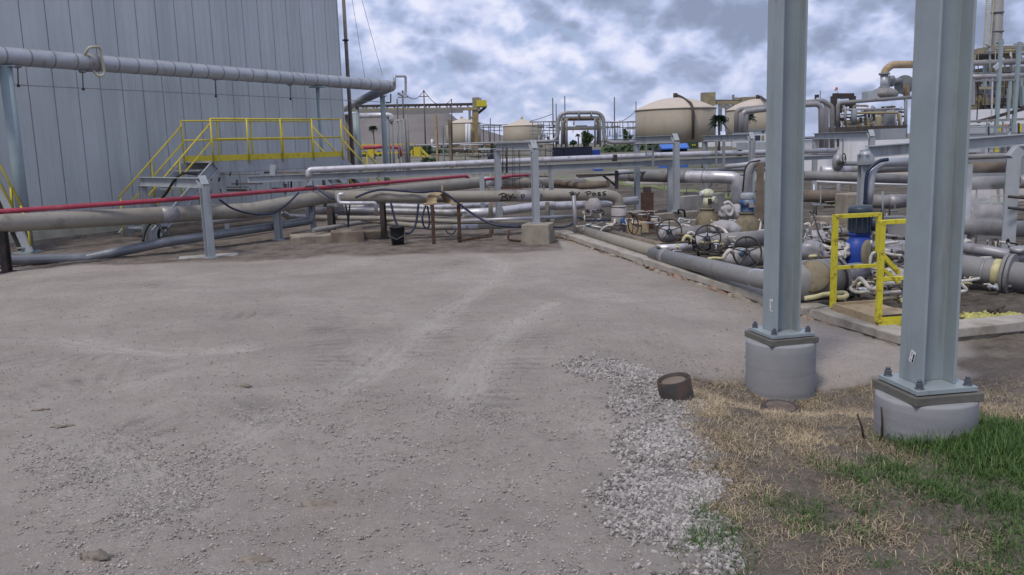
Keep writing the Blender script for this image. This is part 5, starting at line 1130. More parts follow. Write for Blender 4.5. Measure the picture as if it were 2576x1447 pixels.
def column(label, near_c, left_c, right_c, zpl, shaft_left, shaft_mid, shaft_right, pier_base_z, pier_l, pier_r, stick, side):
    n, l, r_ = [H(0, *p, zpl) for p in (near_c, left_c, right_c)]
    du = (l - n); dv = (r_ - n); S = (du.length + dv.length) / 2
    u = du.normalized(); v = Vector((-u.y, u.x, 0)); v = v if v.dot(dv) > 0 else -v
    S = side; c = n + (u + v) * S / 2
    t = thing('steel_column', label, 'steel column', Vector((c.x, c.y, pier_base_z)), 'new grey steel columns on concrete piers')
    rzp = math.atan2(u.y, u.x)
    MB().box((c.x, c.y, zpl - 0.014), S, S, 0.028, rzp).build('base_plate', 'column_paint', t, bevel=0.003)
    zg0 = zpl - 0.028 - 0.012; gS = S * 1.13
    MB().box((c.x, c.y, zg0 - 0.018), gS, gS, 0.048, rzp).build('grout_pad', 'grout', t, bevel=0.004)
    MB().box((c.x, c.y, zg0 + 0.009), S * 0.9, S * 0.9, 0.008, rzp).build('shim', 'dark_steel', t)
    zp = zg0 - 0.041
    dist = math.hypot(c.x, c.y); pr = gS * 0.5 * 1.30
    prof = [(pr * 1.0, pier_base_z - zp - 0.3)]; rnd = random.Random(3); z = pier_base_z - zp
    prof = [(pr, z - 0.3)]
    while z < -0.06:
        prof += [(pr * (1 + rnd.uniform(-0.0015, 0.0015)), z), (pr * 1.002, z + 0.03)]; z += rnd.uniform(0.05, 0.09)
    prof += [(pr, -0.016), (pr * 0.988, -0.004), (pr * 0.9, 0.0), (0.0, 0.004)]
    MB().lathe(prof, (c.x, c.y, zp), seg=56).build('concrete_pier', 'pier_concrete', t)
    # shaft: flange faces look along -v, the web runs along v
    W, D = side * 0.58, side * 0.57
    ang = None
    poly = hpoly(W, D, 0.016, 0.012)
    TILT = 4.6
    vs = []; b0 = Vector((c.x, c.y, zpl)); b1 = Vector((c.x, c.y, zpl + TILT))
    for bb in (b0, b1): vs += [bb + u * x + v * y for x, y in poly]
    nn_ = len(poly); fs = [(i, (i + 1) % nn_, nn_ + (i + 1) % nn_, nn_ + i) for i in range(nn_)] + [tuple(reversed(range(nn_))), tuple(range(nn_, 2 * nn_))]
    sh = MB().add(vs, fs).build('shaft', 'column_paint', t, bevel=0.003)
    mb = MB()
    for sx in (-1, 1):
        for sy in (-1, 1):
            p = c + (u * sx + v * sy) * (S * 0.40); p.z = zpl
            b = MB().disc((p.x, p.y, zpl + 0.003), Vector((0, 0, 1)), 0.026, 0.006, 14).build('washer', 'bolt', t)
            MB().lathe([(0.022, 0.006), (0.022, 0.034), (0.018, 0.037)], p, seg=6, smooth=False).lathe([(0.013, 0.036), (0.0125, 0.05), (0.009, 0.053)], p, seg=12).build('anchor_nut', 'bolt', t)
    fc = c - v * (D / 2); d = ray(0, *stick[0]); k = ((fc - CAM).dot(v)) / d.dot(v); sc_ = CAM + d * k
    uxr = -u if (-u).dot(ROT3 @ Vector((1, 0, 0))) > 0 else u
    sticker(t, sc_, uxr, Vector((0, 0, 1)), -v, stick[1], stick[2], stick[3])
    return t
column('near right steel column on its pier in green grass with a tilted sticker', (2308, 985), (2208, 941), (2447, 960), 0.33, 0, 0, 0, 0.0, 0, 0, ((2296, 898), 0.045, 0.075, -0.32), 0.375)
column('farther steel column on its tall pier with an upright sticker', (1943, 846), (1879, 821), (2052, 838), 0.20, 0, 0, 0, -0.35, 0, 0, ((1941, 768), 0.045, 0.1, 0.06), 0.375)

# rusty casing stub, flush lid, sticks
cs = G(7, 712, 552); cs.z -= 0.11
cas = thing('casing_stub', 'rusty cut pipe stub filled with dirt in the dry grass', 'pipe stub', cs + Vector((-0.05, 0.12, 0)))
cc = cs + Vector((-0.05, 0.12, 0)); tp = Vector((-0.045, -0.01, 0.24)) ; axs = (tp).normalized()
MB().lathe([(0.118, -0.05), (0.12, 0.0), (0.12, 0.26), (0.116, 0.264), (0.108, 0.262), (0.106, 0.235), (0.0, 0.245)], cc, axs, 30).build('pipe_wall', 'dark_steel', cas)
MB().lathe([(0.104, 0.242), (0.07, 0.25), (0.0, 0.252)], cc, axs, 20).build('dirt_fill', 'brown_pipe', cas)
ld = G(7, 1178, 600) + Vector((0, 0, 0.028)); lid = thing('ground_lid', 'weathered round lid lying in the dry grass before the column', 'lid', ld)
MB().lathe([(0.135, -0.03), (0.142, 0.0), (0.142, 0.03), (0.13, 0.036), (0.06, 0.038), (0, 0.037)], ld, Vector((0.05, -0.1, 1)), 30).build('disc', 'dark_steel', lid); MB().lathe([(0.112, 0.0365), (0.1, 0.0405), (0, 0.041)], ld, Vector((0.05, -0.1, 1)), 24).build('top_face', 'wood', lid)
for lab, a, b in (('thin dark stick leaning beside the near pier', (1617, 742), (1578, 612)), ('thin brown stick standing before the near pier', (1705, 745), (1703, 575))):
    p = G(7, *a); d = ray(7, *b); top = CAM + d * (p.y / d.y)
    tag(MB().tube([p - Vector((0, 0, 0.03)), p.lerp(top, 0.5) + Vector((0.004, 0, 0)), top], 0.0075, 7, True, 0.005).build('stick', 'stick'), lab, 'stick')
# ================================================================== FAR: mound, tanks, conveyor, poles, racks, process block
# mound of spoil
mp = [(2, -250, 360), (2, 60, 330), (2, 330, 318), (2, 640, 308), (2, 1000, 312), (2, 1062, 362), (2, 1180, 400), (2, 1300, 455), (2, 1420, 490), (2, 1500, 500)]
YM = 230.0; top = [A(*p, YM) for p in mp]
rows = []
for k, (dy, fz) in enumerate(((-26, -0.02), (-20, 0.3), (-12, 0.62), (-5, 0.92), (0, 1.0), (12, 1.0), (60, 0.2))):
    row = []
    for i in range(60):
        t = i / 59 * (len(top) - 1); a = top[int(t)].lerp(top[min(int(t) + 1, len(top) - 1)], t - int(t))
        zb = 0.3; row.append((a.x, YM + dy + 2.0 * float(vnoise(a.x, k * 3.0, 0.2, 3)), zb + max(0.0, a.z - zb) * fz + (0.5 * float(vnoise(a.x, k * 7.0, 0.35, 6)) if 0 < k < 4 else 0)))
    rows.append(row)
V3 = np.array(rows).reshape(-1, 3); I = np.arange(len(V3)).reshape(7, 60)
Qm = np.stack([I[:-1, :-1], I[:-1, 1:], I[1:, 1:], I[1:, :-1]], -1).reshape(-1, 4)
mm = bpy.data.meshes.new('hills'); fill_mesh(mm, V3, Qm); mm.materials.append(MATS['mound']); o = bpy.data.objects.new('hills', mm); COL.objects.link(o); tag(o, 'flat topped grey brown spoil mound in the distance', None, None, 'structure')

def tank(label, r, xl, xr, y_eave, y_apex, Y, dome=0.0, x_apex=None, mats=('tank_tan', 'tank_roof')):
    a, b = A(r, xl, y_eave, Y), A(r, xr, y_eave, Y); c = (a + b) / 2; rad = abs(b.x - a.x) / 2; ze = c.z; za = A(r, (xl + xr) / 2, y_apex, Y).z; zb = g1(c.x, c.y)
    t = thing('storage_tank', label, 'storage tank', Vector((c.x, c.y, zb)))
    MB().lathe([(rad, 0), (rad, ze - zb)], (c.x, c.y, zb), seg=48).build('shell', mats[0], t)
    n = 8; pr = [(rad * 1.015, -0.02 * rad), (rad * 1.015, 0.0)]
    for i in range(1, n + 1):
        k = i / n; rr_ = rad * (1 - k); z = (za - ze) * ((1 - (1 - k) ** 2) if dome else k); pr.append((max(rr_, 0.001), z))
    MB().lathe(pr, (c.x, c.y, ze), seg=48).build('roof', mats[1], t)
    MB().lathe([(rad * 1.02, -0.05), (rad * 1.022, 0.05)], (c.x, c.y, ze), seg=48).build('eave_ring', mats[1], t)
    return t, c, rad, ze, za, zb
TK = 'tan storage tanks in the distance'
t3, c, rad, ze, za, zb = tank('largest tan domed tank with a dark vent pipe over its roof', 3, 690, 1295, 232, 142, 190, 1)
P = [A(3, 992, 142, 190), A(3, 1000, 122, 190), A(3, 1040, 140, 188), A(3, 1108, 185, 183), A(3, 1128, 232, 181), A(3, 1128, 460, 180.3)]
MB().tube(fillet(P[1:], 2.0, 5), 0.33, 8).build('vent_pipe', 'dark_steel', t3); MB().tube([A(3, 992, 150, 190), A(3, 992, 108, 190)], 0.45, 8).build('vent_cap', 'dark_steel', t3)
t4, *_ = tank('tan domed tank partly hidden behind the first column', 3, 1385, 1860, 235, 152, 215, 1)
P = [A(3, 1622, 150, 215), A(3, 1640, 135, 215), A(3, 1690, 170, 205), A(3, 1740, 240, 203), A(3, 1740, 400, 203)]
MB().tube(fillet(P, 2.0, 5), 0.33, 8).build('vent_pipe', 'dark_steel', t4); MB().tube([A(3, 1620, 160, 215), A(3, 1620, 122, 215)], 0.45, 8).build('vent_cap', 'dark_steel', t4)
t2, *_ = tank('small tan tank with a pointed cone roof', 2, 1425, 1725, 418, 362, 175)
MB().tube([A(2, 1570, 368, 175), A(2, 1570, 345, 175)], 0.25, 8).build('vent_cap', 'tank_roof', t2)
t1, c1, r1_, e1, a1, b1 = tank('small tan tank with two white pipes down its side', 2, 988, 1254, 398, 358, 150)
for x in (1148, 1170): MB().tube([A(2, x, 402, 150 - r1_ - 0.3), A(2, x, 600, 150 - r1_ - 0.3)], 0.22, 8).build('down_pipe', 'white', t1)
MB().box(A(2, 1215, 490, 150 - r1_ * 0.75), 0.8, 0.5, 7).build('rust_panel', 'rust_streak', t1)
MB().tube([A(2, 1110, 362, 150), A(2, 1110, 346, 150)], 0.25, 8).build('vent_cap', 'tank_roof', t1)

# conveyor gallery
YC = 175; cv = thing('conveyor', 'long conveyor gallery with a yellow head crossing above the mound', 'conveyor', on_ground(A(2, 1200, 500, YC)))
def cb(name, p0, p1, w, m): MB().bar(A(2, *p0, YC), A(2, *p1, YC), w, w).build(name, m, cv)
cb('top_chord', (130, 272), (1250, 252), 0.5, 'dark_steel'); cb('bottom_chord', (130, 300), (1200, 288), 0.6, 'far_tan')
for i in range(26):
    x = 150 + i * 40; cb('lattice', (x, 270 - i * 0.6), (x + (20 if i % 2 else -14), 298 - i * 0.35), 0.28, 'far_steel' if i % 3 else 'far_tan')
MB().box(A(2, 1258, 248, YC), 2.0, 1.6, 1.2, 0.2).build('head_box', 'old_yellow', cv); MB().box(A(2, 1222, 250, YC), 1.5, 1.4, 2.4).build('head_frame', 'far_tan', cv)
cb('boom', (1200, 268), (1305, 268), 0.5, 'far_tan'); cb('chute', (1295, 275), (1232, 325), 0.5, 'dark_steel')
for x in (1172, 1200, 1222): cb('trestle_leg', (x, 285), (x + 2, 560), 0.9 if x == 1222 else 0.5, 'far_tan' if x == 1222 else 'far_steel')
cb('trestle_brace', (1172, 340), (1222, 400), 0.3, 'far_steel'); cb('mast', (1258, 225), (1258, 205), 0.2, 'dark_steel')
cb('service_pipe', (330, 322), (1120, 300), 0.9, 'grey_pipe')
# yellow head structure right of big tank
y3 = thing('conveyor', 'yellowish steel gallery over the roofs between the two big tanks', 'conveyor', on_ground(A(3, 1340, 300, 230)))
for a, b, w, m in (((1225, 180), (1560, 182), 1.0, 'far_tan'), ((1225, 165), (1530, 168), 0.5, 'dark_steel'), ((1330, 210), (1500, 215), 0.8, 'far_tan'), ((1335, 180), (1335, 400), 0.8, 'far_steel'), ((1385, 180), (1385, 400), 0.8, 'far_steel'), ((1435, 120), (1435, 400), 0.5, 'far_steel'), ((1440, 150), (1560, 150), 0.5, 'far_tan'), ((1480, 200), (1560, 230), 1.5, 'far_tan'), ((1257, 105), (1257, 180), 0.3, 'dark_steel')):
    MB().bar(A(3, *a, 230), A(3, *b, 230), w, w).build('beam', m, y3)
MB().box(A(3, 1242, 155, 230), 3.4, 2.5, 3.4).build('head_box', 'far_tan', y3); MB().box(A(3, 1540, 190, 230), 3.4, 3.5, 3.4).build('head_box', 'far_tan', y3)
for k in range(8): MB().bar(A(3, 1250 + k * 36, 168, 230), A(3, 1262 + k * 36, 182, 230), 0.3, 0.3).build('lattice', 'dark_steel', y3)

# poles and wires
PG = 'thin utility poles on the skyline'
poles = {}
for key, r, x0, y0, x1, Y, w, lab in (('a', 2, 618, 212, 624, 120, 4.0, 'short pole stub rising above the gallery near the pipe elbow'), ('b', 2, 659, 148, 670, 120, 4.2, 'utility pole nearest the overhead pipe elbow'), ('c', 2, 822, 146, 829, 130, 3.6, 'tallest utility pole in front of the mound'),
    ('d', 2, 1034, 214, 1036, 140, 3.0, 'utility pole at the right end of the mound top'), ('e', 2, 1330, 360, 1331, 200, 2.6, 'short utility pole between the two small tanks'), ('f', 3, 57, 145, 62, 140, 3.4, 'dark pole left of the tall pipe loop'), ('g', 3, 83, 188, 86, 150, 2.8, 'shorter pole just left of the tall pipe loop'),
    ('h', 3, 149, 130, 152, 170, 3.0, 'pole rising behind the tall pipe loop'), ('i', 3, 528, 138, 529, 150, 3.2, 'pole right of the tall pipe loop'), ('j', 3, 693, 172, 693, 210, 2.8, 'pole at the left rim of the largest tank'), ('k', 5, 230, 692, 230, 120, 2.6, 'dark pole above the loop pipe between the columns')):
    p = A(r, x0, y0, Y); b = A(r, x1, y0 + 320, Y); b = Vector((b.x, Y, g1(b.x, Y))); t = thing('utility_pole', lab, 'utility pole', b, PG); R0 = px_m(w, Y) / 2
    MB().tube([b, p], R0, 8, True, R0 * 0.8).build('shaft', 'pole_wood', t); poles[key] = p
    if key in 'bc': MB().bar(p + Vector((-0.7, 0, -0.9)), p + Vector((0.7, 0, -0.9)), 0.12, 0.12).build('crossarm', 'pole_wood', t)
tp = thing('utility_pole', 'tall grey wooden pole right beside the shed corner', 'utility pole', on_ground(A(1, 1780, 600, 36)))
b = on_ground(A(1, 1782, 600, 36)); e = A(1, 1744, -60, 36); MB().tube([b, e], px_m(10.5, 36) / 2, 12, True, px_m(8.5, 36) / 2).build('shaft', 'tall_pole_wood', tp)
MB().disc(A(1, 1758, 205, 36), Vector((0, 0, 1)), 0.13, 0.05, 10).build('band', 'dark_steel', tp)
def sag(label, a, b, s, r=0.05):
    P = [a.lerp(b, i / 12) - Vector((0, 0, s * 4 * (i / 12) * (1 - i / 12))) for i in range(13)]; tag(MB().tube(P, r, 5).build('power_line', 'dark_steel'), label, 'wire')
sag('sagging wire between the elbow pole and the tallest pole', poles['b'], poles['c'], 1.2); sag('sagging wire from the tallest pole to the mound end pole', poles['c'], poles['d'], 1.5)
sag('thin wire from the short pole toward the pipe loop pole', A(2, 1240, 400, 180), A(2, 1800, 330, 180), 1.0, 0.06); sag('thin wire rising to the pole at the largest tank', A(3, 470, 330, 190), A(3, 690, 245, 190), 1.0, 0.06)
sag('first thin guy wire beside the tall wooden pole', A(18, 140, -10, 36), A(18, 216, 460, 40), 0, 0.008); sag('second thin guy wire beside the tall wooden pole', A(18, 195, -10, 36), A(18, 318, 440, 40), 0, 0.008)

# tall pipe loop
YL_ = 85
lp = thing('pipe_loop', 'tall goalpost shaped pipe loop over a brown inner frame', 'pipe loop', on_ground(A(3, 270, 480, YL_)))
rad = px_m(9.5, YL_) / 2
MB().tube(fillet([A(3, -160, 482, YL_), A(3, 98, 476, YL_), A(3, 98, 258, YL_), A(3, 445, 256, YL_), A(3, 448, 486, YL_), A(3, 690, 484, YL_)], 1.0, 6), rad, 14).build('outer_pipe', 'dull_silver', lp)
MB().tube(fillet([A(3, 142, 500, YL_ + 2), A(3, 142, 300, YL_ + 2), A(3, 405, 300, YL_ + 2), A(3, 405, 500, YL_ + 2)], 0.7, 6), rad * 0.85, 12).build('inner_pipe', 'brown_pipe', lp)
for x in (125, 165, 262, 380, 420): MB().tube([A(3, x, 300 if x != 262 else 262, YL_ + 1), A(3, x, 520 if x != 262 else 300, YL_ + 1)], 0.09, 8).build('leg', 'far_steel', lp)
for y, m in ((296, 'far_steel'), (312, 'rust'), (372, 'far_steel'), (384, 'brown_pipe')): MB().bar(A(3, 105, y, YL_ + 3), A(3, 430, y - 4, YL_ + 3), 0.2, 0.22).build('crossbar', m, lp)
for x in (255, 352): MB().ring(A(3, x, 278, YL_), Vector((1, 0, 0)), 0.4, 0.07, 16, 6).build('hoop', 'far_steel', lp)
# distant racks left and right of the loop
def far_rack(label, r, x0, x1, ys, Y, nleg, yb, m='far_steel', rpx=2.0):
    t = thing('pipe_rack', label, 'pipe rack', on_ground(A(r, (x0 + x1) / 2, yb, Y)))
    for i, y in enumerate(ys): MB().tube([A(r, x0, y, Y + i * 0.6), A(r, x1, y - 3, Y + i * 0.6)], px_m(rpx * (1.6 if i == 0 else 1), Y) / 2, 8).build('rack_pipe', 'dull_silver' if i % 2 == 0 else m, t)
    for i in range(nleg):
        x = x0 + (x1 - x0) * (i + 0.5) / nleg; a = A(r, x, min(ys), Y + 0.5); MB().bar(on_ground(a), a, px_m(1.8, Y), px_m(1.8, Y)).build('leg', m, t)
    return t
far_rack('distant pipe rack right of the tall pipe loop', 3, 455, 690, (330, 372, 436, 462), 125, 6, 470)
far_rack('distant pipe rack left of the tall pipe loop', 3, -120, 95, (328, 356, 395, 420), 150, 5, 480)
far_rack('distant pipe bridge between the two small tanks', 2, 1255, 1420, (416, 430, 455), 190, 4, 480, 'dark_steel')
far_rack('low pipe run behind the tan posts in front of the first small tank', 2, 880, 1800, (596, 612, 632, 645), 75, 9, 660, 'dark_steel', 1.6)
far_rack('low pipe run left of the dark container', 3, -60, 60, (500, 530, 556), 100, 3, 575, 'far_tan', 2.5)
pipe('long far pipe passing before the small tanks at mid height', 'dull_silver', 0, [(2, 700, 570, 78), (2, 1400, 546, 80), (2, 1720, 538, 81), (2, 1850, 534, 82)], rad=px_m(5.5, 80) / 2)
pipe('far small pipe with upturned end left of the tan posts', 'silver', 0, [(2, 885, 520, 70), (2, 886, 580, 70), (2, 930, 582, 70)], rad=0.1, bend=0.8)
for x, y0, w, m, lab in ((912, 330, 5, 'rust_tan', 'tall thin tan post before the mound right end'), (1018, 372, 7, 'brown_pipe', 'thick tan post in front of the first small tank'), (965, 420, 3, 'far_steel', 'thin grey post between the two tan posts')):
    p = A(2, x, y0, 66); post(lab, m, p, w, cat='post', name='far_post', foot=False)
    
# pipework behind the elbow (left of centre)
pw = thing('pipe_rack', 'cluster of grey pipes and posts seen under the overhead elbow', 'pipe rack', on_ground(A(2, 560, 650, 62)))
Yp = 62
MB().tube(fillet([A(2, 320, 342, Yp), A(2, 545, 336, Yp), A(2, 575, 342, Yp), A(2, 575, 390, Yp)], 0.6, 6), px_m(13, Yp) / 2, 12).build('upper_pipe', 'silver', pw)
for x, y0, w in ((545, 345, 5), (575, 390, 6), (620, 375, 3), (645, 380, 3), (668, 365, 8), (690, 330, 7)): MB().tube([A(2, x, y0, Yp), on_ground(A(2, x + 4, y0, Yp))], px_m(w, Yp) / 2, 8).build('leg', 'far_steel' if w < 7 else 'grey_pipe', pw)
MB().bar(A(2, 553, 390, Yp), A(2, 665, 366, Yp), 0.14, 0.14).build('brace', 'silver', pw)
big = thing('grey_column', 'broad brown and grey column under the far end of the overhead pipe', 'column', on_ground(A(2, 250, 600, 46)))
MB().tube([on_ground(A(2, 240, 340, 46)), A(2, 240, 335, 46)], px_m(14, 46) / 2, 14).build('shaft', 'brown_pipe', big); MB().tube([on_ground(A(2, 300, 340, 47)), A(2, 300, 330, 47)], px_m(14, 47) / 2, 14).build('shaft', 'post_paint', big)
# yellow walkway and hydrant lines far left of centre
YY = 95
yw = thing('yellow_walkway', 'distant yellow handrails and box stairs behind the silver pipe', 'walkway', on_ground(A(2, 560, 650, YY)))
def yb(name, a, b, w): MB().bar(A(2, *a, YY), A(2, *b, YY), w, w).build(name, 'yellow', yw)
yb('rail', (340, 566), (745, 556), 0.15); yb('rail', (275, 630), (725, 620), 0.18)
for x in (420, 565, 730): yb('rail_post', (x, 600), (x, 650), 0.18)
for x, w in ((412, 1.4), (766, 1.7)): 
    c = A(2, x + 8, 618, YY); MB().box(c, w * 0.42, 0.5, 1.0).build('box_step', 'yellow', yw)
yb('slope_rail', (785, 580), (860, 655), 0.25); yb('slope_rail', (430, 600), (480, 640), 0.2); yb('slope_rail', (775, 610), (830, 660), 0.2)
for x in (750, 770, 790): yb('rail_post', (x, 566), (x, 640), 0.16)
pipe('distant red fire line turning down beside the yellow walkway', 'red', 0, [(2, 205, 596, 88), (2, 500, 576, 88), (2, 610, 582, 88), (2, 632, 580, 88), (2, 646, 655, 88)], rad=0.2, bend=1)
pipe('short distant red pipe near the stair foot', 'red', 0, [(2, 285, 690, 60), (2, 350, 690, 60)], rad=0.11)

# containers, sheds, low white buildings
def boxy(name, label, cat, r, x0, y0, x1, y1, Y, dep, m, rz=0.0, roof=None, parts=()):
    a, b = A(r, x0, y1, Y), A(r, x1, y0, Y); zb = g1((a.x + b.x) / 2, Y); t = thing(name, label, cat, Vector(((a.x + b.x) / 2, Y, zb)))
    MB().box(((a.x + b.x) / 2, Y + dep / 2, (b.z + zb) / 2), abs(b.x - a.x), dep, b.z - zb, rz).build('body', m, t)
    if roof: MB().box(((a.x + b.x) / 2, Y + dep / 2, b.z + 0.12), abs(b.x - a.x) + 0.5, dep + 0.5, 0.22, rz).build('roof', roof, t)
    for nm, px0, py0, px1, py1, mm_ in parts:
        c0, c1 = A(r, px0, py1, Y), A(r, px1, py0, Y); MB().box(((c0.x + c1.x) / 2, Y - 0.04, (c0.z + c1.z) / 2), abs(c1.x - c0.x), 0.12, abs(c1.z - c0.z), rz).build(nm, mm_, t)
    return t
ct = boxy('waste_container', 'long navy open waste container behind the rack', 'container', 3, 60, 516, 358, 590, 104, 2.4, 'container_navy', 0, None, [('white_sign', 137, 538, 152, 568, 'white'), ('top_rim', 58, 514, 360, 522, 'dark_steel')] + [('rib', 75 + i * 30, 522, 80 + i * 30, 588, 'container_navy') for i in range(10)])
for x, y0 in ((143, 542), (143, 554)): MB().box(A(3, x + 1, y0 + 3, 103.87), 0.25, 0.05, 0.3).build('sign_mark', 'ink', ct)
boxy('waste_bin', 'small blue bin beside the navy container', 'container', 3, 360, 540, 420, 575, 106, 2.0, 'blue')
boxy('waste_bin', 'dark blue bin right of the first small tank', 'container', 2, 1308, 600, 1362, 655, 100, 2.0, 'container_navy')
boxy('waste_bin', 'small bright blue crate on the rack level ground', 'crate', 3, 375, 688, 440, 712, 60, 1.2, 'blue')
boxy('blue_drum_skid', 'dark blue low skid under the grey beam by the third frame', 'skid', 3, 885, 655, 1090, 685, 62, 1.5, 'blue_roof')
bs = boxy('blue_roofed_shelter', 'low shelter with a bright blue roof before the largest tank', 'shed', 3, 885, 528, 1085, 556, 110, 6, 'container_navy')
a, b, c_, d_ = A(3, 868, 500, 112), A(3, 1082, 490, 112), A(3, 1098, 522, 109), A(3, 890, 530, 109)
MB().add([a, b, c_, d_] + [p - Vector((0, 0, 0.15)) for p in (a, b, c_, d_)], [(0, 3, 2, 1), (4, 5, 6, 7), (0, 1, 5, 4), (1, 2, 6, 5), (2, 3, 7, 6), (3, 0, 4, 7)]).build('roof', 'blue_roof', bs)
boxy('green_container', 'dark green container with two yellow marks below the tank', 'container', 3, 1090, 478, 1170, 552, 125, 3, 'dark_green', 0, None, [('yellow_mark', 1120, 498, 1130, 510, 'yellow'), ('yellow_mark', 1136, 498, 1146, 510, 'yellow')])
wh = boxy('white_building', 'low white building between the third and fourth grey frames', 'building', 3, 1175, 476, 1545, 552, 135, 8, 'white', 0, None, [('door', 1195, 490, 1222, 550, 'jacket'), ('panel_joint', 1300, 478, 1304, 552, 'far_steel'), ('panel_joint', 1420, 478, 1424, 552, 'far_steel')])
w2 = boxy('white_trailer', 'white site trailer with flat dark roof beside the first column', 'trailer', 3, 1545, 388, 1860, 470, 118, 8, 'white', 0, 'far_steel', [('window', 1596, 430, 1640, 468, 'glass'), ('window', 1650, 430, 1670, 466, 'far_tan'), ('lamp', 1655, 398, 1668, 412, 'dark_steel')])
boxy('white_building', 'pale low wall behind the gooseneck pipe and the column', 'building', 3, 1545, 474, 1900, 545, 100, 5, 'jacket')
w3 = boxy('white_building', 'long white building with a blue eave stripe between the columns', 'building', 5, 40, 1052, 600, 1180, 44, 3, 'white', 0, None, [('eave_stripe', 40, 1046, 600, 1056, 'blue'), ('panel_joint', 398, 1058, 401, 1180, 'far_steel'), ('door_post', 357, 1050, 368, 1120, 'container_navy')])
boxy('white_building', 'white wall with plain top right of the blue striped building', 'building', 5, 602, 1056, 1180, 1140, 44.5, 3, 'white')

# expansion loops behind the first column
for lab, pts, w, Y in (('outer large loop pipe rising behind the first column', [(14, 20, 700), (14, 20, 405), (14, 980, 300), (14, 1150, 285), (14, 1265, 360), (14, 1270, 930)], 12, 41), ('inner large loop pipe rising behind the first column', [(14, 90, 700), (14, 92, 430), (14, 900, 335), (14, 1125, 325), (14, 1130, 900)], 14, 39), ('third loop pipe leg behind the first column', [(14, 150, 700), (14, 150, 440), (14, 950, 300), (14, 1165, 290), (14, 1195, 350), (14, 1195, 900)], 11, 43)):
    pipe(lab, 'dull_silver' if Y != 41 else 'grey_pipe', 0, [(r, x, y, Y) for r, x, y in pts], rad=px_m(w, Y) / 2, bend=1.2)
mast = thing('lamp_bracket', 'dark bracket mast above the loop pipes between the columns', 'mast', on_ground(A(14, 1060, 300, 60)))
MB().bar(A(14, 1052, 290, 60), A(14, 1052, 215, 60), 0.09, 0.09).build('upright', 'dark_steel', mast); MB().bar(A(14, 1045, 225, 60), A(14, 1095, 225, 60), 0.15, 0.2).build('arm', 'dark_steel', mast)
pb_ = thing('portal_gantry', 'dark portal frame above the process pipes between the columns', 'steel frame', on_ground(A(14, 1400, 600, 52)))
for a, b in (((1290, 225), (1290, 620)), ((1535, 225), (1535, 420)), ((1282, 222), (1545, 222)), ((1290, 345), (1540, 335)), ((1425, 225), (1425, 260)), ((1290, 540), (1420, 530)), ((1370, 440), (1400, 340)), ((1330, 340), (1330, 620))):
    MB().bar(A(14, *a, 52), A(14, *b, 52), 0.3 if a[1] < 240 else 0.2, 0.3 if a[1] < 240 else 0.2).build('beam', 'dark_steel', pb_)
YB = 48
def p14(label, m, w, pts, bend=1.0, Y=YB): return pipe(label, m, 0, [(14, x, y, Y) for x, y in pts], rad=px_m(w, Y) / 2, bend=bend)
p14('tan grey pipe sloping up to the second column above the process block', 'grey_pipe', 9, [(1340, 640), (1345, 312), (2300, 240)])
p14('dull pipe below the tan grey pipe in the process block', 'dull_silver', 5, [(1400, 400), (2150, 392)])
p14('orange brown pipe in the process block', 'far_tan', 6, [(1590, 445), (2130, 440), (2150, 640)])
p14('vertical green grey duct in the process block', 'far_steel', 13, [(1560, 400), (1555, 600)], 0)
p14('upright grey pipe at the left of the process block', 'grey_pipe', 6, [(1440, 390), (1440, 600)], 0)
p14('upright pipe close to the second column', 'far_steel', 8, [(2230, 230), (2225, 760)], 0)
p14('thin upright pipe with pale side in the process block', 'dull_silver', 4, [(2105, 450), (2100, 740)], 0)
p14('brown upright pipe beside the vessel', 'rust_tan', 5, [(2160, 460), (2165, 720)], 0)
vs_ = thing('process_vessel', 'tan upright vessel with domed head in the process block', 'vessel', on_ground(A(14, 1880, 650, YB)))
b = on_ground(A(14, 1875, 650, YB)); z = A(14, 1875, 500, YB).z - b.z; rr_ = px_m(16, YB) / 2
MB().lathe([(rr_, 0), (rr_, z), (rr_ * 0.8, z + rr_ * 0.5), (0, z + rr_ * 0.75)], b, seg=20).build('shell', 'far_tan', vs_)
v2 = thing('process_vessel', 'grey upright vessel beside the tan vessel', 'vessel', on_ground(A(14, 2010, 650, YB + 1)))
b = on_ground(A(14, 2010, 650, YB + 1)); z = A(14, 2010, 470, YB).z - b.z; rr_ = px_m(30, YB) / 2
MB().lathe([(rr_, 0), (rr_, z), (rr_ * 0.9, z + 0.2), (0, z + 0.3)], b, seg=20).build('shell', 'far_steel', v2)
boxy('process_skid', 'dark low skid and cable tray at the foot of the process block', 'skid', 14, 1290, 600, 2240, 660, 47, 2.0, 'dark_steel')
boxy('process_skid', 'tan wall panel behind the process block pipes', 'building', 14, 1590, 520, 1830, 600, 54, 2.0, 'far_tan')
boxy('process_skid', 'dull machine housing left of the second column', 'machinery', 14, 1900, 640, 2240, 765, 46, 2.0, 'far_steel')
lat = thing('pipe_rack', 'tangled small pipes and braces filling the process block', 'pipe rack', on_ground(A(14, 1750, 640, 50)))
rnd = random.Random(5)
for k in range(90):
    x = rnd.uniform(1300, 2235); y = rnd.uniform(330, 620); 
    if rnd.random() < 0.5: e_ = (x, min(640, y + rnd.uniform(60, 200)))
    else: e_ = (min(2240, x + rnd.uniform(60, 260)), y - rnd.uniform(-8, 14))
    MB().bar(A(14, x, y, 50 + rnd.uniform(0, 4)), A(14, *e_, 51), 0.09 * rnd.uniform(0.6, 1.6), 0.1).build('brace', rnd.choice(['far_steel', 'far_steel', 'dark_steel', 'grey_pipe', 'far_tan', 'rust_tan', 'dull_silver', 'jacket']), lat)
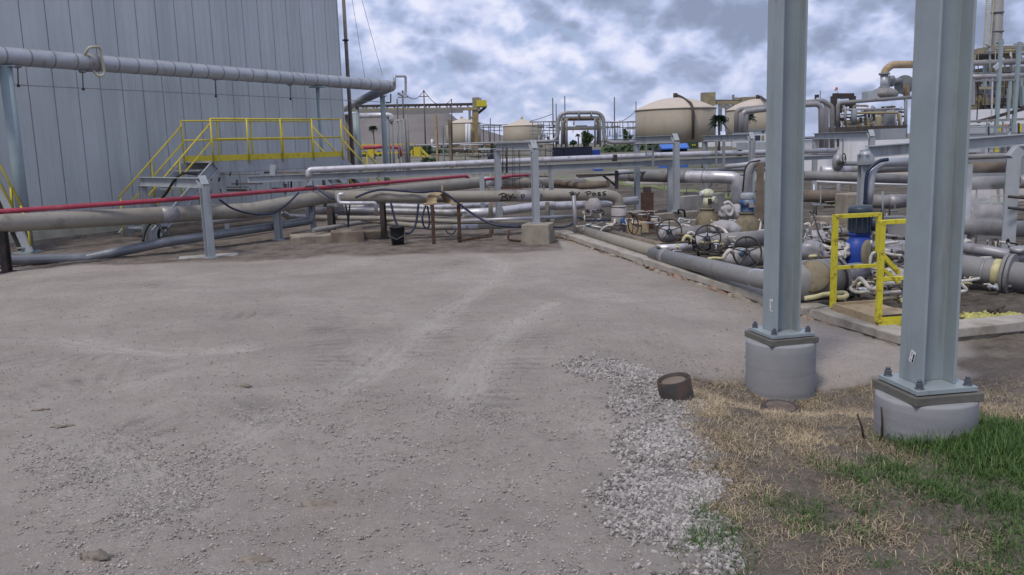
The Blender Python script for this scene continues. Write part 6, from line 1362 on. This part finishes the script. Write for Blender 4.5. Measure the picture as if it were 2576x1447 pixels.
# big duct, blower, stack, boiler house on the right
dc = thing('big_duct', 'large tan duct bending down to a pale housing beside the second column', 'duct', on_ground(A(5, 720, 740, 56)))
YD = 56; MB().tube(fillet([A(5, 1000, 492, YD), A(5, 780, 494, YD), A(5, 720, 540, YD), A(5, 718, 690, YD)], 0.5, 6), px_m(18, YD) / 2, 18).build('duct', 'rust_tan', dc)
MB().tube([A(5, 719, 570, YD), A(5, 718, 690, YD)], px_m(18.6, YD) / 2, 18).build('lower_duct', 'jacket', dc)
for y in (565, 668): MB().disc(A(5, 719, y, YD), Vector((0, 0, 1)), px_m(26, YD) / 2, 0.12, 18).build('flange', 'far_steel', dc)
MB().lump(A(5, 715, 722, YD), 0.85, 0.8, 0.42, 2, 0.05).build('housing', 'grey_pipe', dc); MB().box(A(5, 630, 735, YD), 1.0, 1.0, 0.6).build('housing', 'jacket', dc)
bl = thing('blower', 'dark round blower casing next to the second column', 'machinery', on_ground(A(5, 870, 650, 58)))
MB().tube([A(5, 872, 648, 59), A(5, 872, 648, 57)], px_m(46, 58) / 2, 24).build('casing', 'far_steel', bl); MB().tube([A(5, 750, 620, 57), A(5, 850, 615, 57)], 0.18, 10).build('shaft', 'far_steel', bl); MB().disc(A(5, 768, 620, 57), Vector((1, 0, 0)), 0.36, 0.3, 12).build('coupling', 'far_steel', bl)
MB().tube([A(5, 885, 650, 57), A(5, 890, 740, 57)], px_m(16, 57) / 2, 12).build('leg', 'rust_tan', bl)
sk = thing('chimney_stack', 'tall grey stack with a pale ladder at the right edge', 'chimney', on_ground(A(5, 1575, 600, 62)))
YK = 62; b = on_ground(A(5, 1570, 600, YK)); MB().tube([b, A(5, 1590, -120, YK)], px_m(29, YK) / 2, 24, True, px_m(26, YK) / 2).build('shaft', 'grey_pipe', sk)
for y in (95, 240, 330): MB().disc(A(5, 1580, y, YK), Vector((0, 0, 1)), px_m(30.5, YK) / 2, 0.12, 24).build('ring', 'far_steel', sk)
ldr = MB(); a0, a1_ = A(5, 1502, 360, YK - 0.9), A(5, 1528, -40, YK - 0.9)
for s_ in (-0.22, 0.22): ldr.bar(a0 + Vector((s_, 0, 0)), a1_ + Vector((s_, 0, 0)), 0.08, 0.08)
for k in range(30): p = a0.lerp(a1_, k / 30); ldr.bar(p - Vector((0.22, 0, 0)), p + Vector((0.22, 0, 0)), 0.05, 0.05)
ldr.build('ladder', 'base_cream', sk)
bh = thing('boiler_house', 'ochre and grey boiler structure at the right edge', 'industrial building', on_ground(A(5, 1700, 800, 60)))
def hb(name, x0, y0, x1, y1, m, Y=60, dep=4.0):
    a, b = A(5, x0, y1, Y), A(5, x1, y0, Y); MB().box(((a.x + b.x) / 2, Y + dep / 2, (a.z + b.z) / 2), abs(b.x - a.x), dep, abs(b.z - a.z)).build(name, m, bh)
hb('upper_casing', 1515, 345, 1800, 420, 'far_tan', 61, 6); hb('platform', 1445, 398, 1800, 412, 'far_steel', 59.6, 7); hb('mid_casing', 1500, 505, 1800, 570, 'far_tan', 61, 6); hb('dark_opening', 1640, 520, 1790, 562, 'far_steel', 60.9, 0.2)
hb('lower_casing', 1420, 612, 1800, 800, 'far_tan', 62, 6); hb('grey_box', 1440, 640, 1560, 790, 'far_steel', 61.5, 2); hb('dark_box', 1372, 575, 1425, 700, 'rust', 61.4, 2); hb('roof_top', 1370, 552, 1425, 578, 'dark_steel', 61, 3)
for x in (1500, 1560, 1640, 1700, 1760): hb('rail_post', x, 372, x + 4, 400, 'far_steel', 59.7, 0.1)
hb('top_rail', 1450, 368, 1800, 373, 'far_steel', 59.7, 0.1); hb('roof_rail', 1630, 325, 1800, 330, 'far_steel', 59.7, 0.1); hb('ochre_shelf', 1610, 404, 1800, 425, 'rust_streak', 60.2, 1)
mach = thing('pipe_rack', 'machinery clutter on the deck below the boiler structure', 'machinery', on_ground(A(5, 1560, 790, 59)))
for k in range(16): x = 1372 + k * 26; MB().box(A(5, x, 770 + (k * 37 % 20), 59 + 0.07 * (k % 5)), 0.4 + (k % 3) * 0.2, 0.5, 0.5 + (k * 7 % 5) * 0.16).build('machine', ['far_steel', 'far_tan', 'dark_steel', 'dull_silver'][k % 4], mach)
pipe('thick grey pipe crossing behind the second column toward the boiler', 'grey_pipe', 0, [(5, 1200, 486, 57), (5, 1500, 480, 57), (5, 1900, 466, 57)], rad=px_m(14, 57) / 2)
pipe('dull pipe on a rack beam at the right edge', 'dull_silver', 0, [(5, 1200, 592, 42), (5, 1600, 582, 42), (5, 1900, 572, 42)], rad=px_m(12, 42) / 2)
rk = thing('pipe_rack', 'grey rack posts and deck beams at the right edge', 'pipe rack', on_ground(A(5, 1590, 1000, 40)))
for x0, y0, x1, y1, w, m in ((1612, 300, 1570, 1050, 8, 'post_paint'), (1752, 320, 1700, 1050, 8, 'post_paint'), (1680, 620, 1660, 920, 6, 'post_paint'), (1545, 600, 1535, 940, 3, 'silver'), (1440, 600, 1425, 920, 2, 'dark_steel'), (1515, 940, 1512, 1050, 4, 'far_steel')):
    MB().bar(A(5, x0, y0, 40), A(5, x1, y1, 40), px_m(w, 40), px_m(w, 40)).build('leg', m, rk)
for y0, y1, w, m in ((930, 905, 6, 'grey_pipe'), (1030, 1022, 9, 'far_steel'), (618, 605, 4, 'far_steel')): MB().bar(A(5, 1330, y0, 40), A(5, 1900, y1, 40), px_m(w, 40), px_m(w, 40)).build('beam', m, rk)
MB().bar(A(5, 1560, 525, 40), A(5, 1612, 480, 40), 0.12, 0.2).build('brace', 'silver', rk); MB().bar(A(5, 1430, 930, 40), A(5, 1790, 830, 40), 0.1, 0.14).build('brace', 'dark_steel', rk)
boxy('white_building', 'pale sloping roof and wall below the boiler at the right edge', 'building', 5, 1330, 822, 1900, 925, 52, 6, 'white')
boxy('white_building', 'pale grey storage bay with yellow drums at the right edge', 'building', 5, 1330, 940, 1900, 1040, 46, 3, 'jacket', 0, None, [('yellow_panel', 1590, 950, 1605, 1005, 'yellow'), ('yellow_panel', 1745, 948, 1762, 1008, 'yellow'), ('orange_mark', 1640, 950, 1650, 975, 'orange'), ('dark_slot', 1662, 950, 1680, 1010, 'far_steel'), ('dark_slot', 1610, 955, 1622, 1000, 'far_steel')])
boxy('white_building', 'grey low block with yellow panels behind the frame at the right edge', 'building', 5, 1330, 1052, 1900, 1170, 34, 3, 'far_steel', 0, None, [('yellow_panel', 1552, 1118, 1585, 1162, 'yellow'), ('yellow_panel', 1668, 1115, 1710, 1160, 'yellow'), ('pale_panel', 1345, 1110, 1540, 1165, 'jacket'), ('dark_slot', 1450, 1110, 1456, 1165, 'dark_steel'), ('dark_slot', 1500, 1110, 1512, 1165, 'dark_steel')])
pipe('grey pipe just above the frame at the right edge', 'grey_pipe', 0, [(5, 1330, 1200, 22), (5, 1900, 1180, 22)], rad=px_m(14, 22) / 2)
sock = thing('windsock', 'tiny orange windsock on a thin mast above the process frame', 'windsock', on_ground(A(14, 1335, 300, 90)))
MB().tube([on_ground(A(14, 1338, 300, 90)), A(14, 1336, 110, 90)], 0.05, 6).build('mast', 'dull_silver', sock); MB().tube([A(14, 1332, 112, 90), A(14, 1304, 155, 90)], 0.13, 8, True, 0.05).build('sock', 'orange', sock)

# ---------------------------------------------------------------- trees, palms, scrub
def leaf_cloud(mb, c, rx, ry, rz, n, s, seed):
    rs = np.random.RandomState(seed)
    cl = [(Vector(c) + Vector((rs.normal() * rx * 0.45, rs.normal() * ry * 0.45, rs.normal() * rz * 0.4))) for _ in range(max(3, n // 45))]
    for i in range(n):
        o = cl[rs.randint(len(cl))]; p = o + Vector((rs.normal() * rx * 0.2, rs.normal() * ry * 0.2, rs.normal() * rz * 0.18))
        a = Vector((rs.normal(), rs.normal(), rs.normal())).normalized(); b = a.orthogonal().normalized(); k = s * rs.uniform(0.6, 1.3)
        mb.add([p - b * k * 0.5, p + a * k * 0.6, p + b * k * 0.5, p - a * k * 0.6], [(0, 1, 2, 3)])
def bush(label, r, x, yb_, yt, w, Y, seed, n=700):
    p = A(r, x, yb_, Y); t0 = A(r, x, yt, Y); hh = t0.z - p.z; ww = px_m(w, Y); b = Vector((p.x, Y, g1(p.x, Y)))
    t = thing('broadleaf_tree', label, 'tree', b); MB().tube([b, Vector((p.x, Y, p.z + hh * 0.4))], 0.15, 8, True, 0.06).build('trunk', 'bark', t)
    mb = MB(); leaf_cloud(mb, (p.x, Y, p.z + hh * 0.5), ww / 2, ww / 2, hh / 2, n, 0.45, seed); mb.build('crown', 'leaf', t)
bush('dark bushy tree seen through the tall pipe loop', 3, 320, 500, 400, 24, 130, 1); bush('low dark bush under the right leg of the pipe loop', 3, 620, 470, 395, 20, 140, 2, 400); bush('dark shrub behind the tall pipe loop left leg', 3, 215, 505, 470, 12, 130, 3, 250)
def palm(label, r, x, yb_, yc, span, Y, seed):
    c = A(r, x, yc, Y); b = Vector((c.x, Y, g1(c.x, Y))); t = thing('palm_tree', label, 'palm tree', b, 'palm trees in the distance'); rs = random.Random(seed); L0 = px_m(span, Y) / 2
    MB().tube([b, b.lerp(c, 0.5) + Vector((0.06, 0, 0)), c], L0 * 0.13, 9, True, L0 * 0.09).build('trunk', 'bark', t)
    proto = None
    for k in range(40):
        a = rs.uniform(0, 6.28); el = rs.uniform(-0.5, 1.2); mb = MB(); L = L0 * rs.uniform(0.85, 1.1); N_ = 9
        d = Vector((math.cos(a) * math.cos(el), math.sin(a) * math.cos(el), math.sin(el))); pts = [c + d * (L * i / N_) - Vector((0, 0, L * 0.55 * (i / N_) ** 2)) for i in range(N_ + 1)]
        side = Vector((-math.sin(a), math.cos(a), 0))
        for i in range(2, N_):
            w_ = L * 0.40 * math.sin(math.pi * (i / N_) ** 0.8) + 0.05 * L; dn = Vector((0, 0, -w_ * 0.5))
            for sgn in (-1, 1): q_ = pts[i] + side * sgn * w_ + dn + d * L * 0.10; mb.add([pts[i] - d * L * 0.03, q_, pts[i] + d * L * 0.06], [(0, 1, 2)])
        mb.tube(pts, L * 0.012, 4, False).build('frond', 'palm_leaf', t)
    mb = MB(); leaf_cloud(mb, c - Vector((0, 0, L0 * 0.08)), L0 * 0.55, L0 * 0.55, L0 * 0.4, 90, L0 * 0.2, seed); mb.build('crown', 'palm_leaf', t)
palm('palm tree standing before the right side of the largest tank', 3, 1325, 480, 312, 58, 95, 1); palm('palm tree half hidden left of the first column', 3, 1545, 470, 285, 44, 120, 2); palm('round headed palm tree in front of the spoil mound', 2, 435, 560, 435, 28, 120, 3); palm('tiny palm tree seen through the pipe loop', 3, 248, 500, 428, 15, 150, 4)
mb = MB()
for k, (r, x0, x1, y, hpx, Y) in enumerate(((2, 680, 900, 560, 60, 140), (2, 1258, 1425, 520, 45, 200), (2, 880, 1000, 575, 40, 145), (2, 300, 480, 590, 20, 140), (3, 440, 690, 545, 40, 118), (3, 700, 880, 530, 20, 122), (2, 820, 900, 590, 30, 90))):
    rs = np.random.RandomState(k)
    for j in range(int((x1 - x0) * 2.2)):
        p = A(r, rs.uniform(x0, x1), y, Y + rs.uniform(0, 6)); p.z = g1(p.x, p.y) + abs(rs.normal()) * 0.4 * hpx * Y / F / 3; a = Vector((rs.normal(), rs.normal(), rs.normal())).normalized(); b = a.orthogonal().normalized(); s_ = rs.uniform(0.25, 0.6)
        mb.add([p - b * s_, p + a * s_, p + b * s_, p - a * s_], [(0, 1, 2, 3)])
tag(mb.build('undergrowth', 'leaf'), 'strip of dark green scrub beyond the yard', None, None, 'stuff')

# denser pipework: far rack lattice behind the loop and multi level steel at the right edge
def lattice(label, r, x0, x1, y0, y1, Y, n, seed, mats, wpx=2.2, cat='pipe rack', name='pipe_rack'):
    t = thing(name, label, cat, on_ground(A(r, (x0 + x1) / 2, y1, Y))); rr_ = random.Random(seed)
    for k in range(n):
        u = rr_.random(); x, y = rr_.uniform(x0, x1), rr_.uniform(y0, y1); w = px_m(wpx * rr_.uniform(0.5, 1.5), Y); dy = rr_.uniform(-1.5, 1.5)
        if u < 0.42: a, b = (x, y), (min(x1, x + rr_.uniform(0.15, 0.5) * (x1 - x0)), y + rr_.uniform(-4, 2))
        elif u < 0.85: a, b = (x, y), (x + rr_.uniform(-2, 2), min(y1, y + rr_.uniform(0.25, 0.8) * (y1 - y0)))
        else: a, b = (x, y), (x + rr_.uniform(-30, 30), min(y1, y + rr_.uniform(20, 50)))
        A_, B_ = A(r, *a, Y + dy), A(r, *b, Y + dy)
        if (B_ - A_).length > 0.05: (MB().tube([A_, B_], w / 2, 6) if rr_.random() < 0.6 else MB().bar(A_, B_, w, w)).build('pipe_run', rr_.choice(mats), t)
    return t
DK = ['far_steel', 'far_steel', 'dark_steel', 'grey_pipe', 'dull_silver', 'brown_pipe']
lattice('distant tangle of pipe racks behind the tall pipe loop', 3, 150, 690, 300, 500, 165, 46, 3, DK + ['jacket', 'white'], 3)
lattice('distant tangle of pipe racks between cone roof tank and pipe loop', 2, 1690, 1850, 385, 560, 165, 26, 4, DK, 3)
lattice('small pipes and valves at the foot of the first small tank', 2, 890, 1330, 560, 660, 72, 40, 5, DK + ['rust_tan', 'white', 'far_tan'], 2.4)
lattice('grey and ochre platform steel around the foot of the stack', 5, 1380, 1800, 330, 800, 58, 70, 6, DK + ['far_tan', 'far_tan', 'post_paint'], 4.5, 'steel frame', 'platform_steel')
lattice('pipes and struts under the deck at the right edge', 5, 1340, 1800, 900, 1190, 30, 44, 7, DK + ['jacket', 'post_paint'], 5)
lattice('pipes and drains crowding the pit between the columns', 6, 135, 470, 120, 420, 17.5, 26, 8, DK + ['tan_pipe', 'jacket'], 4)
lattice('pipes and drains crowding the pit left of the second column', 6, 610, 870, 150, 480, 16.8, 22, 9, DK + ['tan_pipe', 'jacket'], 4)
lattice('pipes and drains crowding the pit at the right edge', 6, 1290, 1800, 90, 480, 17.5, 34, 10, DK + ['tan_pipe', 'jacket'], 4.5)
lattice('thin struts and drains under the silver pipe by the fat elbow', 3, 880, 1700, 620, 900, 24.5, 44, 11, DK + ['frame_paint', 'tan_pipe'], 3)
lattice('thin struts and drains under the silver pipe over the red line end', 2, 1180, 1860, 760, 930, 27, 34, 12, DK + ['frame_paint', 'tan_pipe', 'silver'], 3)
lattice('dark pipes and brackets under the crossover platform', 12, 480, 1950, 230, 470, 24.5, 34, 13, ['dark_steel', 'far_steel', 'brown_pipe', 'grey_pipe', 'dull_silver', 'rust_tan'], 4)
# ================================================================== FOREGROUND: gravel, chips, grass
def add_stuff(name, label, verts, faces, m, smooth=False):
    me = bpy.data.meshes.new(name); fill_mesh(me, np.asarray(verts), np.asarray(faces), smooth); me.materials.append(MATS[m]); o = bpy.data.objects.new(name, me); COL.objects.link(o)
    return tag(o, label, None, None, 'stuff')
def ico_np():
    bm = bmesh.new(); bmesh.ops.create_icosphere(bm, subdivisions=1, radius=1.0); v = np.array([x.co[:] for x in bm.verts]); f = np.array([[q_.index for q_ in x.verts] for x in bm.faces]); bm.free(); return v, f
IV, IF = ico_np()
def stones(name, label, xy, smin, smax, m, rs, flat=0.6, sink=0.25):
    n = len(xy); k = len(IV); s = smin + (smax - smin) * rs.rand(n) ** 2.2
    v = IV[None] * (1 + 0.30 * rs.randn(n, k, 1).clip(-1.2, 1.2)); v = v * np.stack([rs.uniform(0.7, 1.3, n), rs.uniform(0.6, 1.0, n), rs.uniform(0.4, 0.8, n) * flat / 0.6], -1)[:, None]
    a = rs.uniform(0, 6.28, n); c, sn = np.cos(a), np.sin(a); x = v[..., 0] * c[:, None] - v[..., 1] * sn[:, None]; y = v[..., 0] * sn[:, None] + v[..., 1] * c[:, None]
    tl = rs.uniform(-0.5, 0.5, n); z = v[..., 2] + x * tl[:, None]
    P = np.stack([x, y, z], -1) * s[:, None, None]; P[..., 0] += xy[:, :1]; P[..., 1] += xy[:, 1:2]; P[..., 2] += (gz(xy[:, 0], xy[:, 1]) + s * sink)[:, None]
    Fc = (IF[None] + (np.arange(n) * k)[:, None, None]).reshape(-1, 3); return add_stuff(name, label, P.reshape(-1, 3), Fc, m)
rs = np.random.RandomState(21)
def scatter(P, n, keep=None):
    P = np.asarray(P); xy = np.stack([rs.uniform(P[:, 0].min(), P[:, 0].max(), n), rs.uniform(P[:, 1].min(), P[:, 1].max(), n)], -1)
    k = in_poly(xy[:, 0], xy[:, 1], P); xy = xy[k]
    return xy if keep is None else xy[rs.rand(len(xy)) < keep(xy[:, 0], xy[:, 1])]
BX = np.array([[BAND[:, 0].min() - .5, BAND[:, 1].min() - .3], [BAND[:, 0].max() + .2, BAND[:, 1].min() - .3], [BAND[:, 0].max() + .2, BAND[:, 1].max() + .3], [BAND[:, 0].min() - .5, BAND[:, 1].max() + .3]])
xy = scatter(BX, 900000, lambda x, y: (0.12 + 0.88 * sst(-0.5, 0.5, vnoise(x, y, 5, 11))) * np.exp(-(np.maximum(poly_dist(x, y, DIRT), 0) / 0.40) ** 1.6) * sst(0.20, -0.05, poly_dist(x, y, BAND) + 0.10 * vnoise(x, y, 9, 31)) * sst(-0.12, 0.02, poly_dist(x, y, DIRT) + 0.06 * vnoise(x, y, 12, 33)) * (0.2 + 0.3 * sst(-0.6, 0.6, vnoise(x, y, 2.5, 61))))
print('gravel', len(xy))
stones('gravel', 'loose pale grey crushed stone along the yard edge', xy, 0.0035, 0.0155, 'gravel_white', rs, 0.85, 0.35)
VIEW = poly_g(0, [(-60, 1500), (-60, 700), (520, 650), (1400, 625), (1900, 770), (2300, 900), (2100, 960), (1700, 940), (1800, 1500)])
yy = 1 / rs.uniform(1 / 15.5, 1 / 3.2, 110000); xx = rs.uniform(-0.62, 0.40, 110000) * yy; xy = np.stack([xx, yy], -1); xy = xy[in_poly(xx, yy, VIEW)]
xy = xy[rs.rand(len(xy)) < 0.25 + 0.75 * sst(-0.4, 0.8, vnoise(xy[:, 0], xy[:, 1], 1.6, 13)) * sst(-0.5, 0.6, vnoise(xy[:, 0], xy[:, 1], 6, 14))]
print('chips', len(xy))
stones('stone_chips', 'small shell and stone chips scattered on the yard', xy, 0.0022, 0.0085, 'chip', rs)
for lab, (r, x, y), s_ in (('small dark stone lying at the left of the yard', (8, 175, 770), 0.03), ('flat brown clod near the bottom centre of the yard', (8, 1290, 1165), 0.05), ('flat brown clod near the bottom left of the yard', (8, 400, 1385), 0.05), ('brown clod near the bottom edge of the yard', (8, 1030, 1385), 0.05), ('dark twig like clod left of centre on the yard', (8, 268, 838), 0.035), ('small dark clod on the tracks at the yard centre', (8, 1000, 680), 0.04)):
    p = G(r, x, y); tag(MB().lump(p, s_ * 1.1, s_ * 0.6, s_ * 0.35, len(lab), 0.75, 3).build('stone', 'gravel_white' if 'pale' in lab else 'clod'), lab, 'stone')
def grass(name, label, xy, L, lean, w, m, curl=0.5):
    n = len(xy); az = rs.uniform(0, 6.28, n); ln = np.clip(rs.normal(lean, 0.3, n), 0.05, 1.5); ll = L * rs.uniform(0.45, 1.25, n); ww = w * rs.uniform(0.6, 1.3, n)
    d = np.stack([np.cos(az), np.sin(az), np.zeros(n)], -1); sd_ = np.stack([-np.sin(az), np.cos(az), np.zeros(n)], -1); up = np.array([0, 0, 1.0])
    base = np.stack([xy[:, 0], xy[:, 1], gz(xy[:, 0], xy[:, 1]) - 0.006], -1)
    def at(t): th = ln * (0.55 + curl * t); return base + d * (np.sin(th) * ll * t)[:, None] + up * (np.cos(th) * ll * t).clip(-0.0)[:, None]
    m1, m2, tip = at(0.4), at(0.75), at(1.0); tip[:, 2] = np.maximum(tip[:, 2], base[:, 2] + 0.008)
    V_ = np.stack([base - sd_ * ww[:, None] / 2, base + sd_ * ww[:, None] / 2, m1 - sd_ * ww[:, None] * 0.45, m1 + sd_ * ww[:, None] * 0.45, m2 - sd_ * ww[:, None] * 0.3, m2 + sd_ * ww[:, None] * 0.3, tip], 1)
    tri = np.array([[0, 1, 3], [0, 3, 2], [2, 3, 5], [2, 5, 4], [4, 5, 6]]); Fc = (tri[None] + (np.arange(n) * 7)[:, None, None]).reshape(-1, 3)
    return add_stuff(name, label, V_.reshape(-1, 3), Fc, m)
def blobs(pts):                          # (x, y, radius px, weight) in region 7
    C = [(G(7, x, y), G(7, x + r, y), wt, r) for x, y, r, wt in pts]
    def f(X, Y):
        o = np.zeros(np.shape(X))
        for c, e, wt, _ in C:
            rx = abs(e.x - c.x); o = np.maximum(o, wt * np.exp(-(((X - c.x) / rx) ** 2 + ((Y - c.y) / (rx * 1.5)) ** 2) ** 1.6))
        return o
    return f
dryf = blobs([(860, 560, 150, 0.9), (1000, 640, 180, 0.9), (1160, 760, 230, 1.0), (1330, 720, 200, 1.0), (930, 720, 190, 0.8), (1000, 830, 200, 0.5), (1500, 600, 170, 0.9), (1560, 720, 150, 0.8), (1250, 520, 200, 0.8), (880, 500, 120, 0.6), (1550, 480, 140, 0.6), (2320, 620, 180, 0.8), (1000, 1060, 170, 0.6), (1200, 1090, 200, 0.6), (1100, 1230, 180, 0.45), (1500, 1240, 160, 0.35), (1780, 1230, 140, 0.4), (1300, 880, 200, 0.45), (1650, 880, 200, 0.45), (1450, 800, 160, 0.6), (2250, 520, 160, 0.7), (1900, 500, 200, 0.6), (1250, 600, 300, 0.8), (1400, 620, 300, 0.8), (950, 900, 150, 0.6), (740, 680, 90, 0.8), (780, 760, 80, 0.8), (760, 900, 70, 0.6), (790, 620, 100, 0.8), (1750, 800, 160, 0.35), (2000, 1300, 250, 0.15), (1400, 1380, 300, 0.12), (1000, 1150, 200, 0.4), (1400, 1000, 200, 0.3)])
greenf = blobs([(1900, 780, 190, 1.0), (2150, 760, 200, 1.0), (2380, 730, 180, 1.0), (2430, 900, 220, 1.0), (2150, 880, 230, 0.9), (1800, 900, 160, 0.6), (1600, 960, 170, 0.6), (1900, 1020, 220, 0.65), (1650, 1060, 180, 0.55), (2100, 1180, 230, 0.75), (2350, 1130, 230, 0.75), (2300, 1290, 200, 0.7), (1900, 1150, 180, 0.55), (1300, 1100, 140, 0.35), (900, 1180, 130, 0.8), (780, 1130, 80, 0.9), (880, 1250, 90, 0.8), (780, 1280, 90, 0.8), (920, 1400, 150, 0.8), (650, 1360, 90, 0.25), (1650, 1250, 120, 0.3), (2430, 1350, 150, 0.5), (1450, 900, 120, 0.25), (1700, 1400, 80, 0.2), (1000, 1300, 80, 0.3), (2050, 1080, 400, 0.5), (1250, 1150, 200, 0.3), (2200, 1350, 300, 0.3)])
GP = poly_g(7, [(540, 430), (720, 425), (1000, 450), (1640, 460), (1660, 440), (2150, 450), (2550, 380), (2750, 700), (2800, 1520), (560, 1520), (690, 1200), (730, 1000), (690, 760), (650, 690), (700, 600)])
xy = scatter(GP, 420000, lambda x, y: dryf(x, y) * (0.2 + 0.8 * sst(-0.3, 0.4, vnoise(x, y, 9, 20))) * 0.9); grass('dry_grass', 'matted straw coloured dry grass round the piers', xy, 0.062, 1.15, 0.0026, 'grass_dry', 0.6)
print('dry', len(xy)); xy = scatter(GP, 260000, lambda x, y: 0.12 + 0.36 * sst(-0.5, 0.5, vnoise(x, y, 7, 41))); grass('dead_thatch', 'short dead thatch matted over the dirt', xy, 0.045, 1.35, 0.0032, 'thatch', 0.5)
xy = scatter(GP, 420000, lambda x, y: greenf(x, y) * (0.15 + 0.85 * sst(-0.35, 0.35, vnoise(x, y, 8, 22)))); grass('green_grass', 'patchy green grass in the near right corner', xy, 0.06, 0.8, 0.0034, 'grass_green', 0.6)
f2 = blobs([(1900, 760, 190, 0.8), (2150, 740, 200, 1.0), (2380, 720, 180, 1.0), (2430, 860, 220, 1.0), (2200, 860, 200, 0.8)])
print('green', len(xy)); xy = scatter(GP, 200000, lambda x, y: f2(x, y) * 0.8); print('lush', len(xy)); grass('green_grass', 'lush taller green grass at the foot of the near pier', xy, 0.10, 0.6, 0.0042, 'grass_green', 0.6)
